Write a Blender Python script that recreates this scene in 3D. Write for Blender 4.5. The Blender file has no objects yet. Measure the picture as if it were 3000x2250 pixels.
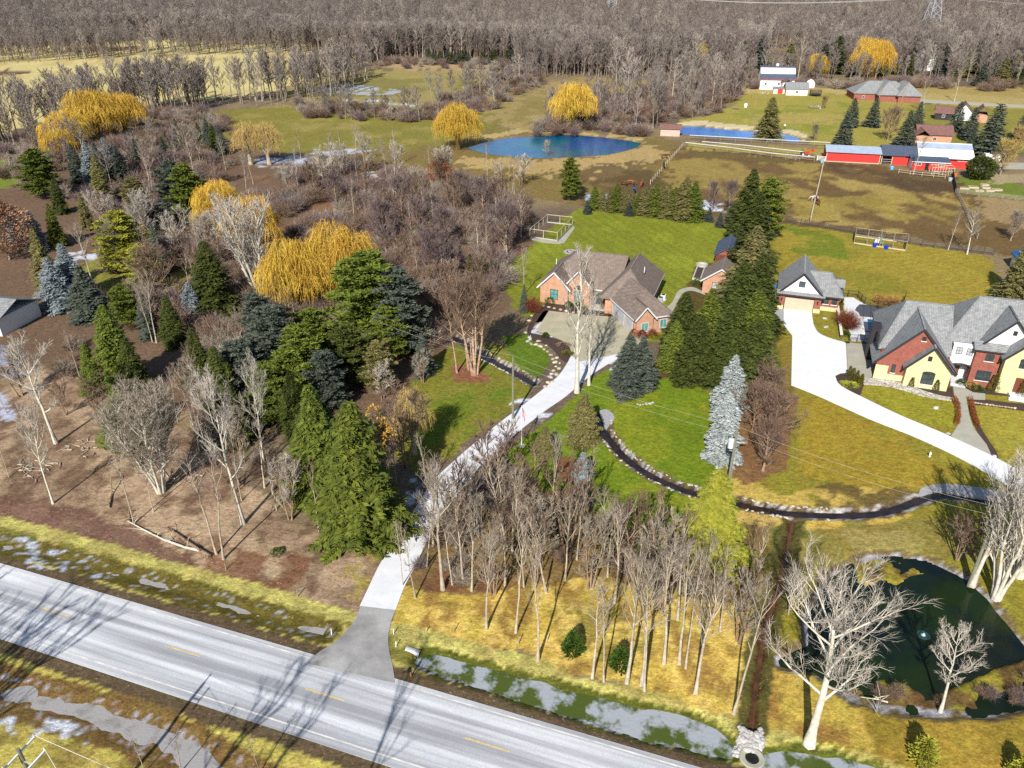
import bpy, bmesh, math, random
import numpy as np
from mathutils import Vector, Matrix

SC = bpy.context.scene
COL = SC.collection
R = math.radians

# ---------------------------------------------------------------- camera
CAM_H, FPX, HOR = 55.0, 2250.0, -100.0
PITCH = math.atan((1125 - HOR) / FPX)
cd = bpy.data.cameras.new('camera'); cam = bpy.data.objects.new('camera', cd); COL.objects.link(cam)
cam.location = (0, 0, CAM_H); cam.rotation_euler = (math.pi / 2 - PITCH, 0, 0)
cd.sensor_fit = 'HORIZONTAL'; cd.sensor_width = 36.0; cd.lens = 36.0 * FPX / 3000.0
cd.clip_start = 0.5; cd.clip_end = 9000
SC.camera = cam
# ---------------------------------------------------------------- sky, sun, exposure
SUN_EL, SUN_AZ = R(36.5), R(197.0)          # compass bearing of the sun, clockwise from +Y
W = bpy.data.worlds.new("World"); SC.world = W; W.use_nodes = True
wn = W.node_tree; wn.nodes.clear()
wo = wn.nodes.new('ShaderNodeOutputWorld'); wb = wn.nodes.new('ShaderNodeBackground'); ws = wn.nodes.new('ShaderNodeTexSky')
ws.sky_type = 'NISHITA'; ws.sun_disc = False; ws.sun_elevation = SUN_EL; ws.sun_rotation = SUN_AZ
ws.altitude = 250; ws.air_density = 1.0; ws.dust_density = 0.6; ws.ozone_density = 1.0
wb.inputs[1].default_value = 0.088
wn.links.new(ws.outputs[0], wb.inputs[0]); wn.links.new(wb.outputs[0], wo.inputs[0])
sl = bpy.data.lights.new('sun', 'SUN'); sun = bpy.data.objects.new('sun', sl); COL.objects.link(sun)
sl.energy = 5.0; sl.angle = R(0.5); sl.color = (1.0, 0.955, 0.88)
sdir = Vector((math.sin(SUN_AZ) * math.cos(SUN_EL), math.cos(SUN_AZ) * math.cos(SUN_EL), math.sin(SUN_EL)))
sun.rotation_euler = sdir.to_track_quat('Z', 'Y').to_euler(); sun.location = (0, 0, 200)
SC.view_settings.view_transform = 'Standard'; SC.view_settings.look = 'None'
SC.view_settings.exposure = 0.62; SC.view_settings.gamma = 1.0
SC.render.engine = 'CYCLES'
try:
    SC.cycles.max_bounces = 5; SC.cycles.diffuse_bounces = 2; SC.cycles.glossy_bounces = 2
    SC.cycles.transparent_max_bounces = 4; SC.cycles.use_denoising = False
except Exception: pass

# ---------------------------------------------------------------- photo pixel -> ground point
_c, _s = math.cos(PITCH), math.sin(PITCH)
def P(x, y, z=0.0):
    u = (x - 1500) / FPX; v = (1125 - y) / FPX
    d = (u, _c + v * _s, -_s + v * _c)
    t = (z - CAM_H) / d[2]
    return Vector((t * d[0], t * d[1], z))
def Q(X):
    r = (X[0], X[1], X[2] - CAM_H)
    fw = r[1] * _c - r[2] * _s; up = r[1] * _s + r[2] * _c
    return 1500 + FPX * r[0] / fw, 1125 - FPX * up / fw
def base_of_top(x, y, h):
    p = P(x, y, h); return Vector((p.x, p.y, 0))
def srgb(c):
    c = c / 255.0
    return c / 12.92 if c < 0.04045 else ((c + 0.055) / 1.055) ** 2.4
def C(r, g, b, k=1.6):
    """real-world base colour of a surface that looks (r, g, b) in sunlight"""
    return (srgb(r) / k, srgb(g) / k, srgb(b) / k)

# ---------------------------------------------------------------- objects
def tag(o, label=None, cat=None, group=None, kind=None):
    if label: o['label'] = label
    if cat: o['category'] = cat
    if group: o['group'] = group
    if kind: o['kind'] = kind
    return o
def empty(name, loc=(0, 0, 0), rz=0, label=None, cat=None, group=None):
    o = bpy.data.objects.new(name, None); COL.objects.link(o)
    o.location = loc; o.rotation_euler = (0, 0, rz); o.empty_display_size = 0.5
    return tag(o, label, cat, group)
def link(name, me, parent=None):
    o = bpy.data.objects.new(name, me); COL.objects.link(o)
    if parent is not None: o.parent = parent
    return o
class MB:
    """collects shapes and links them as ONE mesh object"""
    def __init__(s): s.v = []; s.f = []; s.m = []; s.mi = 0
    def add(s, vs, fs):
        b = len(s.v); s.v += [tuple(p) for p in vs]
        for f in fs: s.f.append(tuple(b + i for i in f)); s.m.append(s.mi)
    def box(s, x0, x1, y0, y1, z0, z1):
        s.add([(x0,y0,z0),(x1,y0,z0),(x1,y1,z0),(x0,y1,z0),(x0,y0,z1),(x1,y0,z1),(x1,y1,z1),(x0,y1,z1)],
              [(0,3,2,1),(4,5,6,7),(0,1,5,4),(1,2,6,5),(2,3,7,6),(3,0,4,7)])
    def bar(s, a, b, w, h=None, up=(0, 0, 1)):
        a = Vector(a); b = Vector(b); h = h or w; d = (b - a)
        if d.length < 1e-6: return
        d.normalize(); u = Vector(up)
        if abs(d.dot(u)) > 0.95: u = Vector((0, 1, 0))
        r = d.cross(u).normalized(); u = r.cross(d)
        vs = []
        for p in (a, b):
            for sx, sz in ((-1,-1),(1,-1),(1,1),(-1,1)): vs.append(p + r * (sx * w / 2) + u * (sz * h / 2))
        s.add(vs, [(0,1,2,3),(7,6,5,4),(0,4,5,1),(1,5,6,2),(2,6,7,3),(3,7,4,0)])
    def tube(s, pts, rad, n=8, cap=True):
        pts = [Vector(p) for p in pts]; m = len(pts)
        if not isinstance(rad, (list, tuple)): rad = [rad] * m
        vs = []
        for i, p in enumerate(pts):
            d = (pts[min(i + 1, m - 1)] - pts[max(i - 1, 0)]).normalized()
            a = Vector((0, 0, 1)) if abs(d.z) < 0.9 else Vector((1, 0, 0))
            u = d.cross(a).normalized(); w = d.cross(u)
            for k in range(n):
                t = 2 * math.pi * k / n
                vs.append(p + (u * math.cos(t) + w * math.sin(t)) * rad[i])
        fs = []
        for i in range(m - 1):
            for k in range(n):
                k2 = (k + 1) % n
                fs.append((i*n+k, i*n+k2, (i+1)*n+k2, (i+1)*n+k))
        if cap: fs += [tuple(range(n)), tuple((m-1)*n + k for k in reversed(range(n)))]
        s.add(vs, fs)
    def lathe(s, cx, cy, prof, n=16):
        vs = []; fs = []; m = len(prof)
        for r, z in prof:
            for k in range(n):
                t = 2*math.pi*k/n; vs.append((cx + r*math.cos(t), cy + r*math.sin(t), z))
        for i in range(m-1):
            for k in range(n):
                k2 = (k+1) % n; fs.append((i*n+k, i*n+k2, (i+1)*n+k2, (i+1)*n+k))
        fs += [tuple(reversed(range(n))), tuple((m-1)*n+k for k in range(n))]
        s.add(vs, fs)
    def prism(s, poly, z0, z1):
        """vertical prism over a polygon of (x, y)"""
        n = len(poly); area = sum(poly[i][0]*poly[(i+1)%n][1]-poly[(i+1)%n][0]*poly[i][1] for i in range(n))
        if area < 0: poly = list(reversed(poly))
        s.add([(p[0],p[1],z0) for p in poly] + [(p[0],p[1],z1) for p in poly],
              [tuple(reversed(range(n))), tuple(range(n, 2*n))] + [(i,(i+1)%n,n+(i+1)%n,n+i) for i in range(n)])
    def yprism(s, prof, y0, y1):
        """prism along y over a profile of (x, z)"""
        n = len(prof)
        s.add([(p[0],y0,p[1]) for p in prof] + [(p[0],y1,p[1]) for p in prof],
              [tuple(range(n)), tuple(reversed(range(n, 2*n)))] + [((i+1)%n,i,n+i,n+(i+1)%n) for i in range(n)])
    def slab(s, pts, t):
        """a roof plane: its top corners and a thickness down"""
        n = len(pts); s.add([tuple(p) for p in pts] + [(p[0],p[1],p[2]-t) for p in pts],
              [tuple(range(n)), tuple(reversed(range(n, 2*n)))] + [((i+1)%n,i,n+i,n+(i+1)%n) for i in range(n)])
    def build(s, name, mats, parent=None, smooth=False):
        me = bpy.data.meshes.new(name); me.from_pydata(s.v, [], s.f)
        for m in (mats if isinstance(mats, (list, tuple)) else [mats]): me.materials.append(m)
        if any(s.m): me.polygons.foreach_set('material_index', s.m)
        bm = bmesh.new(); bm.from_mesh(me); bmesh.ops.recalc_face_normals(bm, faces=bm.faces); bm.to_mesh(me); bm.free()
        if smooth: me.polygons.foreach_set('use_smooth', [True]*len(me.polygons))
        me.update()
        return link(name, me, parent)

# ---------------------------------------------------------------- materials
def mat(name, col, rough=0.8, spec=0.3, noise=None, col2=None, nscale=5.0, bump=0.0, bscale=30.0, metal=0.0, rnd=0.0, coords='Object', stretch=None):
    m = bpy.data.materials.new(name); m.use_nodes = True; nt = m.node_tree; N = nt.nodes; L = nt.links
    b = N['Principled BSDF']; b.inputs['Roughness'].default_value = rough
    b.inputs['Specular IOR Level'].default_value = spec; b.inputs['Metallic'].default_value = metal
    tc = N.new('ShaderNodeTexCoord'); src = tc.outputs[coords]
    if stretch:
        mp = N.new('ShaderNodeMapping'); mp.inputs['Scale'].default_value = stretch; L.new(src, mp.inputs[0]); src = mp.outputs[0]
    c2 = col2 or tuple(c * 0.72 for c in col)
    nz = N.new('ShaderNodeTexNoise'); nz.inputs['Scale'].default_value = nscale; nz.inputs['Detail'].default_value = 6; nz.inputs['Roughness'].default_value = 0.65
    L.new(src, nz.inputs['Vector'])
    rp = N.new('ShaderNodeMapRange'); rp.inputs[1].default_value = 0.35; rp.inputs[2].default_value = 0.65; L.new(nz.outputs[0], rp.inputs[0])
    mx = N.new('ShaderNodeMix'); mx.data_type = 'RGBA'; mx.inputs[6].default_value = (*col, 1); mx.inputs[7].default_value = (*c2, 1)
    L.new(rp.outputs[0], mx.inputs[0]); out = mx.outputs[2]
    if rnd:
        oi = N.new('ShaderNodeObjectInfo'); mr = N.new('ShaderNodeMapRange'); mr.inputs[3].default_value = 1 - rnd; mr.inputs[4].default_value = 1 + rnd
        L.new(oi.outputs['Random'], mr.inputs[0])
        hv = N.new('ShaderNodeHueSaturation'); L.new(mr.outputs[0], hv.inputs['Value']); L.new(out, hv.inputs['Color'])
        ml = N.new('ShaderNodeMath'); ml.operation = 'MULTIPLY'; ml.inputs[1].default_value = 7.31; L.new(oi.outputs['Random'], ml.inputs[0])
        fr = N.new('ShaderNodeMath'); fr.operation = 'FRACT'; L.new(ml.outputs[0], fr.inputs[0])
        m2 = N.new('ShaderNodeMapRange'); m2.inputs[3].default_value = 0.5 - rnd*0.05; m2.inputs[4].default_value = 0.5 + rnd*0.05; L.new(fr.outputs[0], m2.inputs[0]); L.new(m2.outputs[0], hv.inputs['Hue'])
        out = hv.outputs[0]
    L.new(out, b.inputs['Base Color'])
    if bump:
        n2 = N.new('ShaderNodeTexNoise'); n2.inputs['Scale'].default_value = bscale; n2.inputs['Detail'].default_value = 4; L.new(src, n2.inputs['Vector'])
        bp = N.new('ShaderNodeBump'); bp.inputs['Strength'].default_value = 1; bp.inputs['Distance'].default_value = bump
        L.new(n2.outputs[0], bp.inputs['Height']); L.new(bp.outputs[0], b.inputs['Normal'])
    return m
def brick_mat(name, c1, c2, mortar, w=0.2, h=0.075, ms=0.012, rot=True, big=0.25):
    """courses of brick, stone or shingles laid over x+y / z object coordinates"""
    m = bpy.data.materials.new(name); m.use_nodes = True; nt = m.node_tree; N = nt.nodes; L = nt.links
    b = N['Principled BSDF']; b.inputs['Roughness'].default_value = 0.85; b.inputs['Specular IOR Level'].default_value = 0.2
    tc = N.new('ShaderNodeTexCoord'); sp = N.new('ShaderNodeSeparateXYZ'); L.new(tc.outputs['Object'], sp.inputs[0])
    ad = N.new('ShaderNodeMath'); ad.operation = 'ADD'; L.new(sp.outputs[0], ad.inputs[0]); L.new(sp.outputs[1], ad.inputs[1])
    cb = N.new('ShaderNodeCombineXYZ'); L.new(ad.outputs[0], cb.inputs[0]); L.new(sp.outputs[2], cb.inputs[1])
    br = N.new('ShaderNodeTexBrick'); br.inputs['Scale'].default_value = 1.0
    br.inputs['Brick Width'].default_value = w; br.inputs['Row Height'].default_value = h; br.inputs['Mortar Size'].default_value = ms
    br.inputs['Color1'].default_value = (*c1, 1); br.inputs['Color2'].default_value = (*c2, 1); br.inputs['Mortar'].default_value = (*mortar, 1)
    br.inputs['Mortar Smooth'].default_value = 0.3; br.inputs['Bias'].default_value = -0.1
    L.new(cb.outputs[0], br.inputs['Vector'])
    nz = N.new('ShaderNodeTexNoise'); nz.inputs['Scale'].default_value = 1.3; nz.inputs['Detail'].default_value = 8; nz.inputs['Roughness'].default_value = 0.75; L.new(tc.outputs['Object'], nz.inputs['Vector'])
    mr = N.new('ShaderNodeMapRange'); mr.inputs[1].default_value = 0.3; mr.inputs[2].default_value = 0.7; mr.inputs[3].default_value = 1 - big; mr.inputs[4].default_value = 1 + big; L.new(nz.outputs[0], mr.inputs[0])
    hv = N.new('ShaderNodeHueSaturation'); L.new(br.outputs[0], hv.inputs['Color']); L.new(mr.outputs[0], hv.inputs['Value'])
    L.new(hv.outputs[0], b.inputs['Base Color'])
    bp = N.new('ShaderNodeBump'); bp.inputs['Distance'].default_value = 0.01; bp.inputs['Strength'].default_value = 0.6; L.new(br.outputs[1], bp.inputs['Height']); bp.invert = True; L.new(bp.outputs[0], b.inputs['Normal'])
    return m
def water_mat(name, col, col2=None, rough=0.08, bump=0.02, bs=3.0, spec=0.5, nscale=0.15, lo=0.4, hi=0.6, detail=4):
    m = bpy.data.materials.new(name); m.use_nodes = True; nt = m.node_tree; N = nt.nodes; L = nt.links
    b = N['Principled BSDF']; b.inputs['Roughness'].default_value = rough; b.inputs['Specular IOR Level'].default_value = spec
    tc = N.new('ShaderNodeTexCoord')
    nz = N.new('ShaderNodeTexNoise'); nz.inputs['Scale'].default_value = nscale; nz.inputs['Detail'].default_value = detail; nz.inputs['Roughness'].default_value = 0.6; L.new(tc.outputs['Object'], nz.inputs['Vector'])
    mr = N.new('ShaderNodeMapRange'); mr.inputs[1].default_value = lo; mr.inputs[2].default_value = hi; L.new(nz.outputs[0], mr.inputs[0])
    mx = N.new('ShaderNodeMix'); mx.data_type = 'RGBA'; mx.inputs[6].default_value = (*col, 1); mx.inputs[7].default_value = (*(col2 or col), 1)
    L.new(mr.outputs[0], mx.inputs[0]); L.new(mx.outputs[2], b.inputs['Base Color'])
    n2 = N.new('ShaderNodeTexNoise'); n2.inputs['Scale'].default_value = bs; n2.inputs['Detail'].default_value = 3; L.new(tc.outputs['Object'], n2.inputs['Vector'])
    bp = N.new('ShaderNodeBump'); bp.inputs['Distance'].default_value = bump; L.new(n2.outputs[0], bp.inputs['Height']); L.new(bp.outputs[0], b.inputs['Normal'])
    return m
M = {}
M['white'] = mat('white_paint', (.72,.72,.70), .5, nscale=2, col2=(.62,.62,.60))
M['offwhite'] = mat('off_white_siding', (.66,.64,.58), .6, nscale=3, col2=(.56,.54,.48))
M['dark'] = mat('dark_bronze_trim', (.035,.03,.035), .5)
M['black'] = mat('black_metal', (.015,.015,.017), .4, .5)
M['glass'] = mat('window_glass', (.02,.03,.035), .06, .8, nscale=1.5, col2=(.05,.07,.075))
M['glass_green'] = mat('green_tinted_glass', (.05,.17,.15), .08, .8, nscale=1.2, col2=(.12,.30,.27))
M['red'] = mat('barn_red', (.55,.035,.03), .6, nscale=.8, col2=(.42,.03,.025))
M['metal_roof'] = mat('grey_metal_roof', (.32,.37,.45), .45, .5, nscale=.6, col2=(.26,.31,.39))
M['white_metal'] = mat('white_metal_roof', (.80,.81,.82), .4, .5, nscale=.5, col2=(.70,.72,.74))
M['galv'] = mat('galvanised_steel', (.45,.46,.47), .4, .5, metal=.3)
M['wood_grey'] = mat('weathered_wood', (.30,.25,.19), .9, nscale=4, col2=(.19,.155,.12))
M['wood_tan'] = mat('pale_timber', (.50,.42,.30), .85, nscale=4, col2=(.36,.29,.2))
M['wood_dark'] = mat('dark_timber', (.085,.07,.06), .9, nscale=4)
M['pole_wood'] = mat('treated_pole_wood', (.22,.22,.16), .9, nscale=6, col2=(.13,.12,.08))
M['stone'] = mat('field_stone', (.48,.45,.40), .85, nscale=1.2, col2=(.26,.24,.21), rnd=.3)
M['stone_tan'] = mat('tan_boulder', (.50,.42,.30), .85, nscale=1.2, col2=(.35,.28,.2), rnd=.3)
M['concrete_old'] = mat('grey_concrete', (.42,.41,.36), .9, nscale=.7, col2=(.34,.33,.28))
M['brown_door'] = mat('brown_wood_door', (.16,.05,.03), .5)
M['mulch'] = mat('dark_mulch', (.075,.045,.035), .95, nscale=5, col2=(.035,.022,.02))
M['shingle_brown'] = brick_mat('brown_shingles', C(158,142,130), C(138,122,112), C(110,96,88), .33, .14, .02)
M['shingle_grey'] = brick_mat('grey_shingles', C(176,177,175), C(150,152,153), C(116,118,122), .33, .14, .02)
M['shingle_dark'] = brick_mat('dark_slate_shingles', C(100,112,134), C(86,98,118), C(68,78,96), .33, .14, .02)
M['shingle_red'] = brick_mat('red_brown_shingles', C(160,118,108), C(142,104,96), C(108,80,76), .33, .14, .02)
M['brick_orange'] = brick_mat('orange_brick', C(226,166,132), C(202,134,104), C(214,190,162), .22, .08, .012)
M['brick_red'] = brick_mat('red_brick', C(176,88,72), C(150,70,58), C(176,140,124), .22, .08, .012)
M['stone_cream'] = brick_mat('cream_limestone', C(246,240,188), C(232,222,164), C(206,196,146), .5, .16, .012, big=.12)
# ================================================================ GROUND
def _hash(ix, iy, seed):
    n = (ix.astype(np.int64) * 374761393 + iy.astype(np.int64) * 668265263 + seed * 1442695041) & 0xffffffff
    n = ((n ^ (n >> 13)) * 1274126177) & 0xffffffff
    return ((n ^ (n >> 16)) & 0xffff) / 65535.0
def vnoise(x, y, seed=0):
    ix = np.floor(x); iy = np.floor(y); fx = x - ix; fy = y - iy
    fx = fx*fx*(3-2*fx); fy = fy*fy*(3-2*fy); ix = ix.astype(np.int64); iy = iy.astype(np.int64)
    a = _hash(ix,iy,seed); b = _hash(ix+1,iy,seed); c = _hash(ix,iy+1,seed); d = _hash(ix+1,iy+1,seed)
    return a*(1-fx)*(1-fy)+b*fx*(1-fy)+c*(1-fx)*fy+d*fx*fy
def fbm(x, y, s, seed=0, o=4):
    t = 0; a = .5; tot = 0
    for i in range(o):
        t = t + a*vnoise(x/s*2**i+i*17.3, y/s*2**i+i*9.1, seed+i); tot += a; a *= .55
    return t/tot
def inside(px, py, poly):
    r = np.zeros(px.shape, bool); n = len(poly)
    for i in range(n):
        x0,y0 = poly[i][:2]; x1,y1 = poly[(i+1)%n][:2]
        c = ((y0 > py) != (y1 > py))
        if y1 != y0: r ^= c & (px < (x1-x0)*(py-y0)/(y1-y0)+x0)
    return r
def seg_dist(px, py, pts, closed=True):
    d = np.full(px.shape, 1e9); n = len(pts)
    for i in range(n if closed else n-1):
        ax,ay = pts[i][:2]; bx,by = pts[(i+1)%n][:2]; dx,dy = bx-ax,by-ay; l2 = dx*dx+dy*dy+1e-9
        t = np.clip(((px-ax)*dx+(py-ay)*dy)/l2,0,1)
        d = np.minimum(d, np.hypot(px-ax-t*dx, py-ay-t*dy))
    return d
def sdist(px, py, poly):
    d = seg_dist(px, py, poly); return np.where(inside(px,py,poly), -d, d)
def W_(pts, z=0): return [tuple(P(x, y, z)[:2]) for x, y in pts]
def smooth_line(pts, n=6):
    out = []; m = len(pts)
    for i in range(m-1):
        p0 = pts[max(i-1,0)]; p1 = pts[i]; p2 = pts[i+1]; p3 = pts[min(i+2,m-1)]
        for k in range(n):
            t = k/n
            out.append(tuple(0.5*((2*p1[j])+(-p0[j]+p2[j])*t+(2*p0[j]-5*p1[j]+4*p2[j]-p3[j])*t*t+(-p0[j]+3*p1[j]-3*p2[j]+p3[j])*t**3) for j in (0,1)))
    out.append(tuple(pts[-1][:2])); return out
def band(line, w0, w1=None):
    """polygon of given width round a world polyline"""
    w1 = w1 or w0; m = len(line); L_ = []; R_ = []
    for i,p in enumerate(line):
        a = line[max(i-1,0)]; b = line[min(i+1,m-1)]; dx,dy = b[0]-a[0], b[1]-a[1]; l = math.hypot(dx,dy) or 1
        w = (w0+(w1-w0)*i/(m-1))/2; L_.append((p[0]-dy/l*w, p[1]+dx/l*w)); R_.append((p[0]+dy/l*w, p[1]-dx/l*w))
    return L_ + R_[::-1]

# ---- the road runs on a straight line; frame along it
NE = [(0,1661),(203,1718),(407,1779),(705,1865),(1000,1953),(1154,1998),(1384,2070),(1678,2161),(1904,2233)]
SE = [(0,1851),(407,1985),(633,2050),(1000,2170),(1244,2250)]
_n = np.array([P(*p)[:2] for p in NE]); _s2 = np.array([P(*p)[:2] for p in SE])
_sl = (np.polyfit(_n[:,0],_n[:,1],1)[0]+np.polyfit(_s2[:,0],_s2[:,1],1)[0])/2
ROAD_A = math.atan(_sl); RU = np.array([math.cos(ROAD_A), math.sin(ROAD_A)]); RV = np.array([-RU[1], RU[0]])
RN = float((_n@RV).mean()); RS = float((_s2@RV).mean())          # white edge lines
RNP, RSP = RN+0.45, RS-0.75                                         # pavement edges
def road_pt(u, v): p = RU*u + RV*v; return (float(p[0]), float(p[1]))
def road_uv(x, y): p = P(x, y); return float(RU[0]*p.x+RU[1]*p.y), float(RV[0]*p.x+RV[1]*p.y)

# ---- water bodies (world polygons)
POND = W_([(1368,430),(1410,417),(1452,407),(1497,400),(1588,394),(1678,392),(1768,399),(1836,408),(1878,416),(1866,428),(1830,438),(1791,447),(1735,453),(1678,457),(1620,459),(1565,459),(1500,455),(1452,450),(1405,441)])
SWIM = W_([(1988,370),(2020,367),(2045,368),(2136,377),(2226,384),(2316,393),(2343,405),(2340,413),(2271,410),(2136,401),(2050,396),(2000,390),(1985,380)])
DARK = W_([(2493,1647),(2556,1628),(2633,1624),(2723,1641),(2790,1672),(2836,1695),(2904,1763),(2972,1853),(3040,1925),(3100,2010),(3000,2062),(2891,2086),(2746,2084),(2588,2070),(2497,2040),(2440,2000),(2390,1960),(2289,1945),(2285,1925),(2375,1890),(2372,1820),(2395,1755),(2434,1695)])
NDITCH = W_([(1226,1930),(1240,1914),(1316,1925),(1407,1955),(1588,1998),(1768,2048),(1900,2078),(2000,2100),(2081,2130),(2149,2185),(2140,2208),(2070,2195),(2000,2172),(1904,2156),(1678,2088),(1452,2012),(1289,1965)])
EDITCH = W_([(2240,2212),(2300,2206),(2384,2208),(2470,2225),(2560,2250),(2700,2300),(2700,2360),(2400,2330),(2240,2280)])
WDITCH_L = smooth_line(W_([(-250,1505),(0,1590),(136,1622),(300,1668),(452,1706),(588,1748),(723,1788),(860,1826),(950,1846)]))
SDITCH_L = smooth_line(W_([(-200,1960),(0,2020),(150,2062),(350,2115),(520,2190),(640,2262),(760,2330)]))
CREEK1 = smooth_line(W_([(1330,985),(1380,1015),(1420,1042),(1462,1064),(1497,1082),(1535,1104),(1565,1121)]))
CREEK2 = smooth_line(W_([(1770,1215),(1768,1250),(1790,1290),(1836,1339),(1904,1387),(2000,1430),(2059,1446),(2127,1463),(2226,1486),(2316,1500),(2452,1506),(2565,1501),(2633,1484),(2690,1462),(2746,1447),(2836,1455),(2927,1472),(3030,1478)]))
STREAM = smooth_line(W_([(2325,1520),(2315,1570),(2298,1650),(2275,1740),(2244,1830),(2232,1900),(2222,1966),(2210,2060),(2203,2125)]))
SHALLOW = [W_([(2500,1990),(2560,1985),(2640,2000),(2700,2020),(2760,2035),(2840,2000),(2930,1960),(3050,1920),(3100,2060),(2890,2090),(2740,2090),(2600,2075),(2490,2040)]), W_([(2510,1640),(2600,1625),(2720,1640),(2730,1670),(2640,1690),(2570,1730),(2530,1700)])]
def depress(x, y, z, sd, depth, bank):
    t = np.clip((bank-sd)/(2*bank),0,1); return np.minimum(z, -depth*t*t*(3-2*t))
def terrain(x, y):
    z = np.zeros_like(x)
    near = (y < 140) & (y > 25)
    xs, ys = x[near], y[near]; zz = z[near]
    zz = depress(xs,ys,zz, sdist(xs,ys,DARK), .9, 1.2)
    for sp_ in SHALLOW:
        sd_ = sdist(xs,ys,sp_); k_ = (sd_ < .4)&(zz < -.3); zz = np.where(k_, -.36+(fbm(xs,ys,2.4,51,5)-.46)*.7, zz)
    zz = depress(xs,ys,zz, sdist(xs,ys,NDITCH)-.35, .6, 1.0)
    zz = depress(xs,ys,zz, sdist(xs,ys,EDITCH)-.35, .6, 1.0)
    zz = depress(xs,ys,zz, seg_dist(xs,ys,WDITCH_L,False)-.6, .36, 1.2)
    zz = depress(xs,ys,zz, seg_dist(xs,ys,SDITCH_L,False)-1.2, .32, 1.5)
    rough = np.clip(-zz*4,0,1)*(ys < 75); zz = zz+rough*(fbm(xs,ys,2.2,88,4)-.5)*.36
    for l,w in ((CREEK1,.65),(CREEK2,.55),(STREAM,.35)):
        zz = depress(xs,ys,zz, seg_dist(xs,ys,l,False)-w, .5, .6)
    z[near] = zz
    far = (y > 200) & (y < 420); xs, ys = x[far], y[far]; zz = z[far]
    zz = depress(xs,ys,zz, sdist(xs,ys,POND), 1.0, 2.5); zz = depress(xs,ys,zz, sdist(xs,ys,SWIM), 1.0, 2.0)
    z[far] = zz
    return z

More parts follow.
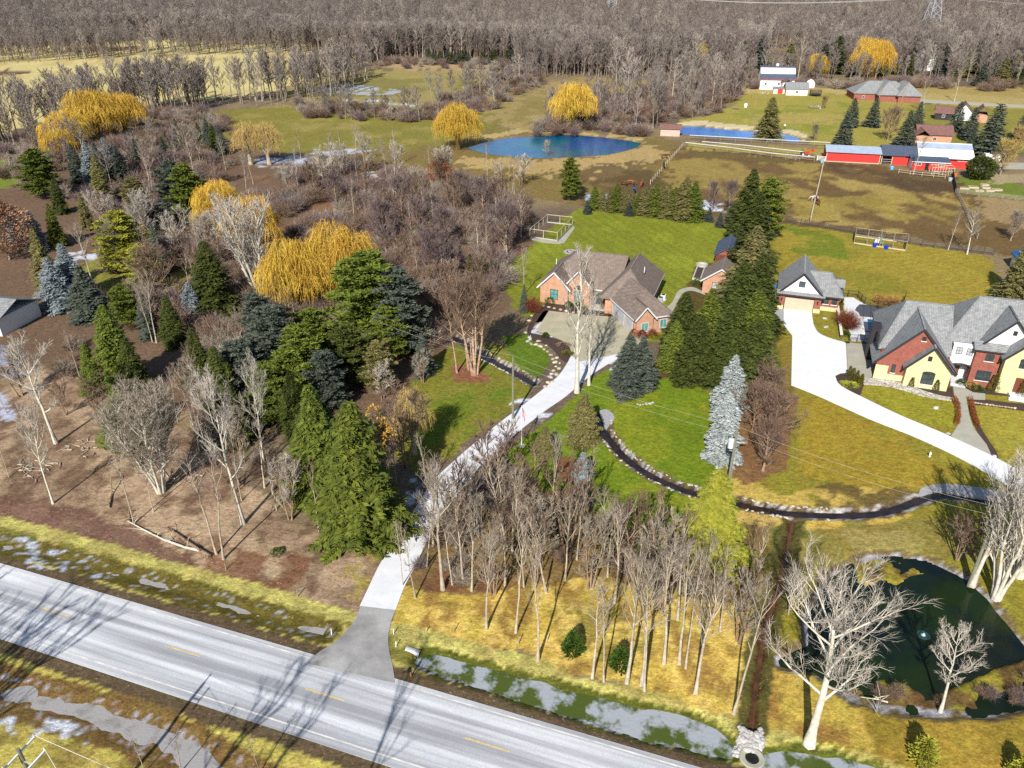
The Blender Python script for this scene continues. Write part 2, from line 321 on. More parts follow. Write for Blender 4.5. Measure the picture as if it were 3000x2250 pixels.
# ---- ground colours: (polygon in photo pixels, colour, warp m, opacity, patch size, patch threshold)
def soilzones():
    far_floor = C(128,112,96); litter = C(158,132,106); dark_litter = C(124,100,80)
    lawn = C(134,140,44); yard = C(150,140,52); straw = C(210,180,84); mud = C(108,88,62); tan = C(176,152,96)
    Zs = []
    def z(poly, col, warp=1.5, op=1.0, ps=0, th=.5, w=None): Zs.append((w if w else W_(poly), col, warp, op, ps, th))
    wide = -1200, 4500
    # far fields
    z([(-900,150),(0,139),(226,131),(407,117),(550,118),(678,127),(949,133),(1060,140),(1150,150),(1150,172),(1000,200),(880,245),(700,285),(480,300),(330,335),(0,385),(-900,470)], C(222,205,140), 4)
    z([(-900,150),(1150,150),(1150,200),(0,385),(-900,470)], C(196,172,110), 4, .7, 14, .58)
    z([(-200,205),(0,203),(70,208),(85,214),(60,222),(-200,226)], C(120,90,75), 4)
    z([(190,140),(300,134),(420,136),(410,148),(300,152),(200,148)], C(150,105,90), 3, .9)
    z([(583,330),(760,312),(1000,318),(1290,332),(1420,330),(1480,350),(1440,385),(1380,400),(1340,430),(1000,440),(870,450),(700,420),(560,400)], C(142,134,62), 3)
    z([(583,330),(760,312),(1290,332),(1420,340),(1380,400),(1000,440),(600,400)], C(176,158,92), 3, .6, 9, .6)
    z([(820,275),(900,245),(1000,222),(1130,203),(1400,212),(1500,214),(1560,238),(1440,290),(1290,322),(1000,312),(840,292)], C(168,152,92), 4)
    z([(860,275),(1000,250),(1130,225),(1400,230),(1440,260),(1290,310),(1000,305)], C(132,126,66), 4, .7, 12, .5)
    z([(1130,182),(1250,176),(1400,183),(1510,190),(1500,212),(1300,205),(1150,203)], C(190,160,120), 4)
    z([(1380,300),(1480,290),(1620,240),(1700,228),(1960,240),(2000,255),(1985,290),(1900,340),(1700,385),(1500,380),(1420,340)], C(172,150,98), 4)
    z([(1440,300),(1600,262),(1700,300),(1660,370),(1500,370)], C(142,128,70), 4, .7, 10, .5)
    z([(1850,170),(1960,162),(1970,190),(1860,196)], C(210,195,120), 4)
    z([(960,455),(1290,425),(1420,385),(1500,378),(1900,395),(2010,425),(1965,520),(1900,565),(1700,600),(1500,560),(1200,560),(1000,500)], C(138,118,68), 3)
    z([(1330,460),(1600,470),(1760,450),(1900,420),(1960,440),(1900,490),(1760,520),(1500,500),(1300,475)], C(196,168,112), 3, .9)
    z([(1500,378),(1900,395),(1890,412),(1760,395),(1590,388),(1480,396),(1400,412),(1380,405)], C(206,184,124), 2, .8)
    z([(1650,500),(1900,470),(1960,520),(1900,590),(1740,600)], C(96,76,50), 4, .8, 10, .42)
    # paddocks on the right
    z([(1990,432),(2430,470),(2840,522),(3100,560),(3300,760),(3000,760),(2700,700),(2290,660),(1900,600)], C(120,96,60), 2)
    z([(1990,440),(2400,480),(2340,650),(1930,560)], C(168,146,78), 2, .85, 9, .45)
    z([(2420,480),(2800,525),(2880,600),(2930,700),(2700,690),(2300,640)], C(188,164,92), 2, .8, 8, .56)
    z([(2340,590),(2600,560),(2800,620),(2800,660),(2500,650),(2320,640)], C(170,150,72), 2, .7, 6, .45)
    z([(2420,470),(2800,520),(2860,560),(2700,570),(2420,500)], C(92,72,54), 2, .8, 7, .42)
    z([(2860,560),(3100,590),(3100,700),(2900,640)], C(178,152,110), 2, .8)
    # far right lawns
    z([(2160,275),(2230,262),(2500,270),(2640,300),(2760,330),(2760,420),(2690,452),(2430,440),(2370,415),(2340,392),(2100,362),(2000,362),(1975,352),(2080,340)], C(172,160,76), 3)
    z([(2180,310),(2500,300),(2520,345),(2460,400),(2250,380),(2150,345)], C(140,146,54), 3, .7, 14, .52)
    z([(2200,330),(2480,335),(2470,362),(2230,362)], C(190,168,96), 3, .7)
    z([(2150,262),(2250,250),(2480,262),(2490,275),(2200,275)], C(196,174,110), 3)
    z([(2640,265),(3300,300),(3300,360),(2660,295)], C(186,166,104), 3)
    z([(2640,250),(3300,262),(3300,300),(2640,268)], C(178,156,92), 3)
    z([(2640,300),(3300,335),(3300,470),(2760,440)], C(150,142,64), 3)
    z([(2760,395),(3300,430),(3300,480),(2760,430)], C(118,134,54), 3, .7, 10, .45)
    z([(2020,455),(2320,480),(2320,470),(2030,445)], C(120,104,62), 1)
    z([(2020,415),(2430,440),(2430,462),(2020,440)], C(172,156,84), 1.5)
    z([(2800,515),(2860,520),(3100,560),(3100,590),(2880,580),(2810,560)], C(120,134,52), 1)
    z([(2870,505),(3200,520),(3200,540),(2900,535)], C(178,160,124), 1)
    # sandy beach round the right blue pond
    z([(1970,362),(2040,352),(2140,363),(2240,372),(2330,382),(2362,396),(2360,412),(2346,416),(2346,404),(2316,392),(2136,376),(2045,366),(1990,368)], C(226,208,166), .6)
    # right yard: everything between the spruce row and the right edge
    z([(2270,650),(2500,680),(2700,720),(2880,748),(2960,880),(2990,1000),(3500,1200),(3500,2600),(2180,2600),(2180,1900),(2150,1600),(2080,1500),(2100,1400),(2110,1340),(2190,1100)], yard, 1)
    z([(2270,650),(2880,748),(2980,1000),(2600,1000),(2290,800)], C(170,150,58), 1, .8, 9, .45)
    z([(2300,660),(2480,690),(2480,760),(2330,740)], C(108,128,36), 1, .8, 6, .45)
    z([(2320,1130),(2560,1240),(2900,1400),(2800,1430),(2560,1440),(2350,1400),(2330,1200)], C(172,146,52), 1, .8, 8, .45)
    z([(2520,1130),(2700,1140),(2840,1180),(2780,1260),(2600,1200)], C(156,152,48), 1, .7)
    z([(2850,1175),(3100,1200),(3100,1400),(2950,1350),(2870,1250)], C(176,164,66), 1, .7)
    z([(2150,1500),(2500,1530),(3000,1520),(3100,1700),(2800,1640),(2480,1640),(2400,1720),(2180,1650)], C(146,132,66), 1, .9)
    z([(2300,1540),(2700,1560),(2700,1620),(2480,1640),(2320,1640)], C(178,160,98), 1, .6, 5, .5)
    z([(2280,1520),(2360,1520),(2350,1600),(2330,1700),(2230,1700)], C(96,104,40), .6, .8)
    z([(2480,2050),(3100,2050),(3200,2400),(2500,2400)], C(180,150,62), 1, .9)
    z([(2480,2100),(3100,2090),(3200,2400),(2500,2400)], C(146,130,48), 1, .7, 4, .5)
    z([(2400,1430),(2640,1420),(2690,1445),(2620,1490),(2400,1490)], C(110,88,56), 1, .8)
    # wooded floors
    z([(-800,1120),(0,1060),(200,1080),(400,1150),(560,1260),(700,1400),(850,1520),(1100,1600),(1150,1560),(1180,1560),(1130,1640),(1060,1760),(1010,1830),(860,1790),(500,1700),(0,1560),(-800,1350)], litter, 1.5)
    z([(-800,1120),(0,1060),(400,1150),(700,1400),(1050,1600),(1040,1780),(500,1700),(0,1560),(-800,1350)], C(200,172,140), 1.5, .75, 6, .48)
    z([(-800,1120),(0,1060),(400,1150),(700,1400),(1050,1600),(1040,1780),(500,1700),(0,1560),(-800,1350)], C(104,78,60), 1, .7, 1.7, .56)
    z([(560,1560),(800,1620),(1000,1640),(1040,1780),(860,1790),(600,1710)], C(128,84,58), 1, .75, 2.5, .45)
    z([(960,1620),(1100,1600),(1060,1740),(1000,1800),(930,1760)], C(176,160,76), .8, .8, 2.5, .45)
    z([(-400,1400),(0,1440),(300,1520),(600,1650),(560,1700),(0,1540),(-400,1420)], C(118,86,72), 1.5, .8)
    z([(0,540),(120,470),(300,470),(640,420),(900,470),(1300,560),(1540,640),(1560,760),(1480,800),(1480,900),(1380,960),(1200,1150),(1000,1250),(800,1250),(560,1200),(300,1080),(0,1060),(-400,1100),(-400,540)], dark_litter, 3)
    z([(500,500),(1300,560),(1540,640),(1480,800),(1200,1000),(700,1000),(500,900)], C(150,112,84), 3, .7, 7, .5)
    z([(230,760),(420,720),(640,760),(620,860),(480,840),(300,880)], C(150,150,62), 2, .8)
    z([(0,480),(60,460),(110,500),(60,540),(0,545),(-300,560),(-300,470)], C(128,140,52), 2)
    z([(2250,1500),(2150,1560),(2050,1600),(1750,1500),(1640,1390),(1330,1480),(1180,1690),(1180,1800),(1400,1880),(2170,2120),(2230,2060)], C(140,116,72), 1)
    # bright straw among the roadside trees
    z([(1150,1700),(1250,1730),(1400,1745),(1500,1750),(1700,1690),(1900,1730),(2050,1750),(2230,1780),(2235,2130),(2160,2124),(2000,2066),(1700,1975),(1500,1905),(1350,1875),(1200,1850),(1155,1790)], straw, 1.0, .95)
    z([(1150,1700),(1250,1730),(1700,1690),(2230,1780),(2235,2130),(2000,2066),(1700,1975),(1200,1850)], C(160,128,66), .8, .85, 1.6, .54)
    z([(1600,1770),(1780,1740),(1900,1850),(1850,1960),(1640,1900)], C(130,120,56), 1, .7, 2, .47)
    z([(1150,1700),(1250,1730),(1700,1690),(2230,1780),(2235,2130),(2000,2066),(1700,1975),(1200,1850)], C(236,206,110), .5, .75, 1.2, .56)
    z([(1190,1640),(1600,1660),(1500,1740),(1250,1730)], C(126,86,62), .8, .85, 2, .42)
    z([(2235,1960),(2330,1900),(2420,1990),(2500,2050),(2540,2110),(2530,2180),(2440,2170),(2240,2140)], straw, 1.0, .9)
    z([(2235,1960),(2330,1900),(2540,2110),(2530,2180),(2240,2140)], C(150,112,60), .8, .8, 2.2, .56)
    z([(2130,1400),(2180,1400),(2300,1450),(2450,1440),(2560,1420),(2630,1440),(2580,1490),(2400,1492),(2130,1460)], C(218,186,96), .8, .8, 2.4, .42)
    z([(2150,1480),(2300,1500),(2320,1530),(2240,1540),(2150,1530)], C(222,190,104), .8, .8)
    z([(2360,1520),(2480,1525),(2640,1510),(2700,1510),(2640,1530),(2500,1545),(2370,1550)], C(212,180,84), .6, .85, 2.4, .45)
    # centre lawns
    z([(1688,610),(1800,620),(2000,640),(2150,664),(2170,900),(2050,960),(1960,1010),(1600,960),(1560,935),(1500,900),(1478,840),(1484,775),(1570,700),(1640,655)], lawn, .8)
    z([(1688,612),(2150,664),(2170,800),(1900,780),(1600,760),(1484,790)], C(152,160,52), .5, .55, 5, .55)
    z([(1230,1060),(1340,1010),(1460,1010),(1560,1110),(1550,1170),(1330,1330),(1240,1400),(1160,1330),(1180,1180)], C(132,130,50), 1)
    z([(1260,1180),(1400,1130),(1520,1150),(1330,1320),(1240,1380),(1200,1280)], C(112,130,36), 1, .8, 4, .42)
    z([(1330,1060),(1420,1090),(1440,1120),(1330,1120)], C(150,96,76), .6, .9)
    z([(1468,988),(1545,975),(1606,1020),(1612,1060),(1590,1100),(1556,1102),(1497,1056)], C(100,124,34), .4)
    z([(1740,1100),(1800,1070),(2080,1120),(2110,1300),(2120,1440),(2060,1590),(2000,1640),(1850,1640),(1760,1500),(1720,1420),(1600,1440),(1480,1330),(1640,1200)], C(118,138,34), .8)
    z([(1760,1120),(2080,1150),(2110,1430),(1990,1600),(1880,1620),(1800,1400)], C(146,152,44), .8, .6, 5, .5)
    z([(1900,1480),(2040,1500),(1990,1620),(1860,1620)], C(110,140,40), .8, .8)
    z([(1620,1350),(1660,1335),(1720,1380),(1700,1420),(1640,1410)], C(134,84,62), .5, .9)
    z([(2120,1330),(2200,1120),(2300,1060),(2330,1180),(2300,1380),(2180,1420),(2150,1400)], C(140,102,72), .5, .9)
    z([(2150,1170),(2235,1050),(2325,985),(2330,1120),(2300,1180),(2240,1100),(2160,1260)], C(120,108,48), .5, .8)
    z([(2290,1000),(2322,1000),(2330,1130),(2296,1130),(2280,1060)], C(150,130,56), .3, .8)
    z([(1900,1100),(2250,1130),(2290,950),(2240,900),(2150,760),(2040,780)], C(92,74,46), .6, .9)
    return Zs
def verge(u0, u1, v0, v1, wob=.0):
    n = 14; us = np.linspace(u0,u1,n); a = [road_pt(u,v0) for u in us]; b = [road_pt(u,v1) for u in us]
    return a + b[::-1]
def roadzones():
    g = C(104,88,66); L0, L1 = -400, 400; out = []
    grass = C(206,196,110); moss = C(112,110,44)
    out.append((verge(L0,L1,RNP-.3,RNP+5.4), grass, .35, 1, 0, .5)); out.append((verge(L0,-12,RNP+3,RNP+6.1), grass, .35, 1, 0, .5))
    out.append((verge(L0,L1,RNP+.2,RNP+6), C(174,162,92), .5, .8, 1.4, .5))
    out.append((verge(L0,L1,RNP+1.6,RNP+4.6), moss, .4, .8, 1.3, .42))
    out.append((verge(L0,L1,RNP-.3,RNP+1.15), g, .25, 1, 0, .5))
    out.append((verge(L0,L1,RSP-11,RSP+.3), C(196,180,92), .6, 1, 0, .5))
    out.append((verge(L0,L1,RSP-14,RSP-2.6), C(140,122,62), .6, .75, 1.3, .5))
    out.append((verge(L0,L1,RSP-60,RSP-9.5), C(150,128,70), .8, 1, 0, .5))
    out.append((verge(L0,L1,RSP-60,RSP-9.5), C(176,166,80), .8, .8, 2.2, .5))
    out.append((verge(L0,L1,RSP-1.3,RSP+.3), g, .25, 1, 0, .5))
    return out
def ground():
    rows = [-2500,-900,-300,-120,-50,-10,10,20,28]; y = 33.0
    while y < 6500:
        rows.append(y); y += max(.30, (y-25)*.0085 if y < 480 else (y-25)*.03)
    rows = np.array(rows); nu = 620
    u = np.linspace(-1,1,nu); u = u*(.55+.45*np.abs(u))           # finer in the middle
    hw = np.maximum(140, np.abs(rows)*1.15+95)
    X = (u[None,:]*hw[:,None]).ravel(); Y = np.repeat(rows, nu)
    Z = terrain(X, Y)
    # base colour: woodland floor, brown-grey
    n1 = fbm(X,Y,30,1); n2 = fbm(X,Y,6,5)
    base = np.array(C(120,104,88)); alt = np.array(C(168,146,104))
    t = np.clip((n1-.42)*4,0,1)[:,None]
    col = base*(1-t*.6)+alt*t*.6
    wx = fbm(X,Y,5,11,3)-.5; wy = fbm(X,Y,5,23,3)-.5
    wx2 = fbm(X,Y,1.3,31,3)-.5; wy2 = fbm(X,Y,1.3,43,3)-.5
    def paint(col, poly, c, warp, op, ps, th):
        xs = [p[0] for p in poly]; ys = [p[1] for p in poly]; m = warp*2+2
        s = np.where((X > min(xs)-m)&(X < max(xs)+m)&(Y > min(ys)-m)&(Y < max(ys)+m))[0]
        if len(s) == 0: return
        far = np.clip(Y[s]/90,1,8)
        px = X[s]+(wx[s]*2.2+wx2[s]*1.0)*warp*np.minimum(far,2.5); py = Y[s]+(wy[s]*2.2+wy2[s]*1.0)*warp*np.minimum(far,2.5)
        k = inside(px,py,poly).astype(float)*op
        if ps: k = k*np.clip((fbm(X[s],Y[s]*.7,ps,int(ps*7)+3)-th)*9+.5,0,1)
        k = k[:,None]; col[s] = col[s]*(1-k)+np.array(c)*k
    for zz in soilzones(): paint(col, *zz)
    for zz in roadzones(): paint(col, *zz)
    # banks of the waters: mud, moss, gravel
    def ring(d, lo, hi, c, op=1.0, ps=0, th=.5):
        dd = d+wx2*.7
        k = ((dd > lo)&(dd < hi)).astype(float)*op
        if ps: k = k*np.clip((fbm(X,Y,ps,77)-th)*9+.5,0,1)
        k = k[:,None]; col[:] = col*(1-k)+np.array(c)*k
    near = Y < 150
    for poly,w,c in ((DARK,.9,C(120,104,70)),(NDITCH,.8,C(92,96,34)),(EDITCH,.8,C(96,102,36))):
        d = np.full(X.shape,99.); d[near] = sdist(X[near],Y[near],poly); ring(d,-9,w,c)
    d = np.full(X.shape,99.); d[near] = sdist(X[near],Y[near],DARK)
    ring(d,-.5,.45,C(190,190,200),.7,1.2,.45); ring(d,-99,-.3,C(112,88,52)); ring(d,-99,-.3,C(160,150,54),.9,2.2,.56)
    for ln,w,c in ((WDITCH_L,1.5,C(104,94,40)),(SDITCH_L,2.4,C(128,102,58)),(STREAM,1.3,C(98,92,46)),(CREEK1,1.15,C(120,110,92)),(CREEK2,1.25,C(112,96,70))):
        d = np.full(X.shape,99.); d[near] = seg_dist(X[near],Y[near],ln,False); ring(d,-1,w,c)
        if ln in (CREEK1,CREEK2): ring(d,.55,1.05,C(205,200,196),.8,.9,.5); ring(d,-1,.62,C(58,40,30))
        if ln is STREAM: ring(d,-1,.35,C(84,52,30))
        if ln in (SDITCH_L,WDITCH_L): ring(d,w*.3,w*.7,C(196,196,206),.7,.4,.64)
    paint(col, band(W_([(1222,1950),(1289,1972),(1452,2018),(1678,2094),(1904,2163),(2010,2183),(2130,2214)]),.55), C(52,50,44), .25, .9, 0, .5)
    paint(col, band(W_([(1222,1952),(1289,1974),(1452,2020),(1678,2096),(1904,2165),(2010,2185),(2130,2216)]),.30), C(226,228,240), .3, .9, .8, .46)
    fy = (Y > 200)&(Y < 420)
    for poly in (POND,SWIM):
        d = np.full(X.shape,99.); d[fy] = sdist(X[fy],Y[fy],poly); ring(d,-30,1.0,C(150,126,90))
    # old snow and meltwater ice
    def snow(pl, c=C(232,236,246), ps=2.5, th=.5, op=.95): paint(col, W_(pl), c, 1.0, op, ps, th)
    snow([(905,255),(1010,247),(1170,262),(1180,272),(1100,280),(1050,276),(920,268)], C(190,196,200), 5, .42)
    snow([(1000,290),(1100,292),(1230,306),(1240,312),(1100,304),(1010,296)], C(215,220,225), 4, .45)
    snow([(740,470),(860,455),(1000,436),(1100,438),(1010,452),(960,462),(960,492),(860,488),(760,492)], C(205,212,226), 4, .42)
    snow([(1070,500),(1210,508),(1210,522),(1080,520)], ps=3, th=.45)
    snow([(190,735),(290,735),(290,765),(200,765)], ps=3, th=.42)
    snow([(670,820),(800,810),(860,850),(760,870)], ps=1.5, th=.55)
    snow([(420,840),(560,850),(560,890),(440,880)], ps=1.5, th=.5)
    snow([(1360,590),(1400,585),(1400,612),(1360,612)], ps=2, th=.5)
    snow([(1555,968),(1590,925),(1602,915),(1598,935),(1572,985),(1552,1000),(1545,985)], ps=.9, th=.4)
    snow([(1566,970),(1600,975),(1625,990),(1610,1000),(1570,985)], ps=.8, th=.45)
    snow([(1500,1190),(1540,1168),(1556,1170),(1520,1192)], ps=.6, th=.45)
    snow([(1560,1225),(1590,1215),(1620,1205),(1600,1228),(1575,1235)], ps=.6, th=.5)
    snow([(1170,1480),(1240,1380),(1290,1340),(1300,1360),(1220,1470),(1190,1515)], ps=.8, th=.55)
    snow([(1340,1440),(1380,1410),(1385,1430),(1350,1460)], ps=.8, th=.5)
    snow([(1720,565),(2070,600),(2070,620),(1740,600)], C(190,205,235), 3, .45)
    snow([(2050,590),(2120,598),(2150,606),(2150,622),(2050,612)], ps=3, th=.35)
    snow([(1780,1050),(1812,1068),(1800,1088),(1775,1080)], ps=.8, th=.4)
    snow([(0,1570),(200,1620),(300,1690),(240,1700),(120,1660),(0,1620)], C(200,210,230), .5, .6)
    snow([(0,2060),(60,2085),(200,2120),(260,2160),(120,2150),(0,2110)], C(225,230,240), .8, .5)
    snow([(0,1150),(40,1170),(60,1230),(20,1240),(-60,1230)], C(200,205,225), .9, .45)
    snow([(0,1000),(30,1040),(80,1090),(30,1110),(-40,1100)], C(160,168,190), .9, .45)
    # how rough / speckled each place is
    f = (.86+.28*fbm(X,Y,2.2,61))*(.90+.2*fbm(X,Y,14,71)); col *= f[:,None]
    # mowing stripes on the centre lawn and swirls on the right yard
    k = inside(X,Y,W_([(1688,610),(2150,664),(2170,900),(1600,960),(1478,840),(1484,775)])); a = X*.95+Y*.31
    st = (.5+.5*np.sin(a*2.7+fbm(X,Y,8,3)*2))*k; col *= (1+.22*(st-.4*k))[:,None]
    k = inside(X,Y,W_([(2270,650),(2880,748),(2960,880),(2600,1000),(2290,900)])); c0 = P(2640,800)
    st = np.sin(np.hypot((X-c0.x)*.6,Y-c0.y)*3.2+fbm(X,Y,5,3)*5)*k; col *= (1+.09*st)[:,None]
    # leaf-speckle amount: woods strong, lawns weak
    spk = np.full(X.shape,.55)
    for pl,v in (([(1480,610),(2170,640),(2170,960),(1500,960)],.15),([(1740,1100),(2110,1120),(2110,1640),(1740,1600)],.2),([(2290,650),(3500,700),(3500,2600),(2300,2600)],.3),([(1160,1020),(1560,1020),(1550,1330),(1160,1380)],.85),([(-800,1060),(560,1160),(1100,1600),(1010,1830),(0,1560),(-800,1500)],1.0),([(1150,1690),(2230,1780),(2235,2130),(1160,1850)],.8)):
        spk[inside(X,Y,W_(pl))] = v
    nv = len(X); nr = len(rows); me = bpy.data.meshes.new('ground')
    co = np.stack([X,Y,Z],1).astype(np.float32)
    i = np.arange(nr-1)[:,None]*nu+np.arange(nu-1)[None,:]; i = i.ravel()
    q = np.stack([i,i+1,i+nu+1,i+nu],1).astype(np.int32)
    me.vertices.add(nv); me.vertices.foreach_set('co', co.ravel())
    me.loops.add(q.size); me.loops.foreach_set('vertex_index', q.ravel())
    me.polygons.add(len(q)); me.polygons.foreach_set('loop_start', np.arange(0,q.size,4,dtype=np.int32))
    me.update(calc_edges=True)
    at = me.color_attributes.new('soil','FLOAT_COLOR','POINT')
    at.data.foreach_set('color', np.concatenate([np.clip(col,0,1), spk[:,None]],1).astype(np.float32).ravel())
    m = bpy.data.materials.new('ground_soil'); m.use_nodes = True; nt = m.node_tree; N = nt.nodes; L = nt.links
    b = N['Principled BSDF']; b.inputs['Roughness'].default_value = .95; b.inputs['Specular IOR Level'].default_value = .1
    a = N.new('ShaderNodeAttribute'); a.attribute_name = 'soil'; tc = N.new('ShaderNodeTexCoord')
    def nz(sc, det=5, rg=.7, st=None):
        n = N.new('ShaderNodeTexNoise'); n.inputs['Scale'].default_value = sc; n.inputs['Detail'].default_value = det; n.inputs['Roughness'].default_value = rg
        if st:
            mp = N.new('ShaderNodeMapping'); mp.inputs['Scale'].default_value = st; mp.inputs['Rotation'].default_value = (0,0,.5); L.new(tc.outputs['Object'], mp.inputs[0]); L.new(mp.outputs[0], n.inputs['Vector'])
        else: L.new(tc.outputs['Object'], n.inputs['Vector'])
        return n.outputs[0]
    def mr(s, a0, a1, b0, b1):
        n = N.new('ShaderNodeMapRange'); n.inputs[1].default_value = a0; n.inputs[2].default_value = a1; n.inputs[3].default_value = b0; n.inputs[4].default_value = b1; L.new(s, n.inputs[0]); return n.outputs[0]
    def mul(p, q):
        n = N.new('ShaderNodeMath'); n.operation = 'MULTIPLY'; L.new(p, n.inputs[0])
        if isinstance(q, float): n.inputs[1].default_value = q
        else: L.new(q, n.inputs[1])
        return n.outputs[0]
    g = mul(mr(nz(.9,10,.9,(1,1.7,1)),.40,.60,.60,1.40), mr(nz(2.4,6,1.0,(1,1.8,1)),.38,.62,.48,1.52))
    hv = N.new('ShaderNodeHueSaturation'); L.new(a.outputs['Color'], hv.inputs['Color']); L.new(g, hv.inputs['Value'])
    hu = mr(nz(.35,5),.3,.7,.485,.515); L.new(hu, hv.inputs['Hue'])
    # pale and dark leaf flecks
    vo = N.new('ShaderNodeTexVoronoi'); vo.inputs['Scale'].default_value = 2.6; L.new(tc.outputs['Object'], vo.inputs['Vector'])
    fl = mul(mr(vo.outputs['Distance'],.16,.26,1,0), mr(nz(.5,3),.42,.6,0,1)); fl = mul(fl, a.outputs['Alpha']); fl = mul(fl, .85)
    sv = N.new('ShaderNodeSeparateColor'); L.new(vo.outputs['Color'], sv.inputs[0])
    lf = N.new('ShaderNodeMix'); lf.data_type = 'RGBA'; lf.inputs[6].default_value = (*C(228,196,156),1); lf.inputs[7].default_value = (*C(112,70,48),1); L.new(sv.outputs[0], lf.inputs[0])
    mx = N.new('ShaderNodeMix'); mx.data_type = 'RGBA'; L.new(fl, mx.inputs[0]); L.new(hv.outputs[0], mx.inputs[6]); L.new(lf.outputs[2], mx.inputs[7])
    L.new(mx.outputs[2], b.inputs['Base Color'])
    bp = N.new('ShaderNodeBump'); bp.inputs['Distance'].default_value = .10; bp.inputs['Strength'].default_value = .8; L.new(nz(1.6,8,.75), bp.inputs['Height']); L.new(bp.outputs[0], b.inputs['Normal'])
    me.materials.append(m); me.polygons.foreach_set('use_smooth', [True]*len(me.polygons))
    o = link('ground', me); tag(o, kind='structure'); return o
ground()

# ---- water sheets
def sheet(name, poly, z, m, label=None, cat=None, kind='structure'):
    mb = MB(); n = len(poly); area = sum(poly[i][0]*poly[(i+1)%n][1]-poly[(i+1)%n][0]*poly[i][1] for i in range(n))
    if area < 0: poly = poly[::-1]
    me = bpy.data.meshes.new(name); bm = bmesh.new(); vs = [bm.verts.new((p[0],p[1],z)) for p in poly]; f = bm.faces.new(vs)
    bmesh.ops.triangulate(bm, faces=[f]); bm.to_mesh(me); bm.free(); me.materials.append(m)
    o = link(name, me); return tag(o, label, cat, None, kind)
def grow_poly(poly, d):
    cx = sum(p[0] for p in poly)/len(poly); cy = sum(p[1] for p in poly)/len(poly)
    n = len(poly); area = sum(poly[i][0]*poly[(i+1)%n][1]-poly[(i+1)%n][0]*poly[i][1] for i in range(n)); s = 1 if area > 0 else -1; out = []
    for i in range(n):
        a = poly[i-1]; b = poly[(i+1)%n]; dx,dy = b[0]-a[0], b[1]-a[1]; l = math.hypot(dx,dy) or 1
        out.append((poly[i][0]+s*dy/l*d, poly[i][1]-s*dx/l*d))
    return out
M['w_blue'] = water_mat('sky_tinted_blue_water', (.0,.045,.20), (.0,.10,.14), .12, .06, 1.2, .25, .05)  # blue of the mirrored sky is put into the base colour
M['w_swim'] = water_mat('sky_tinted_bright_water', (.02,.13,.48), (.03,.18,.42), .15, .05, 1.5, .45, .1)  # brighter blue: the sky's reflection is painted into the water colour too
M['w_dark'] = water_mat('dark_green_pond_water', (.004,.008,.010), (.010,.020,.006), .10, .03, 2, .16, .10)
M['w_ditch'] = water_mat('frozen_ditch_water', C(178,184,190), C(84,98,36), .35, .03, 3, .4, .45, .46, .56, 10)
M['w_ice'] = water_mat('grey_slush_ice', C(176,172,170), C(120,112,96), .5, .03, 5, .3, .6, .5, .75, 8)
M['w_creek'] = water_mat('dark_creek_water', (.012,.008,.006), (.03,.018,.012), .08, .03, 6, .5, .8)
M['w_rust'] = water_mat('rusty_stream_water', (.10,.045,.015), (.05,.025,.01), .1, .03, 6, .5, .8)
sheet('blue_pond_water', grow_poly(POND,.2), -.42, M['w_blue'])
sheet('swimming_pond_water', grow_poly(SWIM,.2), -.42, M['w_swim'])
sheet('dark_pond_water', grow_poly(DARK,.4), -.38, M['w_dark'])
sheet('ditch_water', grow_poly(NDITCH,.8), -.34, M['w_ditch'])
sheet('ditch_water', grow_poly(EDITCH,.8), -.34, M['w_ditch'])
sheet('ditch_ice', band(WDITCH_L,3.6,3.0), -.30, M['w_ice'])
sheet('ditch_ice', band(SDITCH_L,6.5,6.5), -.22, M['w_ice'])
sheet('creek_water', band(CREEK1,1.7), -.30, M['w_creek'])
sheet('creek_water', band(CREEK2,1.5), -.28, M['w_creek'])
sheet('stream_water', band(STREAM,.7,1.0), -.34, M['w_rust'])

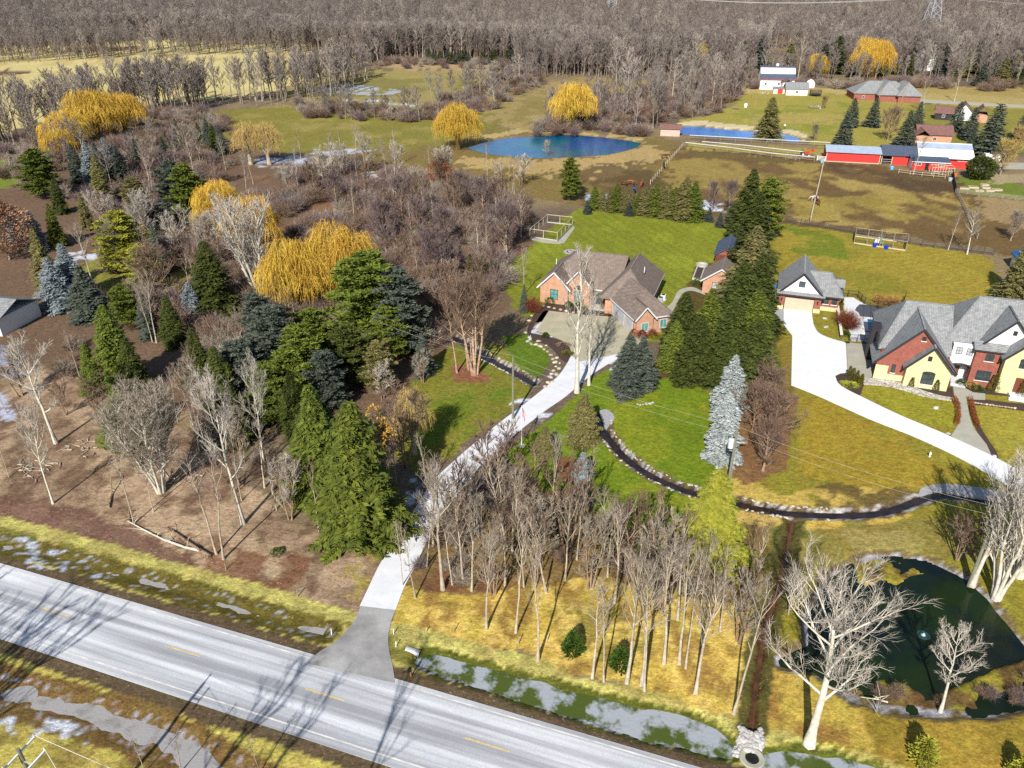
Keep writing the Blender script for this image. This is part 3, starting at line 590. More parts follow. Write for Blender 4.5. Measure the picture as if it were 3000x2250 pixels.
# ---- asphalt road with markings
def asphalt(name, c1, c2, streak=True):
    m = bpy.data.materials.new(name); m.use_nodes = True; nt = m.node_tree; N = nt.nodes; L = nt.links
    b = N['Principled BSDF']; b.inputs['Roughness'].default_value = .85; b.inputs['Specular IOR Level'].default_value = .25
    tc = N.new('ShaderNodeTexCoord')
    def nz(sc, st, det=5):
        mp = N.new('ShaderNodeMapping'); mp.inputs['Scale'].default_value = st; L.new(tc.outputs['Object'], mp.inputs[0])
        n = N.new('ShaderNodeTexNoise'); n.inputs['Scale'].default_value = sc; n.inputs['Detail'].default_value = det; n.inputs['Roughness'].default_value = .6; L.new(mp.outputs[0], n.inputs['Vector']); return n.outputs[0]
    mr = N.new('ShaderNodeMapRange'); mr.inputs[1].default_value = .36; mr.inputs[2].default_value = .64
    L.new(nz(1.0, (.02,.85,1) if streak else (.3,.3,1)), mr.inputs[0])
    mx = N.new('ShaderNodeMix'); mx.data_type = 'RGBA'; mx.inputs[6].default_value = (*c1,1); mx.inputs[7].default_value = (*c2,1); L.new(mr.outputs[0], mx.inputs[0])
    m2 = N.new('ShaderNodeMapRange'); m2.inputs[1].default_value = .3; m2.inputs[2].default_value = .7; m2.inputs[3].default_value = .88; m2.inputs[4].default_value = 1.12; L.new(nz(9,(1,1,1),6), m2.inputs[0])
    m3 = N.new('ShaderNodeMapRange'); m3.inputs[1].default_value = .3; m3.inputs[2].default_value = .7; m3.inputs[3].default_value = .9; m3.inputs[4].default_value = 1.1; L.new(nz(.25,(.3,1,1),4), m3.inputs[0])
    mm = N.new('ShaderNodeMath'); mm.operation = 'MULTIPLY'; L.new(m2.outputs[0], mm.inputs[0]); L.new(m3.outputs[0], mm.inputs[1])
    hv = N.new('ShaderNodeHueSaturation'); L.new(mx.outputs[2], hv.inputs['Color']); L.new(mm.outputs[0], hv.inputs['Value']); L.new(hv.outputs[0], b.inputs['Base Color'])
    bp = N.new('ShaderNodeBump'); bp.inputs['Distance'].default_value = .01; L.new(nz(40,(1,1,1),3), bp.inputs['Height']); L.new(bp.outputs[0], b.inputs['Normal'])
    return m
M['road'] = asphalt('worn_asphalt', C(240,242,246), C(172,174,178))
M['apron'] = asphalt('newer_asphalt', C(186,184,182), C(146,145,143), False)
mb = MB(); mb.box(-420,420,RSP,RNP,-.25,.05)
ro = mb.build('road', M['road']); ro.rotation_euler = (0,0,ROAD_A); tag(ro, kind='structure')
M['line_white'] = mat('worn_white_line', C(250,244,235,1.45), .8, nscale=3, col2=C(205,205,205), stretch=(.3,1,1))
M['line_yellow'] = mat('worn_yellow_line', C(250,214,130,1.5), .8, nscale=3, col2=C(225,190,120))
mb = MB()
for v in (RN, RS): mb.box(-400,400,v-.07,v+.07,.051,.0545)
o = mb.build('road_edge_line', M['line_white']); o.rotation_euler = (0,0,ROAD_A); tag(o, kind='structure')
mb = MB(); u0, v0 = road_uv(534,1908); u1, v1 = road_uv(952,2036); per = abs(u1-u0); vc = (v0+v1)/2
for k in range(-24,25): mb.box(u0+k*per-1.9,u0+k*per+1.9,vc-.06,vc+.06,.051,.0545)
o = mb.build('road_centre_line', M['line_yellow']); o.rotation_euler = (0,0,ROAD_A); tag(o, kind='structure')

# ---- paved drives and paths
def slabmesh(name, poly, z0, z1, m):
    mb = MB(); mb.prism(poly, z0, z1); o = mb.build(name, m); tag(o, kind='structure'); return o
def tri_prism(name, poly, z0, z1, m):
    me = bpy.data.meshes.new(name); bm = bmesh.new(); n = len(poly)
    area = sum(poly[i][0]*poly[(i+1)%n][1]-poly[(i+1)%n][0]*poly[i][1] for i in range(n))
    if area < 0: poly = poly[::-1]
    t = [bm.verts.new((p[0],p[1],z1)) for p in poly]; b = [bm.verts.new((p[0],p[1],z0)) for p in poly]
    f = bm.faces.new(t)
    for i in range(n): bm.faces.new((b[i],b[(i+1)%n],t[(i+1)%n],t[i]))
    bmesh.ops.triangulate(bm, faces=[f]); bmesh.ops.recalc_face_normals(bm, faces=bm.faces); bm.to_mesh(me); bm.free(); me.materials.append(m)
    o = link(name, me); return tag(o, kind='structure')
def concrete(name, c1, c2, joint=3.0, jc=.82):
    m = bpy.data.materials.new(name); m.use_nodes = True; nt = m.node_tree; N = nt.nodes; L = nt.links
    b = N['Principled BSDF']; b.inputs['Roughness'].default_value = .85; b.inputs['Specular IOR Level'].default_value = .25
    tc = N.new('ShaderNodeTexCoord'); mp = N.new('ShaderNodeMapping'); mp.inputs['Rotation'].default_value = (0,0,R(25)); L.new(tc.outputs['Object'], mp.inputs[0])
    br = N.new('ShaderNodeTexBrick'); br.offset = 0; br.inputs['Scale'].default_value = 1; br.inputs['Brick Width'].default_value = joint; br.inputs['Row Height'].default_value = joint; br.inputs['Mortar Size'].default_value = .012; br.inputs['Bias'].default_value = -1
    br.inputs['Color1'].default_value = (1,1,1,1); br.inputs['Color2'].default_value = (.93,.93,.93,1); br.inputs['Mortar'].default_value = (jc,jc,jc,1); L.new(mp.outputs[0], br.inputs['Vector'])
    nz = N.new('ShaderNodeTexNoise'); nz.inputs['Scale'].default_value = .5; nz.inputs['Detail'].default_value = 9; nz.inputs['Roughness'].default_value = .7; L.new(tc.outputs['Object'], nz.inputs['Vector'])
    mr = N.new('ShaderNodeMapRange'); mr.inputs[1].default_value = .35; mr.inputs[2].default_value = .65; L.new(nz.outputs[0], mr.inputs[0])
    mx = N.new('ShaderNodeMix'); mx.data_type = 'RGBA'; mx.inputs[6].default_value = (*c1,1); mx.inputs[7].default_value = (*c2,1); L.new(mr.outputs[0], mx.inputs[0])
    m2 = N.new('ShaderNodeMix'); m2.data_type = 'RGBA'; m2.blend_type = 'MULTIPLY'; m2.inputs[0].default_value = 1; L.new(mx.outputs[2], m2.inputs[6]); L.new(br.outputs[0], m2.inputs[7])
    L.new(m2.outputs[2], b.inputs['Base Color']); return m
M['conc_white'] = concrete('white_concrete', C(246,246,248,1.5), C(228,230,234,1.5))
M['conc_new'] = concrete('new_white_concrete', C(250,250,252,1.45), C(240,242,246,1.5))
M['conc_beige'] = concrete('beige_concrete', C(206,198,168), C(184,176,148), 3.6)
M['conc_grey'] = concrete('grey_concrete_path', C(200,196,178), C(180,176,160), 1.5)
M['gravel'] = mat('pale_gravel', C(205,205,208), .95, nscale=9, col2=C(150,148,148), bump=.03, bscale=12)
M['flag'] = brick_mat('flagstone_paving', C(226,222,210), C(204,198,186), C(150,140,120), .9, .6, .04)
def flat_stone():
    m = bpy.data.materials.new('pale_flagstones'); m.use_nodes = True; nt = m.node_tree; N = nt.nodes; L = nt.links
    b = N['Principled BSDF']; b.inputs['Roughness'].default_value = .85
    tc = N.new('ShaderNodeTexCoord'); v = N.new('ShaderNodeTexVoronoi'); v.feature = 'DISTANCE_TO_EDGE'; v.inputs['Scale'].default_value = 1.9; L.new(tc.outputs['Object'], v.inputs['Vector'])
    v2 = N.new('ShaderNodeTexVoronoi'); v2.inputs['Scale'].default_value = 1.9; L.new(tc.outputs['Object'], v2.inputs['Vector'])
    mr = N.new('ShaderNodeMapRange'); mr.inputs[1].default_value = .02; mr.inputs[2].default_value = .07; L.new(v.outputs[0], mr.inputs[0])
    hv = N.new('ShaderNodeSeparateColor'); L.new(v2.outputs['Color'], hv.inputs[0])
    m1 = N.new('ShaderNodeMix'); m1.data_type = 'RGBA'; m1.inputs[6].default_value = (*C(238,234,224),1); m1.inputs[7].default_value = (*C(204,196,184),1); L.new(hv.outputs[0], m1.inputs[0])
    m2 = N.new('ShaderNodeMix'); m2.data_type = 'RGBA'; m2.inputs[6].default_value = (*C(120,108,88),1); L.new(m1.outputs[2], m2.inputs[7]); L.new(mr.outputs[0], m2.inputs[0])
    L.new(m2.outputs[2], b.inputs['Base Color']); return m
M['flag'] = flat_stone()
tri_prism('driveway_apron', smooth_line(W_([(1056,1776),(1042,1812),(1012,1852),(975,1886),(928,1916),(900,1945)]))+W_([(1170,2005)])+smooth_line(W_([(1158,2002),(1150,1950),(1140,1905),(1138,1862),(1146,1822),(1159,1787)])), -.1, .056, M['apron'])
tri_prism('driveway', smooth_line(W_([(1054,1776),(1076,1730),(1115,1650),(1181,1543),(1226,1475),(1271,1407),(1344,1339),(1407,1285),(1470,1234),(1529,1190),(1583,1147),(1634,1103),(1662,1064),(1678,1030)]))+
          W_([(1700,1028),(1862,1010),(1835,1040),(1809,1052)])+smooth_line(W_([(1790,1062),(1769,1075),(1723,1106),(1656,1163),(1597,1204),(1511,1272),(1466,1317),(1407,1366),(1353,1443),(1294,1511),(1253,1583),(1221,1650),(1185,1720),(1159,1788)])), -.1, .06, M['conc_white'])
tri_prism('parking_court', W_([(1608,911),(1700,922),(1796,929),(1862,972),(1900,995),(1862,1012),(1850,1030),(1690,1062),(1676,1040),(1669,1018),(1646,997),(1572,968)]), -.1, .064, M['conc_beige'])
tri_prism('driveway', W_([(2296,903),(2377,911),(2383,950)])+smooth_line(W_([(2383,950),(2398,975),(2434,992),(2478,1004)]))+W_([(2482,1092),(2462,1094),(2447,1102)])+smooth_line(W_([(2447,1102),(2455,1122),(2479,1140),(2520,1161),(2633,1215),(2768,1272),(2904,1335),(3000,1387),(3150,1468),(3400,1610)]))+
          smooth_line(W_([(3400,1720),(3150,1550),(3000,1452),(2949,1421),(2814,1344),(2678,1280),(2542,1226),(2402,1163),(2318,1129)]))+W_([(2321,984),(2296,952)]), -.1, .06, M['conc_new'])
tri_prism('parking_pad', W_([(2480,1004),(2549,1010),(2556,1050),(2562,1085),(2550,1110),(2536,1108),(2500,1098),(2483,1092)]), -.1, .058, M['conc_grey'])
tri_prism('entry_path', smooth_line(W_([(2768,1098),(2790,1128),(2797,1172),(2810,1205),(2808,1240),(2786,1277)]))+W_([(2904,1334)])+smooth_line(W_([(2890,1303),(2868,1275),(2850,1249),(2836,1199),(2833,1170)]))+W_([(2886,1172),(2886,1154),(2850,1150),(2822,1135),(2805,1118),(2800,1100)]), -.1, .064, M['conc_grey'])
tri_prism('flagstone_path', smooth_line(W_([(2529,1108),(2580,1111),(2650,1124),(2700,1143),(2750,1158),(2795,1166)]))+smooth_line(W_([(2797,1176),(2750,1170),(2690,1158),(2640,1142),(2580,1130),(2529,1128)])), -.1, .068, M['flag'])
tri_prism('side_path', smooth_line(W_([(1950,903),(1970,885),(1983,858),(2000,846),(2030,842),(2063,856)]))+smooth_line(W_([(2066,864),(2030,852),(2006,856),(1993,870),(1975,905),(1968,913)])), -.1, .05, M['conc_grey'])
tri_prism('gravel_strip', W_([(2268,905),(2296,903),(2296,952),(2290,950),(2272,935)]), -.1, .03, M['gravel'])
tri_prism('gravel_bed', smooth_line(W_([(2692,1446),(2700,1430),(2735,1421),(2768,1418),(2836,1424),(2900,1434),(2938,1446),(2948,1458)]))+smooth_line(W_([(2942,1466),(2900,1462),(2836,1452),(2770,1440),(2735,1440),(2700,1450)])), -.3, .05, M['gravel'])
tri_prism('gravel_bed', smooth_line(W_([(1757,1212),(1758,1204),(1775,1200),(1795,1212),(1800,1228),(1790,1240)]))+W_([(1775,1262),(1768,1240)]), -.3, .045, M['gravel'])
tri_prism('street', W_([(2640,290),(2660,288),(2800,297),(3000,308),(3300,325),(3300,332),(3000,315),(2800,305),(2660,298)]), -.1, .06, M['conc_grey'])
tri_prism('barn_yard_drive', W_([(2830,478),(2870,482),(2960,476),(3150,482),(3150,500),(2950,495),(2900,505),(2860,500)]), -.1, .05, M['conc_grey'])
# ================================================================ TREES
M['bark_grey'] = mat('grey_bark', C(222,208,184), .9, .1, nscale=1.5, col2=C(170,154,132), rnd=.14)
M['bark_far'] = mat('weathered_grey_bark', C(168,154,138), .9, .1, nscale=1.5, col2=C(126,114,102), rnd=.2)
M['bark_palefar'] = mat('far_pale_bark', C(206,194,176), .9, .1, nscale=1.5, col2=C(160,148,134), rnd=.15)
M['twig_palefar'] = mat('far_pale_twigs', C(200,188,174), .9, .1, nscale=.5, col2=C(158,146,136), rnd=.15)
M['bark_pale'] = mat('pale_bark', C(244,238,222), .9, .1, nscale=1.5, col2=C(200,190,170), rnd=.08)
M['bark_brown'] = mat('brown_bark', C(184,158,130), .9, .1, nscale=1.5, col2=C(134,112,90), rnd=.15)
M['bark_birch'] = mat('birch_bark', C(226,196,168), .9, .1, nscale=3, col2=C(160,120,96), rnd=.05)
M['twig_grey'] = mat('grey_twigs', C(192,178,160), .9, .1, nscale=.5, col2=C(150,136,122), rnd=.15)
M['twig_far'] = mat('brown_grey_twigs', C(170,158,150), .9, .1, nscale=.3, col2=C(130,118,112), rnd=.25)
M['twig_pale'] = mat('pale_twigs', C(222,212,196), .9, .1, nscale=.5, col2=C(178,168,154), rnd=.1)
M['twig_brown'] = mat('brown_twigs', C(164,138,118), .9, .1, nscale=.5, col2=C(120,98,84), rnd=.18)
M['twig_purple'] = mat('purplish_twigs', C(158,138,134), .9, .1, nscale=.5, col2=C(116,98,98), rnd=.15)
M['twig_red'] = mat('red_brown_twigs', C(150,84,62), .9, .1, nscale=.5, col2=C(112,60,46), rnd=.1)
M['willow'] = mat('yellow_willow_strands', C(246,204,84), .8, .15, nscale=.4, col2=C(206,158,62), rnd=.10)
M['willow_tan'] = mat('tan_willow_strands', C(222,192,116), .8, .15, nscale=.5, col2=C(186,156,96), rnd=.1)
M['bark_willow'] = mat('willow_bark', C(150,118,60), .9, .1, nscale=2, col2=C(104,80,44))
M['needle_dark'] = mat('dark_green_needles', C(104,112,48), .8, .15, nscale=2, col2=C(46,58,28), rnd=.12)  # needles: second tone kept dark, painting lit and shaded contrast into the foliage
M['needle_green'] = mat('green_needles', C(136,146,54), .8, .15, nscale=2, col2=C(66,82,34), rnd=.15)
M['needle_olive'] = mat('olive_needles', C(158,148,90), .8, .15, nscale=1.6, col2=C(100,98,58), rnd=.12)
M['needle_yellow'] = mat('yellow_green_needles', C(198,194,72), .8, .15, nscale=1.6, col2=C(138,144,52), rnd=.12)
M['needle_bluegreen'] = mat('blue_green_needles', C(116,124,108), .8, .15, nscale=2, col2=C(62,72,62), rnd=.12)
M['needle_blue'] = mat('blue_needles', C(176,186,190), .8, .15, nscale=1.6, col2=C(116,130,132), rnd=.10)
M['needle_silver'] = mat('silver_blue_needles', C(218,224,222), .8, .15, nscale=1.6, col2=C(148,158,152), rnd=.05)
M['arb'] = mat('arborvitae_green', C(132,120,40), .8, .15, nscale=3, col2=C(84,86,30), rnd=.1)
M['arb_green'] = mat('fresh_green_foliage', C(84,112,36), .8, .15, nscale=3, col2=C(52,78,26), rnd=.1)
M['leaf_tan'] = mat('dead_oak_leaves', C(206,164,124), .9, .1, nscale=.8, col2=C(160,112,82), rnd=.1)
M['leaf_red'] = mat('russet_leaves', C(176,96,54), .9, .1, nscale=2, col2=C(124,70,42), rnd=.1)
M['grass_tan'] = mat('dry_ornamental_grass', C(216,172,104), .9, .1, nscale=3, col2=C(170,124,70), rnd=.1)
M['moss'] = mat('green_weeds', C(84,98,44), .9, .1, nscale=3, col2=C(58,72,36), rnd=.1)
M['trunk'] = mat('conifer_bark', C(118,92,68), .9, .1, nscale=2)

def np_mesh(name, V, F, m, smooth=False):
    """mesh from arrays; F is a list of (k x n) index arrays"""
    me = bpy.data.meshes.new(name); V = np.asarray(V, np.float32)
    me.vertices.add(len(V)); me.vertices.foreach_set('co', V.ravel())
    loops = []; starts = []; c = 0
    for f in F:
        f = np.asarray(f, np.int32)
        if len(f) == 0: continue
        loops.append(f.ravel()); starts.append(c+np.arange(len(f), dtype=np.int32)*f.shape[1]); c += f.size
    loops = np.concatenate(loops); starts = np.concatenate(starts)
    me.loops.add(len(loops)); me.loops.foreach_set('vertex_index', loops)
    me.polygons.add(len(starts)); me.polygons.foreach_set('loop_start', starts)
    me.update(calc_edges=True); me.materials.append(m)
    if smooth: me.polygons.foreach_set('use_smooth', [True]*len(starts))
    return me
class TB:
    """numpy branch builder"""
    def __init__(s): s.V = []; s.Q = []; s.T = []; s.n = 0
    def tube(s, pts, rad, k=5):
        pts = np.asarray(pts); m = len(pts); d = np.gradient(pts, axis=0); d /= np.linalg.norm(d,axis=1)[:,None]+1e-9
        a = np.array([0,0,1.]) if abs(d[0,2]) < .8 else np.array([1.,0,0])
        u = np.cross(d, a); u /= np.linalg.norm(u,axis=1)[:,None]+1e-9; w = np.cross(d,u)
        t = 2*np.pi*np.arange(k)/k
        v = pts[:,None,:]+(u[:,None,:]*np.cos(t)[None,:,None]+w[:,None,:]*np.sin(t)[None,:,None])*np.asarray(rad)[:,None,None]
        s.V.append(v.reshape(-1,3)); b = s.n
        i = (np.arange(m-1)[:,None]*k+np.arange(k)[None,:]).ravel(); j = (np.arange(m-1)[:,None]*k+(np.arange(k)[None,:]+1)%k).ravel()
        s.Q.append(np.stack([b+i,b+j,b+j+k,b+i+k],1)); s.n += m*k
    def ribbons(s, A, B, w, rng, mid=None):
        """thin bent blades from A to B (n x 3)"""
        n = len(A)
        if n == 0: return
        d = B-A; r = rng.normal(size=(n,3)); sd = np.cross(d,r); sd /= np.linalg.norm(sd,axis=1)[:,None]+1e-9; sd = sd*np.asarray(w).reshape(-1,1)/2
        if mid is None: mid = (A+B)/2+rng.normal(size=(n,3))*np.linalg.norm(d,axis=1)[:,None]*.06
        V = np.concatenate([A-sd,A+sd,mid+sd*.8,mid-sd*.8,B],0); i = np.arange(n); b = s.n
        s.V.append(V); s.Q.append(np.stack([b+i,b+n+i,b+2*n+i,b+3*n+i],1)); s.T.append(np.stack([b+3*n+i,b+2*n+i,b+4*n+i],1)); s.n += 5*n
    def leaves(s, A, B, w, rng, nrm=None):
        """flat diamond blades from A to B"""
        n = len(A); d = B-A; r = rng.normal(size=(n,3)) if nrm is None else nrm
        sd = np.cross(d,r); sd /= np.linalg.norm(sd,axis=1)[:,None]+1e-9; sd = sd*np.asarray(w).reshape(-1,1)/2; c = A*.45+B*.55
        V = np.concatenate([A,c+sd,B,c-sd],0); i = np.arange(n); b = s.n
        s.V.append(V); s.Q.append(np.stack([b+i,b+n+i,b+2*n+i,b+3*n+i],1)); s.n += 4*n
    def mesh(s, name, m):
        if not s.V: return None
        F = []
        if s.Q: F.append(np.concatenate(s.Q))
        if s.T: F.append(np.concatenate(s.T))
        return np_mesh(name, np.concatenate(s.V), F, m)
def unit(v): return v/(np.linalg.norm(v)+1e-9)

def bare_tree(seed, H=14, fork=.3, spread=.35, limbs=14, stems=1, up=.35, r0=.19, sub=7, tw=9, droop=0., crown_only=False, twig=.03, env='oval', lean=.04, l2r=.55):
    """returns (trunk, crown) builders for a leafless tree H metres tall"""
    rng = np.random.default_rng(seed); T = TB(); K = TB(); tips = []
    for st in range(stems):
        if stems > 1: a = 2*np.pi*(st+rng.uniform(0,.5))/stems; ln = np.array([math.cos(a),math.sin(a)])*rng.uniform(.10,.24)
        else: ln = rng.normal(size=2)*lean
        hs = H*rng.uniform(.82,1) if stems > 1 else H
        n = 9; t = np.linspace(0,1,n); wob = np.cumsum(rng.normal(size=(n,2))*.012*H,axis=0)*t[:,None]
        pts = np.stack([ln[0]*hs*t+wob[:,0], ln[1]*hs*t+wob[:,1], hs*t],1)
        if stems > 1: pts[:,:2] += np.array([math.cos(a),math.sin(a)])*.25
        rr = r0*(1 if stems == 1 else .72)
        rad = rr*(1-t)**.8+.015; rad[0] *= 1.5
        T.tube(pts, rad, 6)
        nl = limbs if stems == 1 else max(6, limbs//2)
        for i in range(nl):
            f = fork+(1-fork)*((i+rng.uniform(0,.9))/nl)**.85; f = min(f,.97)
            p = np.array([np.interp(f,t,pts[:,j]) for j in range(3)])
            az = i*2.4+rng.uniform(-.5,.5)
            g = (f-fork)/(1-fork)
            if env == 'oval': e = math.sin(math.pi*(.18+.78*g))**.8
            elif env == 'vase': e = .55+.65*g if g < .7 else 1.0-.6*(g-.7)/.3
            else: e = 1.05-g*.85
            Lb = H*spread*e*rng.uniform(.75,1.15)
            elv = up+(1-up)*g*.6+rng.uniform(-.15,.15)
            d = np.array([math.cos(az)*math.cos(elv*1.4), math.sin(az)*math.cos(elv*1.4), math.sin(elv*1.4)])
            m = 6; q = [p]; dd = d.copy()
            for k in range(m-1):
                dd = unit(dd+rng.normal(size=3)*.085+np.array([0,0,.09-droop*.5])); q.append(q[-1]+dd*Lb/(m-1))
            q = np.array(q); rb = max(.03, rad[0]/1.5*.42*(1-f*.55)); tb = np.linspace(0,1,m)
            T.tube(q, rb*(1-tb)**.8+.012, 4)
            for j in range(sub):
                fj = .22+.78*(j+rng.uniform(0,.9))/sub; fj = min(fj,.99)
                pj = np.array([np.interp(fj,tb,q[:,c]) for c in range(3)])
                sj = (1 if j % 2 else -1); pr_ = unit(np.cross(dd,[0,0,1.])+1e-3); dj = unit(dd*.9+pr_*sj*.45+rng.normal(size=3)*.32+np.array([0,0,.22-droop]))
                Ls = Lb*l2r*(1.1-.6*fj)*rng.uniform(.7,1.2)
                ms = 4; qs = [pj]; de = dj.copy()
                for k in range(ms-1):
                    de = unit(de+rng.normal(size=3)*.09+np.array([0,0,.06-droop])); qs.append(qs[-1]+de*Ls/(ms-1))
                qs = np.array(qs); ts = np.linspace(0,1,ms)
                K.tube(qs, np.maximum(twig*.9*(1-ts)+twig*.45,twig*.4), 3)
                tt = rng.uniform(.15,1,tw); A = np.stack([np.interp(tt,ts,qs[:,c]) for c in range(3)],1)
                D = de[None,:]*.95+rng.normal(size=(tw,3))*.42+np.array([0,0,.18-droop*1.2]); D /= np.linalg.norm(D,axis=1)[:,None]
                B = A+D*(Ls*.62*rng.uniform(.6,1.2,tw))[:,None]; K.ribbons(A,B,twig*.9,rng); tips.append(B)
                D2 = D[:, None, :]+rng.normal(size=(tw,2,3))*.42; D2 /= np.linalg.norm(D2,axis=2)[:,:,None]
                A2 = (A+(B-A)*.5)[:,None,:].repeat(2,1).reshape(-1,3); B2 = A2+D2.reshape(-1,3)*Ls*.34; K.ribbons(A2,B2,twig*.6,rng)
    return T, K, (np.concatenate(tips) if tips else None)
def fine_top(T,K): pass

def spruce(seed, H=12, W=2.6, dens=1.0, droop=.25, skirt=.04, ragged=.12, blade=.30):
    """conifer of tiered drooping boughs; each bough a feather of needle blades"""
    rng = np.random.default_rng(seed); T = TB(); K = TB()
    T.tube(np.array([[0,0,0],[0,0,H*.5],[0,0,H*.96]]), np.array([.02*H+.03,.012*H,.02]), 6)
    z = H*skirt; az = 0; ph = rng.uniform(0,6.28,4); AA = []; BB = []; WW = []; NN = []
    while z < H*.985:
        g = z/H; Rr = W*(1-g)**.72*(1+.10*math.sin(z*2.2+seed))
        if g < .12: Rr *= .82+g*1.5
        nb = max(4, int((5+6*(1-g))*dens)); off = rng.uniform(0,6.28)
        for b in range(nb):
            a = off+2*math.pi*b/nb+rng.uniform(-.25,.25); L_ = Rr*rng.uniform(1-ragged*2,1+ragged)*(1+.16*math.sin(a*2+ph[0]+z*.5)+.12*math.sin(a*3+ph[1]-z*.9)+(.10*math.sin(a*5+z*1.7+ph[2]))); L_ = max(L_,.12)
            dirh = np.array([math.cos(a),math.sin(a),0]); side = np.array([-math.sin(a),math.cos(a),0])
            n = max(4, int(L_/(.17*blade/.30))); t = np.linspace(.12,1,n)
            rise = rng.uniform(.0,.12); zz = z+L_*(rise*t-droop*1.3*t*t+droop*.5*t**3)
            sp = dirh[None]*(t*L_)[:,None]; sp[:,2] = zz
            AA.append(sp[:-1]); BB.append(sp[1:]*1.0+np.array([0,0,.02])); WW.append(np.full(n-1,blade*.5)); NN.append(np.tile([0,0,1.],(n-1,1)))
            for sgn in (-1,1):
                k = n; tt = np.linspace(.15,1,k); A = dirh[None]*(tt*L_)[:,None]; A[:,2] = np.interp(tt,t,zz)
                bl = blade*1.5*(.45+.9*np.sin(np.pi*np.clip(tt*.9,0,1)))*min(1,.5+L_*.35)*rng.uniform(.7,1.25,k)
                B = A+(dirh*.62+side*sgn*.85)[None]*bl[:,None]; B[:,2] -= bl*(.10+droop*.9)*rng.uniform(.3,1.6,k); B += rng.normal(size=B.shape)*.03
                AA.append(A); BB.append(B); WW.append(bl*.42); NN.append(np.array([0,0,1.])[None]+rng.normal(size=(k,3))*.35)
            # hanging sprays under the bough
            k = max(2,n//2); tt = rng.uniform(.3,1,k); A = dirh[None]*(tt*L_)[:,None]; A[:,2] = np.interp(tt,t,zz)
            B = A+rng.normal(size=(k,3))*.08+np.array([0,0,-1])*blade*rng.uniform(.5,1.2,k)[:,None]
            AA.append(A); BB.append(B); WW.append(np.full(k,blade*.35)); NN.append(rng.normal(size=(k,3)))
        z += .26*(blade/.30)*(.75+.5*(1-g))
    k = 10; A = np.tile([0,0,H*.93],(k,1))+rng.normal(size=(k,3))*[.02,.02,.1]; B = A+rng.normal(size=(k,3))*.12+np.array([0,0,.3]); AA.append(A); BB.append(B); WW.append(np.full(k,.08)); NN.append(rng.normal(size=(k,3)))
    K.leaves(np.concatenate(AA),np.concatenate(BB),np.concatenate(WW),rng,np.concatenate(NN))
    return T, K
def pine(seed, H=14, W=4.2, start=.12, clumps=150, cs=1.0):
    """white pine: level limbs carrying separate flat clouds of needles"""
    rng = np.random.default_rng(seed); T = TB(); K = TB()
    T.tube(np.array([[0,0,0],[.1,.05,H*.5],[0,0,H*.97]]), np.array([.26,.17,.03]), 7)
    AA=[];BB=[]; z = H*start; az = 0.
    tiers = int(H/.75)
    for i in range(tiers):
        g = start+(1-start)*i/tiers; zc = H*g; Rr = W*math.sin(math.pi*(.30+.66*(g-start)/(1-start)))**.75*(1-.25*g)
        nb = 5 if g < .85 else 4; az += rng.uniform(.3,1.0)
        for b in range(nb):
            a = az+2*math.pi*b/nb+rng.uniform(-.3,.3); L_ = Rr*rng.uniform(.55,1.15); e = .10+.35*g+rng.uniform(-.08,.12)
            d = np.array([math.cos(a),math.sin(a),math.tan(e)]); q = np.array([[0,0,zc],d*L_*.5+[0,0,zc],d*L_+[0,0,zc+.12*L_]])
            T.tube(q, np.array([.07,.045,.02])*(1.2-g), 4)
            nc = max(2,int(L_/.62))
            for c in range(nc):
                t = .35+.65*(c+.5)/nc; ctr = np.array([np.interp(t,[0,.5,1],q[:,k]) for k in range(3)])+rng.normal(size=3)*[.3,.3,.12]
                s = cs*rng.uniform(.65,1.2)*(1.15-.35*g); n = 62
                r = rng.normal(size=(n,3)); r /= np.linalg.norm(r,axis=1)[:,None]; r[:,2] = np.abs(r[:,2])*.55-.12
                A = ctr+r*s*.25*[1,1,.6]+rng.normal(size=(n,3))*[.22,.22,.06]*s; B = A+(r+np.array([0,0,.22]))*s*rng.uniform(.45,.85,n)[:,None]
                AA.append(A); BB.append(B)
    A = np.concatenate(AA); B = np.concatenate(BB); K.leaves(A,B,np.full(len(A),.20),rng)
    return T, K
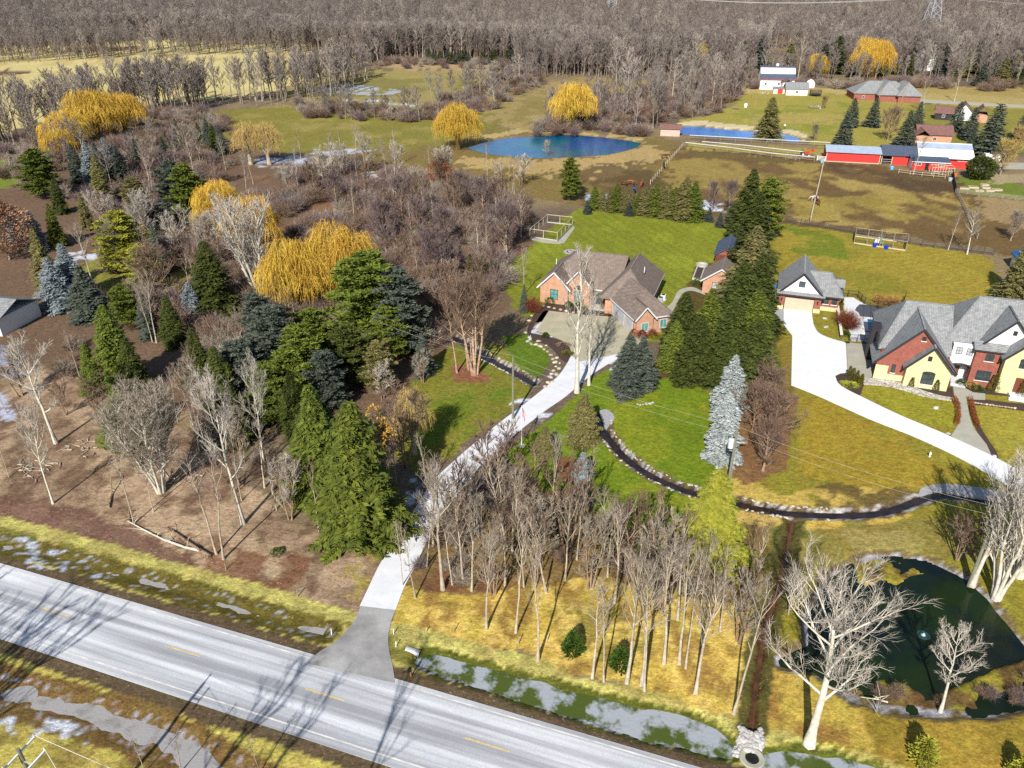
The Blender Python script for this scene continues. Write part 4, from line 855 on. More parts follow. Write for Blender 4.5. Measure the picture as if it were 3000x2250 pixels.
def willow(seed, H=15, W=6.5, strands=2900, hang=.20, sw=.055, start=.3):
    """weeping willow: limbs reach into rounded mounds of hanging yellow strands"""
    rng = np.random.default_rng(seed); T = TB(); K = TB()
    T.tube(np.array([[0,0,-.1],[.1,0,H*.12],[.2,.1,H*.24]]), np.array([.75,.55,.48]), 8)
    mounds = []
    for i in range(17):
        a = i*2.4+rng.uniform(-.3,.3); g = (i+.5)/17; rr = W*.72*math.sqrt(1-g*.92)*rng.uniform(.75,1.1); zc = H*(.40+.42*g)*rng.uniform(.92,1.05)
        mounds.append((math.cos(a)*rr, math.sin(a)*rr, min(zc,H*.84), W*rng.uniform(.24,.36)))
    for (x,y,z,r) in mounds:
        q = np.array([[.15,.05,H*.2],[x*.35,y*.35,H*.2+(z-H*.2)*.6],[x*.8,y*.8,z*.95],[x,y,z+r*.4]]); T.tube(q, np.array([.30,.2,.1,.04]), 5)
        for j in range(7):
            d = rng.normal(size=3); d[2] = abs(d[2]); e = np.array([x,y,z])+unit(d)*r*.9; K.tube(np.array([q[2],(q[2]+e)/2+[0,0,.2],e]), np.array([.06,.04,.02]), 3)
    mm = np.array(mounds); k = rng.integers(0,len(mm),strands); c = mm[k,:3]; r = mm[k,3]
    u = rng.normal(size=(strands,3)); u[:,2] = np.abs(u[:,2])*.8-.1; u /= np.linalg.norm(u,axis=1)[:,None]
    A = c+u*(r*rng.uniform(.45,1.0,strands))[:,None]; oh = u[:,:2]
    top = A+np.stack([oh[:,0]*.5,oh[:,1]*.5,rng.uniform(-.1,.4,strands)],1)
    ln = np.minimum(H*hang*rng.uniform(.3,1.3,strands), top[:,2]-.8)
    B = top+np.stack([oh[:,0]*.5,oh[:,1]*.5,-ln],1)+rng.normal(size=(strands,3))*[.22,.22,0]
    K.ribbons(A,top,sw,rng); K.ribbons(top,B,sw,rng,(top+B)/2+np.stack([oh[:,0]*.3,oh[:,1]*.3,0*ln],1))
    tt = rng.uniform(0,1,(strands,2)); A2 = (top[:,None]+(B-top)[:,None]*tt[:,:,None]).reshape(-1,3); B2 = A2+rng.normal(size=A2.shape)*[.25,.25,.08]+np.array([0,0,-.5]); K.ribbons(A2,B2,sw*.8,rng)
    return T, K
def cone_shrub(seed, H=1.6, Rr=.45, n=900, bl=.16, shape='cone'):
    rng = np.random.default_rng(seed); K = TB(); g = rng.uniform(0,1,n)**.9; a = rng.uniform(0,6.28,n)
    if shape == 'cone': pr = Rr*np.minimum(1,g*6+.5)*(1-g)**.7
    elif shape == 'ball': pr = Rr*np.sqrt(np.clip(1-(2*g-1)**2,0,1))
    else: pr = Rr*np.sqrt(np.clip(1-(g*1.0)**2,0,1))
    pr = pr*rng.uniform(.55,1.05,n)*(1+.12*np.sin(a*3+seed)+.1*np.sin(g*14+a*2))
    A = np.stack([np.cos(a)*pr,np.sin(a)*pr,g*H],1); o = np.stack([np.cos(a),np.sin(a),.7+0*a],1)
    B = A+(o+rng.normal(size=(n,3))*.45)*bl; K.leaves(A,B,np.full(n,bl*.6),rng); return K
def twig_bush(seed, H=2.5, Rr=1.6, n=60, tw=7, w=.03):
    rng = np.random.default_rng(seed); K = TB()
    a = rng.uniform(0,6.28,n); e = rng.uniform(.5,1.45,n); D = np.stack([np.cos(a)*np.cos(e),np.sin(a)*np.cos(e),np.sin(e)],1)
    A = rng.normal(size=(n,3))*[Rr*.12,Rr*.12,0]; L_ = H*rng.uniform(.6,1.05,n); B = A+D*L_[:,None]; B[:,:2] *= (Rr/H)**.3
    mid = (A+B)/2+rng.normal(size=(n,3))*.12; K.ribbons(A,B,w*1.3,rng,mid)
    t = rng.uniform(.3,1,(n,tw)); A2 = (A[:,None]+(B-A)[:,None]*t[:,:,None]).reshape(-1,3); D2 = np.repeat(D,tw,0)+rng.normal(size=(n*tw,3))*.6; B2 = A2+D2*H*.3*rng.uniform(.5,1.1,(n*tw,1)); K.ribbons(A2,B2,w*.8,rng)
    t3 = rng.uniform(.3,.9,(len(A2),2)); A3 = (A2[:,None]+(B2-A2)[:,None]*t3[:,:,None]).reshape(-1,3); D3 = np.repeat(D2,2,0)+rng.normal(size=(len(A3),3))*.6; B3 = A3+D3*H*.14; K.ribbons(A3,B3,w*.6,rng)
    return K

# ---- prototypes: kind -> list of (trunk mesh, crown mesh, modelled height)
PROTO = {}
def proto(kind, TK, H, tm, km, extra=None):
    T, K = TK[0], TK[1]
    t = T.mesh('trunk', tm) if T else None; c = K.mesh('crown', km)
    PROTO.setdefault(kind, []).append((t, c, H, extra))
for s in range(6): proto('forest', bare_tree(10+s, 15, .38, .30, 12, up=.72, r0=.17, sub=5, tw=5, twig=.026, env='oval'), 15, M['bark_grey'], M['twig_grey'])
for s in range(6): proto('far', bare_tree(40+s, 17, .28, .26, 14, up=.5, r0=.21, sub=5, tw=6, twig=.085, env='oval'), 17, M['bark_far'], M['twig_far'])
for s in range(3): proto('far_pale', bare_tree(50+s, 19, .3, .26, 15, up=.5, r0=.28, sub=5, tw=6, twig=.08, env='oval'), 19, M['bark_palefar'], M['twig_palefar'])
for s in range(2): proto('far_purple', bare_tree(55+s, 12, .12, .30, 14, up=.5, r0=.15, sub=5, tw=6, twig=.08, env='oval'), 12, M['bark_brown'], M['twig_purple'])
for s in range(4): proto('slim', bare_tree(70+s, 13, .45, .22, 10, up=.72, r0=.11, sub=4, tw=5, twig=.023, env='oval', lean=.06), 13, M['bark_grey'], M['twig_grey'])
for s in range(3): proto('pale', bare_tree(80+s, 13, .30, .30, 15, up=.38, r0=.18, sub=7, tw=9, twig=.034, env='oval', lean=.03), 13, M['bark_pale'], M['twig_pale'])
proto('oak', bare_tree(91, 15, .30, .40, 18, up=.28, r0=.36, sub=8, tw=10, twig=.032, env='oval', lean=.02), 15, M['bark_pale'], M['twig_pale'])
proto('yard', bare_tree(95, 20, .20, .27, 20, up=.74, r0=.30, sub=6, tw=6, twig=.034, env='oval', lean=.01), 20, M['bark_pale'], M['twig_pale'])
for s in range(2): proto('multi', bare_tree(100+s, 13, .20, .34, 44, stems=7, up=.66, r0=.18, sub=7, tw=8, twig=.028, env='oval'), 13, M['bark_pale'], M['twig_grey'])
proto('ash', bare_tree(105, 17, .22, .30, 26, stems=6, up=.70, r0=.36, sub=6, tw=4, twig=.045, env='oval'), 17, M['bark_pale'], M['twig_pale'])
for s in range(2): proto('birch', bare_tree(110+s, 14, .40, .30, 26, stems=4, up=.5, r0=.22, sub=8, tw=9, twig=.028, env='oval'), 14, M['bark_birch'], M['twig_brown'])
for s in range(2): proto('stark', bare_tree(117+s, 20, .20, .34, 16, stems=[1,5][s], up=.6, r0=.42, sub=5, tw=2, twig=.06), 20, M['bark_grey'], M['twig_grey'])
proto('birch1', bare_tree(115, 13, .40, .24, 14, up=.5, r0=.14, sub=7, tw=9, twig=.028), 13, M['bark_birch'], M['twig_brown'])
for s in range(3): proto('brush', bare_tree(120+s, 8, .10, .34, 16, stems=3, up=.4, r0=.12, sub=6, tw=8, twig=.04, env='oval'), 8, M['bark_brown'], M['twig_brown'])
for s in range(3): proto('crab', bare_tree(130+s, 7, .10, .50, 26, up=.42, r0=.16, sub=8, tw=12, twig=.030, env='oval'), 7, M['bark_brown'], M['twig_brown'])
for s in range(3): proto('spruce', spruce(200+s, 14, 3.1, 1.0, .30), 14, M['trunk'], M['needle_dark'])
for s in range(2): proto('spruce_far', spruce(210+s, 12, 2.6, .8, .22, blade=.55), 12, M['trunk'], M['needle_dark'])
for s in range(2): proto('blue', spruce(220+s, 9, 2.2, 1.0, .12, blade=.27), 9, M['trunk'], M['needle_blue'])
for s in range(2): proto('pine', pine(230+s, 14, 3.9), 14, M['trunk'], M['needle_green'])
for s in range(2): proto('willow', willow(240+s, 15, 6.5), 15, M['bark_willow'], M['willow'])
for s in range(1): proto('willow_tan', willow(250+s, 13, 5, 1700, .16, .045), 13, M['bark_grey'], M['willow_tan'])
_ovr = {}
def remat(kind, i, m):
    """the prototype i of a kind with another foliage material"""
    k = (kind, i, m.name)
    if k not in _ovr:
        t, c, H, e = PROTO[kind][i]; c2 = c.copy(); c2.materials.clear(); c2.materials.append(m); _ovr[k] = (t, c2, H, e)
    return _ovr[k]
_rt = random.Random(5)
def put_tree(kind, pos, h, label, cat='bare tree', group=None, name='bare_tree', wide=1.0, i=None, m=None, rz=None, lean=None, single=False):
    L_ = PROTO[kind]; i = _rt.randrange(len(L_)) if i is None else i % len(L_)
    t, c, H, e = L_[i] if m is None else remat(kind, i, m)
    s = h/H; rz = _rt.uniform(0, 6.28) if rz is None else rz
    o = empty(name, (pos[0], pos[1], pos[2] if len(pos) > 2 else -.03), rz, label, cat, group)
    o.scale = (s*wide, s*wide, s)
    if lean: o.rotation_euler = (lean[0], lean[1], rz)
    if t is not None: link('trunk', t, o)
    link('crown', c, o)
    return o
ORD = ['first','second','third','fourth','fifth','sixth','seventh','eighth','ninth','tenth','eleventh','twelfth','thirteenth','fourteenth','fifteenth','sixteenth','seventeenth','eighteenth','nineteenth','twentieth']
TENS = {20:'twenty',30:'thirty',40:'forty',50:'fifty',60:'sixty'}
def ordinal(n):
    if n <= 20: return ORD[n-1]
    t = n//10*10; r = n % 10
    return TENS[t]+'-'+ORD[r-1] if r else TENS[t][:-1]+'ieth'
def hgt(bx, by, ty):
    """height of an upright thing standing at (bx, by) whose top shows at row ty"""
    b = P(bx, by); lo, hi = 0., 50.
    for _ in range(40):
        m = (lo+hi)/2
        if Q((b.x,b.y,m))[1] > ty: lo = m
        else: hi = m
    return lo

# ---------------------------------------------------------------- conifers one by one
G, DK, OL, YE, BG, BL, SI = (M['needle_'+k] for k in ('green','dark','olive','yellow','bluegreen','blue','silver'))
def conifer(kind, tx, ty, h, m, label, wide=1.0, group=None, cat='spruce', name='spruce_tree', i=None):
    """placed by where its top shows in the photo"""
    b = base_of_top(tx, ty, h); return put_tree(kind, (b.x,b.y,-.05), h, label, cat, group, name, wide*(1.45 if kind == 'pine' else 1.34), i, m)
RG = 'dark spruces in the tall row between the two houses'
row = [(2212,488,16,DK,1.15,'dark spruce at the far end of the tall row, beside the paddock'),
 (2230,560,16,DK,1.2,'green spruce second from the far end of the tall row'),
 (2222,655,15.5,OL,1.2,'green spruce in the middle of the tall row, beside the grey shed'),
 (2245,735,14.5,DK,1.15,'dark spruce of the tall row nearest the white gabled garage'),
 (2185,760,14.5,DK,1.2,'spruce of the tall row standing right against the small brick garage'),
 (2230,845,13.5,G,1.15,'spruce of the tall row beside the strip of lawn left of the white drive'),
 (2165,865,12.5,DK,1.15,'dark spruce behind the shorter left ones of the tall row'),
 (2225,930,11.5,DK,1.25,'green spruce at the near end of the tall row, beside the bare thicket'),
 (2090,838,11.5,G,1.05,'narrow-topped spruce in front of the small brick garage door'),
 (2014,850,11.5,DK,1.15,'leftmost dark spruce of the row, beside the garage wing of the brick house'),
 (2060,925,10.5,DK,1.25,'broad green spruce behind the blue spruce pair at the court'),
 (2150,960,9.5,DK,1.3,'low broad spruce at the near foot of the tall row'),
 (1985,935,8.5,G,1.1,'shorter spruce hiding the corner of the brick garage wing')]
for t in row: conifer('spruce', t[0], t[1], t[2], t[3], t[5], t[4], RG)
conifer('pine', 2262, 520, 14, G, 'white pine with layered boughs rising behind the tall spruce row by the dark fence', .8, None, 'pine', 'pine_tree')
conifer('blue', 1850, 979, 9.2, BG, 'larger blue-green spruce of the pair beside the beige court', 1.05, 'blue spruce pair beside the court', i=0)
conifer('blue', 1888, 984, 8.4, BG, 'smaller blue-green spruce of the pair, on the side of the tall row', 1.0, 'blue spruce pair beside the court', i=1)
conifer('blue', 2158, 1038, 9.5, SI, 'silver-blue spruce standing behind its twin at the foot of the spruce row', .85, 'silver spruces behind the utility pole', i=0)
conifer('blue', 2140, 1150, 9.6, SI, 'silver-blue spruce in front, right behind the transformer pole', .88, 'silver spruces behind the utility pole', i=1)
b = P(2072,1625); put_tree('spruce', (b.x,b.y,-.05), hgt(2072,1625,1372), 'yellow-green spruce with wide level boughs in front of the utility pole', 'spruce', None, 'spruce_tree', 1.7, 0, YE)
conifer('spruce', 1714, 1148, 7.5, OL, 'olive drab spruce beside the creek and the gravel bed', 1.1, None)
conifer('spruce', 1597, 1245, 4.6, OL, 'short dull green spruce near the flagpole', 1.25, None)
b = P(1705,1405); put_tree('blue', (b.x,b.y,-.6), 4.6, 'squat round blue spruce in the red mulch bed by the creek', 'spruce', None, 'spruce_tree', 1.35, 1, BL)
b = P(1640,1560); put_tree('spruce', (b.x,b.y,0), 6.5, 'dark shaded spruce hidden among the bare trees right of the drive', 'spruce', None, 'spruce_tree', 1.0, 0, DK)
b = P(1795,1600); put_tree('spruce', (b.x,b.y,0), 5.5, 'dark small spruce behind bare trees at the edge of the bright lawn', 'spruce', None, 'spruce_tree', 1.0, 1, DK)
# left woods
conifer('spruce', 1018, 1165, 17.5, G, 'tall bright green spruce nearest the road, left of the white drive', 1.05)
conifer('spruce', 900, 1118, 15.5, G, 'slightly shorter green spruce just left of the tallest roadside one', .9)
conifer('spruce', 955, 1190, 10, DK, 'dark spruce between the two tall roadside spruces', .9)
conifer('pine', 1068, 735, 16, M['needle_green'], 'large white pine with bright layered boughs in front of the golden willow', 1.05, None, 'pine', 'pine_tree', 0)
conifer('pine', 1158, 790, 14, BG, 'bluish white pine just right of the large bright pine', .85, None, 'pine', 'pine_tree', 1)
conifer('pine', 790, 900, 13, BG, 'grey-green pine below the willow and left of the bright pine', .9, None, 'pine', 'pine_tree', 1)
conifer('pine', 860, 960, 12, G, 'green pine in front of the shaded centre of the left wood', .85, None, 'pine', 'pine_tree', 0)
conifer('pine', 1100, 1000, 8, OL, 'low olive pine beside the leaf-littered lawn left of the drive', .8, None, 'pine', 'pine_tree')
conifer('spruce', 592, 699, 14, DK, 'dark dense spruce in the clearing beside the small silver-blue spruce', 1.15)
conifer('blue', 547, 825, 7.5, BL, 'small pale blue spruce in front of the dark dense one', .95)
conifer('blue', 174, 712, 11, BL, 'blue spruce with the higher top of the pair in the left yard', 1.0, 'blue spruces in the left yard')
conifer('blue', 131, 753, 10, BL, 'blue spruce leftmost of the pair in the left yard', 1.0, 'blue spruces in the left yard')
conifer('blue', 226, 775, 10, BG, 'grey-blue spruce right of the pair in the left yard', 1.2, 'blue spruces in the left yard')
conifer('spruce', 90, 663, 13, OL, 'tall brown-green spruce full of cones at the left edge', .75)
conifer('spruce', 136, 592, 10, G, 'green spruce behind the cone-laden one at the left edge', .8)
conifer('blue', 81, 615, 9, BL, 'pale blue spruce beside the tan-leaved oak at the left edge', .8)
conifer('pine', 334, 617, 13, YE, 'yellow-green pine with flat layered boughs over the grassy clearing', 1.0, None, 'pine', 'pine_tree')
conifer('pine', 400, 720, 9, YE, 'lower yellow-green pine right of the layered one in the clearing', .9, None, 'pine', 'pine_tree')
conifer('spruce', 440, 650, 11, BG, 'thin dark blue-green spruce between the clearing and the tall pines', .6)
conifer('spruce', 294, 885, 13.5, G, 'green spruce with lit crown left of the big many-stemmed bare tree', .95)
conifer('spruce', 330, 1130, 8.5, G, 'spruce almost hidden behind the big many-stemmed bare tree', 1.35)
conifer('spruce', 240, 1000, 8, G, 'smaller spruce at the left foot of the lit green one', .9)
conifer('spruce', 620, 1010, 11, DK, 'black-green shaded spruce behind the white-limbed leaning tree', 1.0)
conifer('pine', 90, 434, 13, G, 'dark flat-topped pine at the edge of the grassy gap, far left', .95, None, 'pine', 'pine_tree')
conifer('pine', 493, 470, 15, BG, 'tall greyish pine behind the clearing, left one of two', .8, None, 'pine', 'pine_tree')
conifer('pine', 529, 482, 15, G, 'tall green pine behind the clearing, right one of two', .75, None, 'pine', 'pine_tree')
conifer('pine', 600, 525, 8, G, 'short round green pine beside the pale limbs of the golden willow', .7, None, 'pine', 'pine_tree')
conifer('spruce', 585, 560, 9, BG, 'grey-green spruce standing between the tall pines and the large ash', .7)
for k,(x,y,h,m,lab) in enumerate([(203,418,11,BG,'first from the left'),(244,414,12,BL,'second from the left, palest'),(271,416,12,BG,'third from the left'),(298,402,12,BL,'fourth from the left, tallest'),(335,420,11,BG,'fifth from the left'),(388,404,9,BG,'sixth from the left'),(470,398,9,BG,'last on the right')]):
    conifer('blue', x, y, h, m, 'bluish spruce below the big left willow, '+lab, .85, 'bluish spruces below the left willow')
conifer('spruce', 271, 450, 13, OL, 'olive green spruce standing in front of the bluish group', .8)
conifer('spruce', 230, 560, 9, OL, 'small olive spruce below the bluish group', .8)
for k,(x,y,h) in enumerate([(509,344,10),(526,353,9.5),(545,368,8),(574,357,9),(597,341,11),(615,357,10),(637,362,10),(480,385,7)]):
    conifer('spruce', x, y, h, [BG,DK][k%2], 'dark spruce in the cluster at the meadow corner, '+['second','third','fourth','fifth','sixth','seventh','last','first'][k]+' from the left', .85, 'dark spruces at the meadow corner')
# darker evergreens filling the left wood
fill = [(480,860,9,DK,'spruce'),(690,1000,10,BG,'pine'),(770,1070,9,G,'pine'),(845,1085,9.5,DK,'spruce'),(556,955,10,DK,'spruce'),(668,1130,8.5,DK,'spruce'),(940,1030,9,BG,'pine'),(1010,950,10,DK,'pine'),(1200,870,9,DK,'spruce'),(1235,975,7,BG,'spruce'),(385,520,9,OL,'pine'),(430,585,9,BG,'pine'),(152,520,9,DK,'spruce'),(22,610,8,BL,'blue'),(410,860,8,BG,'spruce'),(355,830,8,G,'pine'),(905,905,11,G,'pine'),(740,860,9,BG,'pine'),(1130,900,9,G,'pine'),(360,985,9,DK,'spruce')]
for k,t in enumerate(sorted(fill)): conifer(t[4], t[0], t[1], t[2], t[3], 'evergreen in the dim middle of the left wood, %s from the left' % ordinal(k+1), .95, 'evergreens in the middle of the left wood', 'evergreen', 'evergreen_tree')
# screen behind the centre lawn
hx = [(1741,541),(1764,552),(1786,548),(1805,534),(1827,550),(1848,555),(1868,560),(1886,545),(1903,548),(1918,532),(1936,540),(1954,536),(1972,545),(1990,532),(2002,514),(2027,527)]
for k,(x,y) in enumerate(hx):
    yb = 612+(x-1741)*.115; b = P(x,yb); put_tree('spruce', (b.x,b.y,-.05), hgt(x,yb,y), ordinal(k+1).capitalize()+' evergreen from the left in the screen behind the centre lawn', 'spruce', 'evergreen screen behind the centre lawn', 'spruce_tree', 1.55, None, OL if k % 3 else G)
for k,(x,y) in enumerate([(1722,585),(1845,590),(2081,606),(2113,622),(2149,592)]):
    conifer('blue', x, y, 3.6 if k < 4 else 5, BG, ['small bluish evergreen filling the left end of the screen','small bluish evergreen low in the middle of the screen','small blue spruce left in the trio beside the tall row','small blue spruce in the middle of the trio beside the tall row','larger blue spruce of the trio touching the tall row'][k], 1.1, 'small blue evergreens behind the centre lawn')
conifer('pine', 1674, 459, 11.5, G, 'tall green pine at the left end of the evergreen screen', .62, None, 'pine', 'pine_tree')
b = P(1395,815); put_tree('spruce', (b.x-1.2,b.y,0), 5.2, 'left one of two small dark cedars above the birch group', 'cedar', 'cedars above the birch group', 'cedar_tree', 1.2, 0, DK)
put_tree('spruce', (b.x+1.4,b.y,0), 5.0, 'right one of two small dark cedars above the birch group', 'cedar', 'cedars above the birch group', 'cedar_tree', 1.3, 1, DK)
b = P(1262,845); put_tree('spruce', (b.x,b.y,0), 6.0, 'brownish thin spruce in the brush left of the two cedars', 'spruce', None, 'spruce_tree', .9, 2, OL)
b = P(1535,915); put_tree('spruce', (b.x,b.y,0), 5.6, 'dark narrow spruce between the birch group and the brick house', 'spruce', None, 'spruce_tree', .8, 1, BG)
# around the barn and far houses
b = P(2247,408); put_tree('spruce', (b.x,b.y,0), hgt(2247,408,281), 'solitary dark spruce with ragged boughs beside the bright blue pond', 'spruce', None, 'spruce_tree', 1.7, 0, OL)
for x,by,ty,w,m,lab in [(2490,372,285,.95,BG,'blue-green spruce behind the long grey-roofed house lawn, upper of the left pair'),(2468,425,326,.95,BG,'blue-green spruce lower of the left pair above the red barn'),(2553,372,285,1.0,BG,'blue-green spruce in front of the grey-roofed far house'),(2685,368,296,.9,BG,'blue-green spruce above the brown-roofed house, upper one'),(2648,425,321,.95,BG,'blue-green spruce left of the brown-roofed house'),(2797,385,296,1.0,BG,'blue-green spruce left of the white-sided far house'),(2836,410,312,.95,BG,'blue-green spruce in front of the white-sided far house'),(2888,468,301,1.05,BG,'largest blue-green spruce, behind the white trailer'),(2835,462,385,1.1,BG,'spruce behind the white end of the barn'),(2990,412,316,1.1,BG,'blue-green spruce cut by the right frame edge above the thicket'),(2962,880,694,1.0,OL,'olive spruce at the right edge beside the blue shed'),(2998,890,740,1.0,OL,'second olive spruce at the right edge, behind the big stone house')]:
    b = P(x,by); put_tree('spruce_far' if by < 600 else 'spruce', (b.x,b.y,0), hgt(x,by,ty), lab, 'spruce', None, 'spruce_tree', w*(1.45 if by < 600 else 1.2), None, m)
for k,(x,y,b_) in enumerate([(2172,113,205),(2226,97,200),(2307,120,215),(2443,97,215),(2407,122,212),(2583,154,222),(2655,145,220),(2755,129,222),(2818,149,226),(2855,113,215),(2904,154,235),(2931,163,245),(2620,160,218),(2498,170,225),(2960,150,230),(2985,165,245),(2870,180,252),(2790,165,225)]):
    b = P(x,b_); put_tree('spruce_far', (b.x,b.y,0), hgt(x,b_,y)*.95, 'dark evergreen in the belt behind the far houses, '+ordinal(sorted([q[0] for q in [(2172,),(2226,),(2307,),(2443,),(2407,),(2583,),(2655,),(2755,),(2818,),(2855,),(2904,),(2931,),(2620,),(2498,),(2960,),(2985,),(2870,),(2790,)]]).index(x)+1)+' from the left', 'evergreen', 'evergreens behind the far houses', 'evergreen_tree', 1.7, None, [DK,BG,OL][k%3])
for k,x in enumerate([1258,1271,1290,1314,1325,1343,1357,1372,1414,1440,1449,1470,1486,1497]):
    y = 138+(k*37)%10; b = P(x,186+(k%3)); put_tree('spruce_far', (b.x,b.y,0), hgt(x,186,y+4), 'dark fir in the row at the forest foot, '+ordinal(k+1)+' from left', 'fir', 'firs in a row beyond the upper meadow', 'fir_tree', 2.0, None, [DK,BG][k%2])
b = P(2864,525); o = empty('yew_bush', (b.x,b.y,0), 0, 'round dark evergreen bush on the lawn beside the barn', 'bush'); link('crown', cone_shrub(9,6.2,3.6,2600,.55,'ball').mesh('crown', M['needle_dark']), o)
MBt = MB(); MBt.tube([(0,0,0),(0,0,2.6)],.2,6); MBt.build('trunk', M['trunk'], o)

# ---------------------------------------------------------------- willows
def wil(x, by, ty, wide, label, kind='willow', i=0, m=None):
    b = P(x,by); return put_tree(kind, (b.x,b.y,0), hgt(x,by,ty)*1.06, label, 'willow', None, 'willow_tree', wide*1.25, i, m)
wil(1343,438,298,1.0,'golden weeping willow at the left end of the blue pond', i=0, m=M['willow'])
wil(1680,384,233,.95,'tall golden weeping willow behind the blue pond', i=1)
wil(290,412,255,1.1,'largest golden willow of the left cluster, beside the tan field', i=0)
wil(372,400,262,1.0,'golden willow right in the left cluster', i=1)
wil(210,440,318,1.15,'lower golden willow left in the left cluster', i=1)
wil(185,470,378,1.1,'smallest golden willow in front of the left cluster', i=0)
wil(655,700,522,.85,'golden willow hidden behind the pale ash limbs', i=0)
wil(750,760,560,.8,'orange willow crown to the right behind the pale ash', i=1)
wil(880,930,690,.85,'golden willow left half of the big central crown', i=1)
wil(1005,900,652,.95,'brightest yellow willow rising behind the large pine', i=0)
wil(2390,232,150,.85,'small golden willow behind the white far barn lawn', i=1)
wil(2530,235,105,.8,'golden willow left of the far twin pair', i=0)
wil(2562,238,105,.7,'golden willow right of the far twin pair', i=1)
wil(2547,235,183,.6,'small golden willow in front of the far twin pair', i=0)
wil(2104,195,147,.7,'tiny orange willow far off right of the pale trees', i=1)
wil(2040,205,118,.9,'tan willow beside the tiny orange one','willow_tan')
wil(735,482,350,.8,'tan round willow at the lower edge of the meadow, left one','willow_tan')
wil(790,482,352,.8,'tan round willow at the lower edge of the meadow, right one','willow_tan')
wil(1215,1330,1130,.55,'thin tan-limbed willow shrub left of the drive','willow_tan')

# ---------------------------------------------------------------- single bare trees
def bt(kind, x, by, h, label, wide=1.0, group=None, i=None, m=None, rz=None, lean=None, cat='bare tree'):
    b = P(x,by); return put_tree(kind, (b.x,b.y,-.05), h, label, cat, group, 'bare_tree', wide, i, m, rz, lean)
bt('oak',2371,2179,15.5,'big pale bare tree standing alone in straw beside the dark pond',1.0,i=0,rz=.6)
bt('pale',2755,2084,9.0,'small pale bare tree on the near bank of the dark pond',1.05,i=1)
bt('yard',1690,1150,21.5,'tall slim bare tree beside the court in front of the brick house',.95,i=0)
bt('yard',1725,1128,16,'shorter bare tree leaning beside the tall one at the court',.8,i=0,rz=2)
bt('birch',1391,1097,15.5,'many-stemmed birch with pinkish bark above the creek',1.1,i=0)
bt('birch',1375,1081,14,'second birch clump behind the many-stemmed one',.9,i=1)
bt('birch1',1339,1092,13,'single-trunk birch left of the birch clumps',.95,i=0)
bt('ash',764,875,20,'huge pale-limbed ash spreading in front of the golden willow',1.15,i=0,rz=.4,lean=(0,-.10))
bt('multi',472,1441,13.5,'many-stemmed grey tree with dense upswept crown in the left wood',1.15,i=0)
bt('pale',165,1299,14.5,'white-barked bare tree at the left edge, behind',1.0,i=0,lean=(0,-.06))
bt('pale',156,1475,12,'slender grey bare tree standing in leaf litter at the left',.7,i=2)
bt('slim',26,1397,7,'thin leafless sapling at the far left in the leaf litter',.7,i=0)
bt('slim',393,1534,11.5,'pale curved bare trunk in front of the many-stemmed tree',.8,i=1,m=M['twig_pale'])
bt('slim',635,1624,12.5,'left one of two slender trees beside the fallen logs',1.0,i=2,m=M['twig_purple'])
bt('slim',655,1638,13,'right one of two slender trees beside the fallen logs',1.0,i=3,m=M['twig_purple'])
bt('pale',713,1535,18,'white-limbed tall tree in the middle of the left wood',.75,i=2,lean=(0,-.08))
bt('pale',775,1366,14.5,'white-trunked thin tree right of the white-limbed tall one',.6,i=1,lean=(0,-.05))
bt('forest',459,1004,12,'yellowish-trunked bare tree in the clearing of the left wood',.9,i=0)
bt('forest',447,1002,10,'smaller companion at the foot of the yellowish trunk',.8,i=1)
bt('slim',1217,1752,9,'thin leaning tree on the right verge of the drive',.9,i=0)
bt('slim',1180,1715,8,'thin sapling standing right at the edge of the drive',.8,i=1)
bt('forest',1298,1727,14.5,'thick-trunked bare tree overhanging the white drive',1.1,i=2)
bt('crab',2235,1380,6.6,'purple-brown dense bare tree at the near end of the mulch bed',1.0,i=0,cat='crabapple')
bt('crab',2205,1265,6.4,'purple-brown dense bare tree in the middle of the mulch bed',1.1,i=1,cat='crabapple')
bt('crab',2215,1150,5.2,'dense bare tree at the far end of the mulch bed, by the spruces',1.2,i=2,cat='crabapple')
bt('crab',2262,1300,6.4,'bare crabapple on the right side of the mulch bed, near the lawn',1.2,i=1,cat='crabapple')
bt('crab',2255,1205,6.2,'bare crabapple right of the middle one in the mulch bed',1.2,i=0,cat='crabapple')
bt('ash',2918,1752,15,'pale many-limbed bare tree leaning on the far bank of the dark pond',.9,i=0)
bt('yard',2848,1716,15.5,'tall bare tree beside the plain utility pole at the dark pond',1.0,i=0)
bt('ash',2985,1690,15,'grey bare tree leaning at the right edge by the creek',.9,i=3)
bt('brush',2800,1640,6,'low bare scrub tree between the creek and the dark pond',1.2,i=0)
bt('forest',2310,1800,6.5,'dark-shadowed bare tree left of the dark pond',1.0,i=4,m=M['twig_brown'])


bt('forest',2777,733,8.6,'left bare tree by the dark fence at the end of the right lawn',1.0,i=0)
bt('pale',2833,745,9.5,'right bare tree by the dark fence at the end of the right lawn',1.0,i=1,m=M['twig_grey'])
bt('crab',2960,705,6,'pale twiggy shrub tree beyond the dark fence at the right edge',1.0,i=0,m=M['twig_grey'])
bt('forest',2675,512,10.5,'dark bare tree in front of the red barn pen',1.2,i=1,m=M['twig_brown'])
bt('crab',2085,622,7,'left purple-grey round bare tree behind the centre lawn',.8,i=0,m=M['twig_purple'])
bt('crab',2135,622,7,'right purple-grey round bare tree behind the centre lawn',.8,i=1,m=M['twig_purple'])
bt('forest',2635,325,11,'bare tree in front of the grey-roofed far house',1.0,i=2)
bt('forest',2705,330,13,'tall leaning bare tree right of the grey-roofed far house',1.0,i=3)
bt('forest',2795,298,13,'bare tree beside the far street',1.1,i=4)
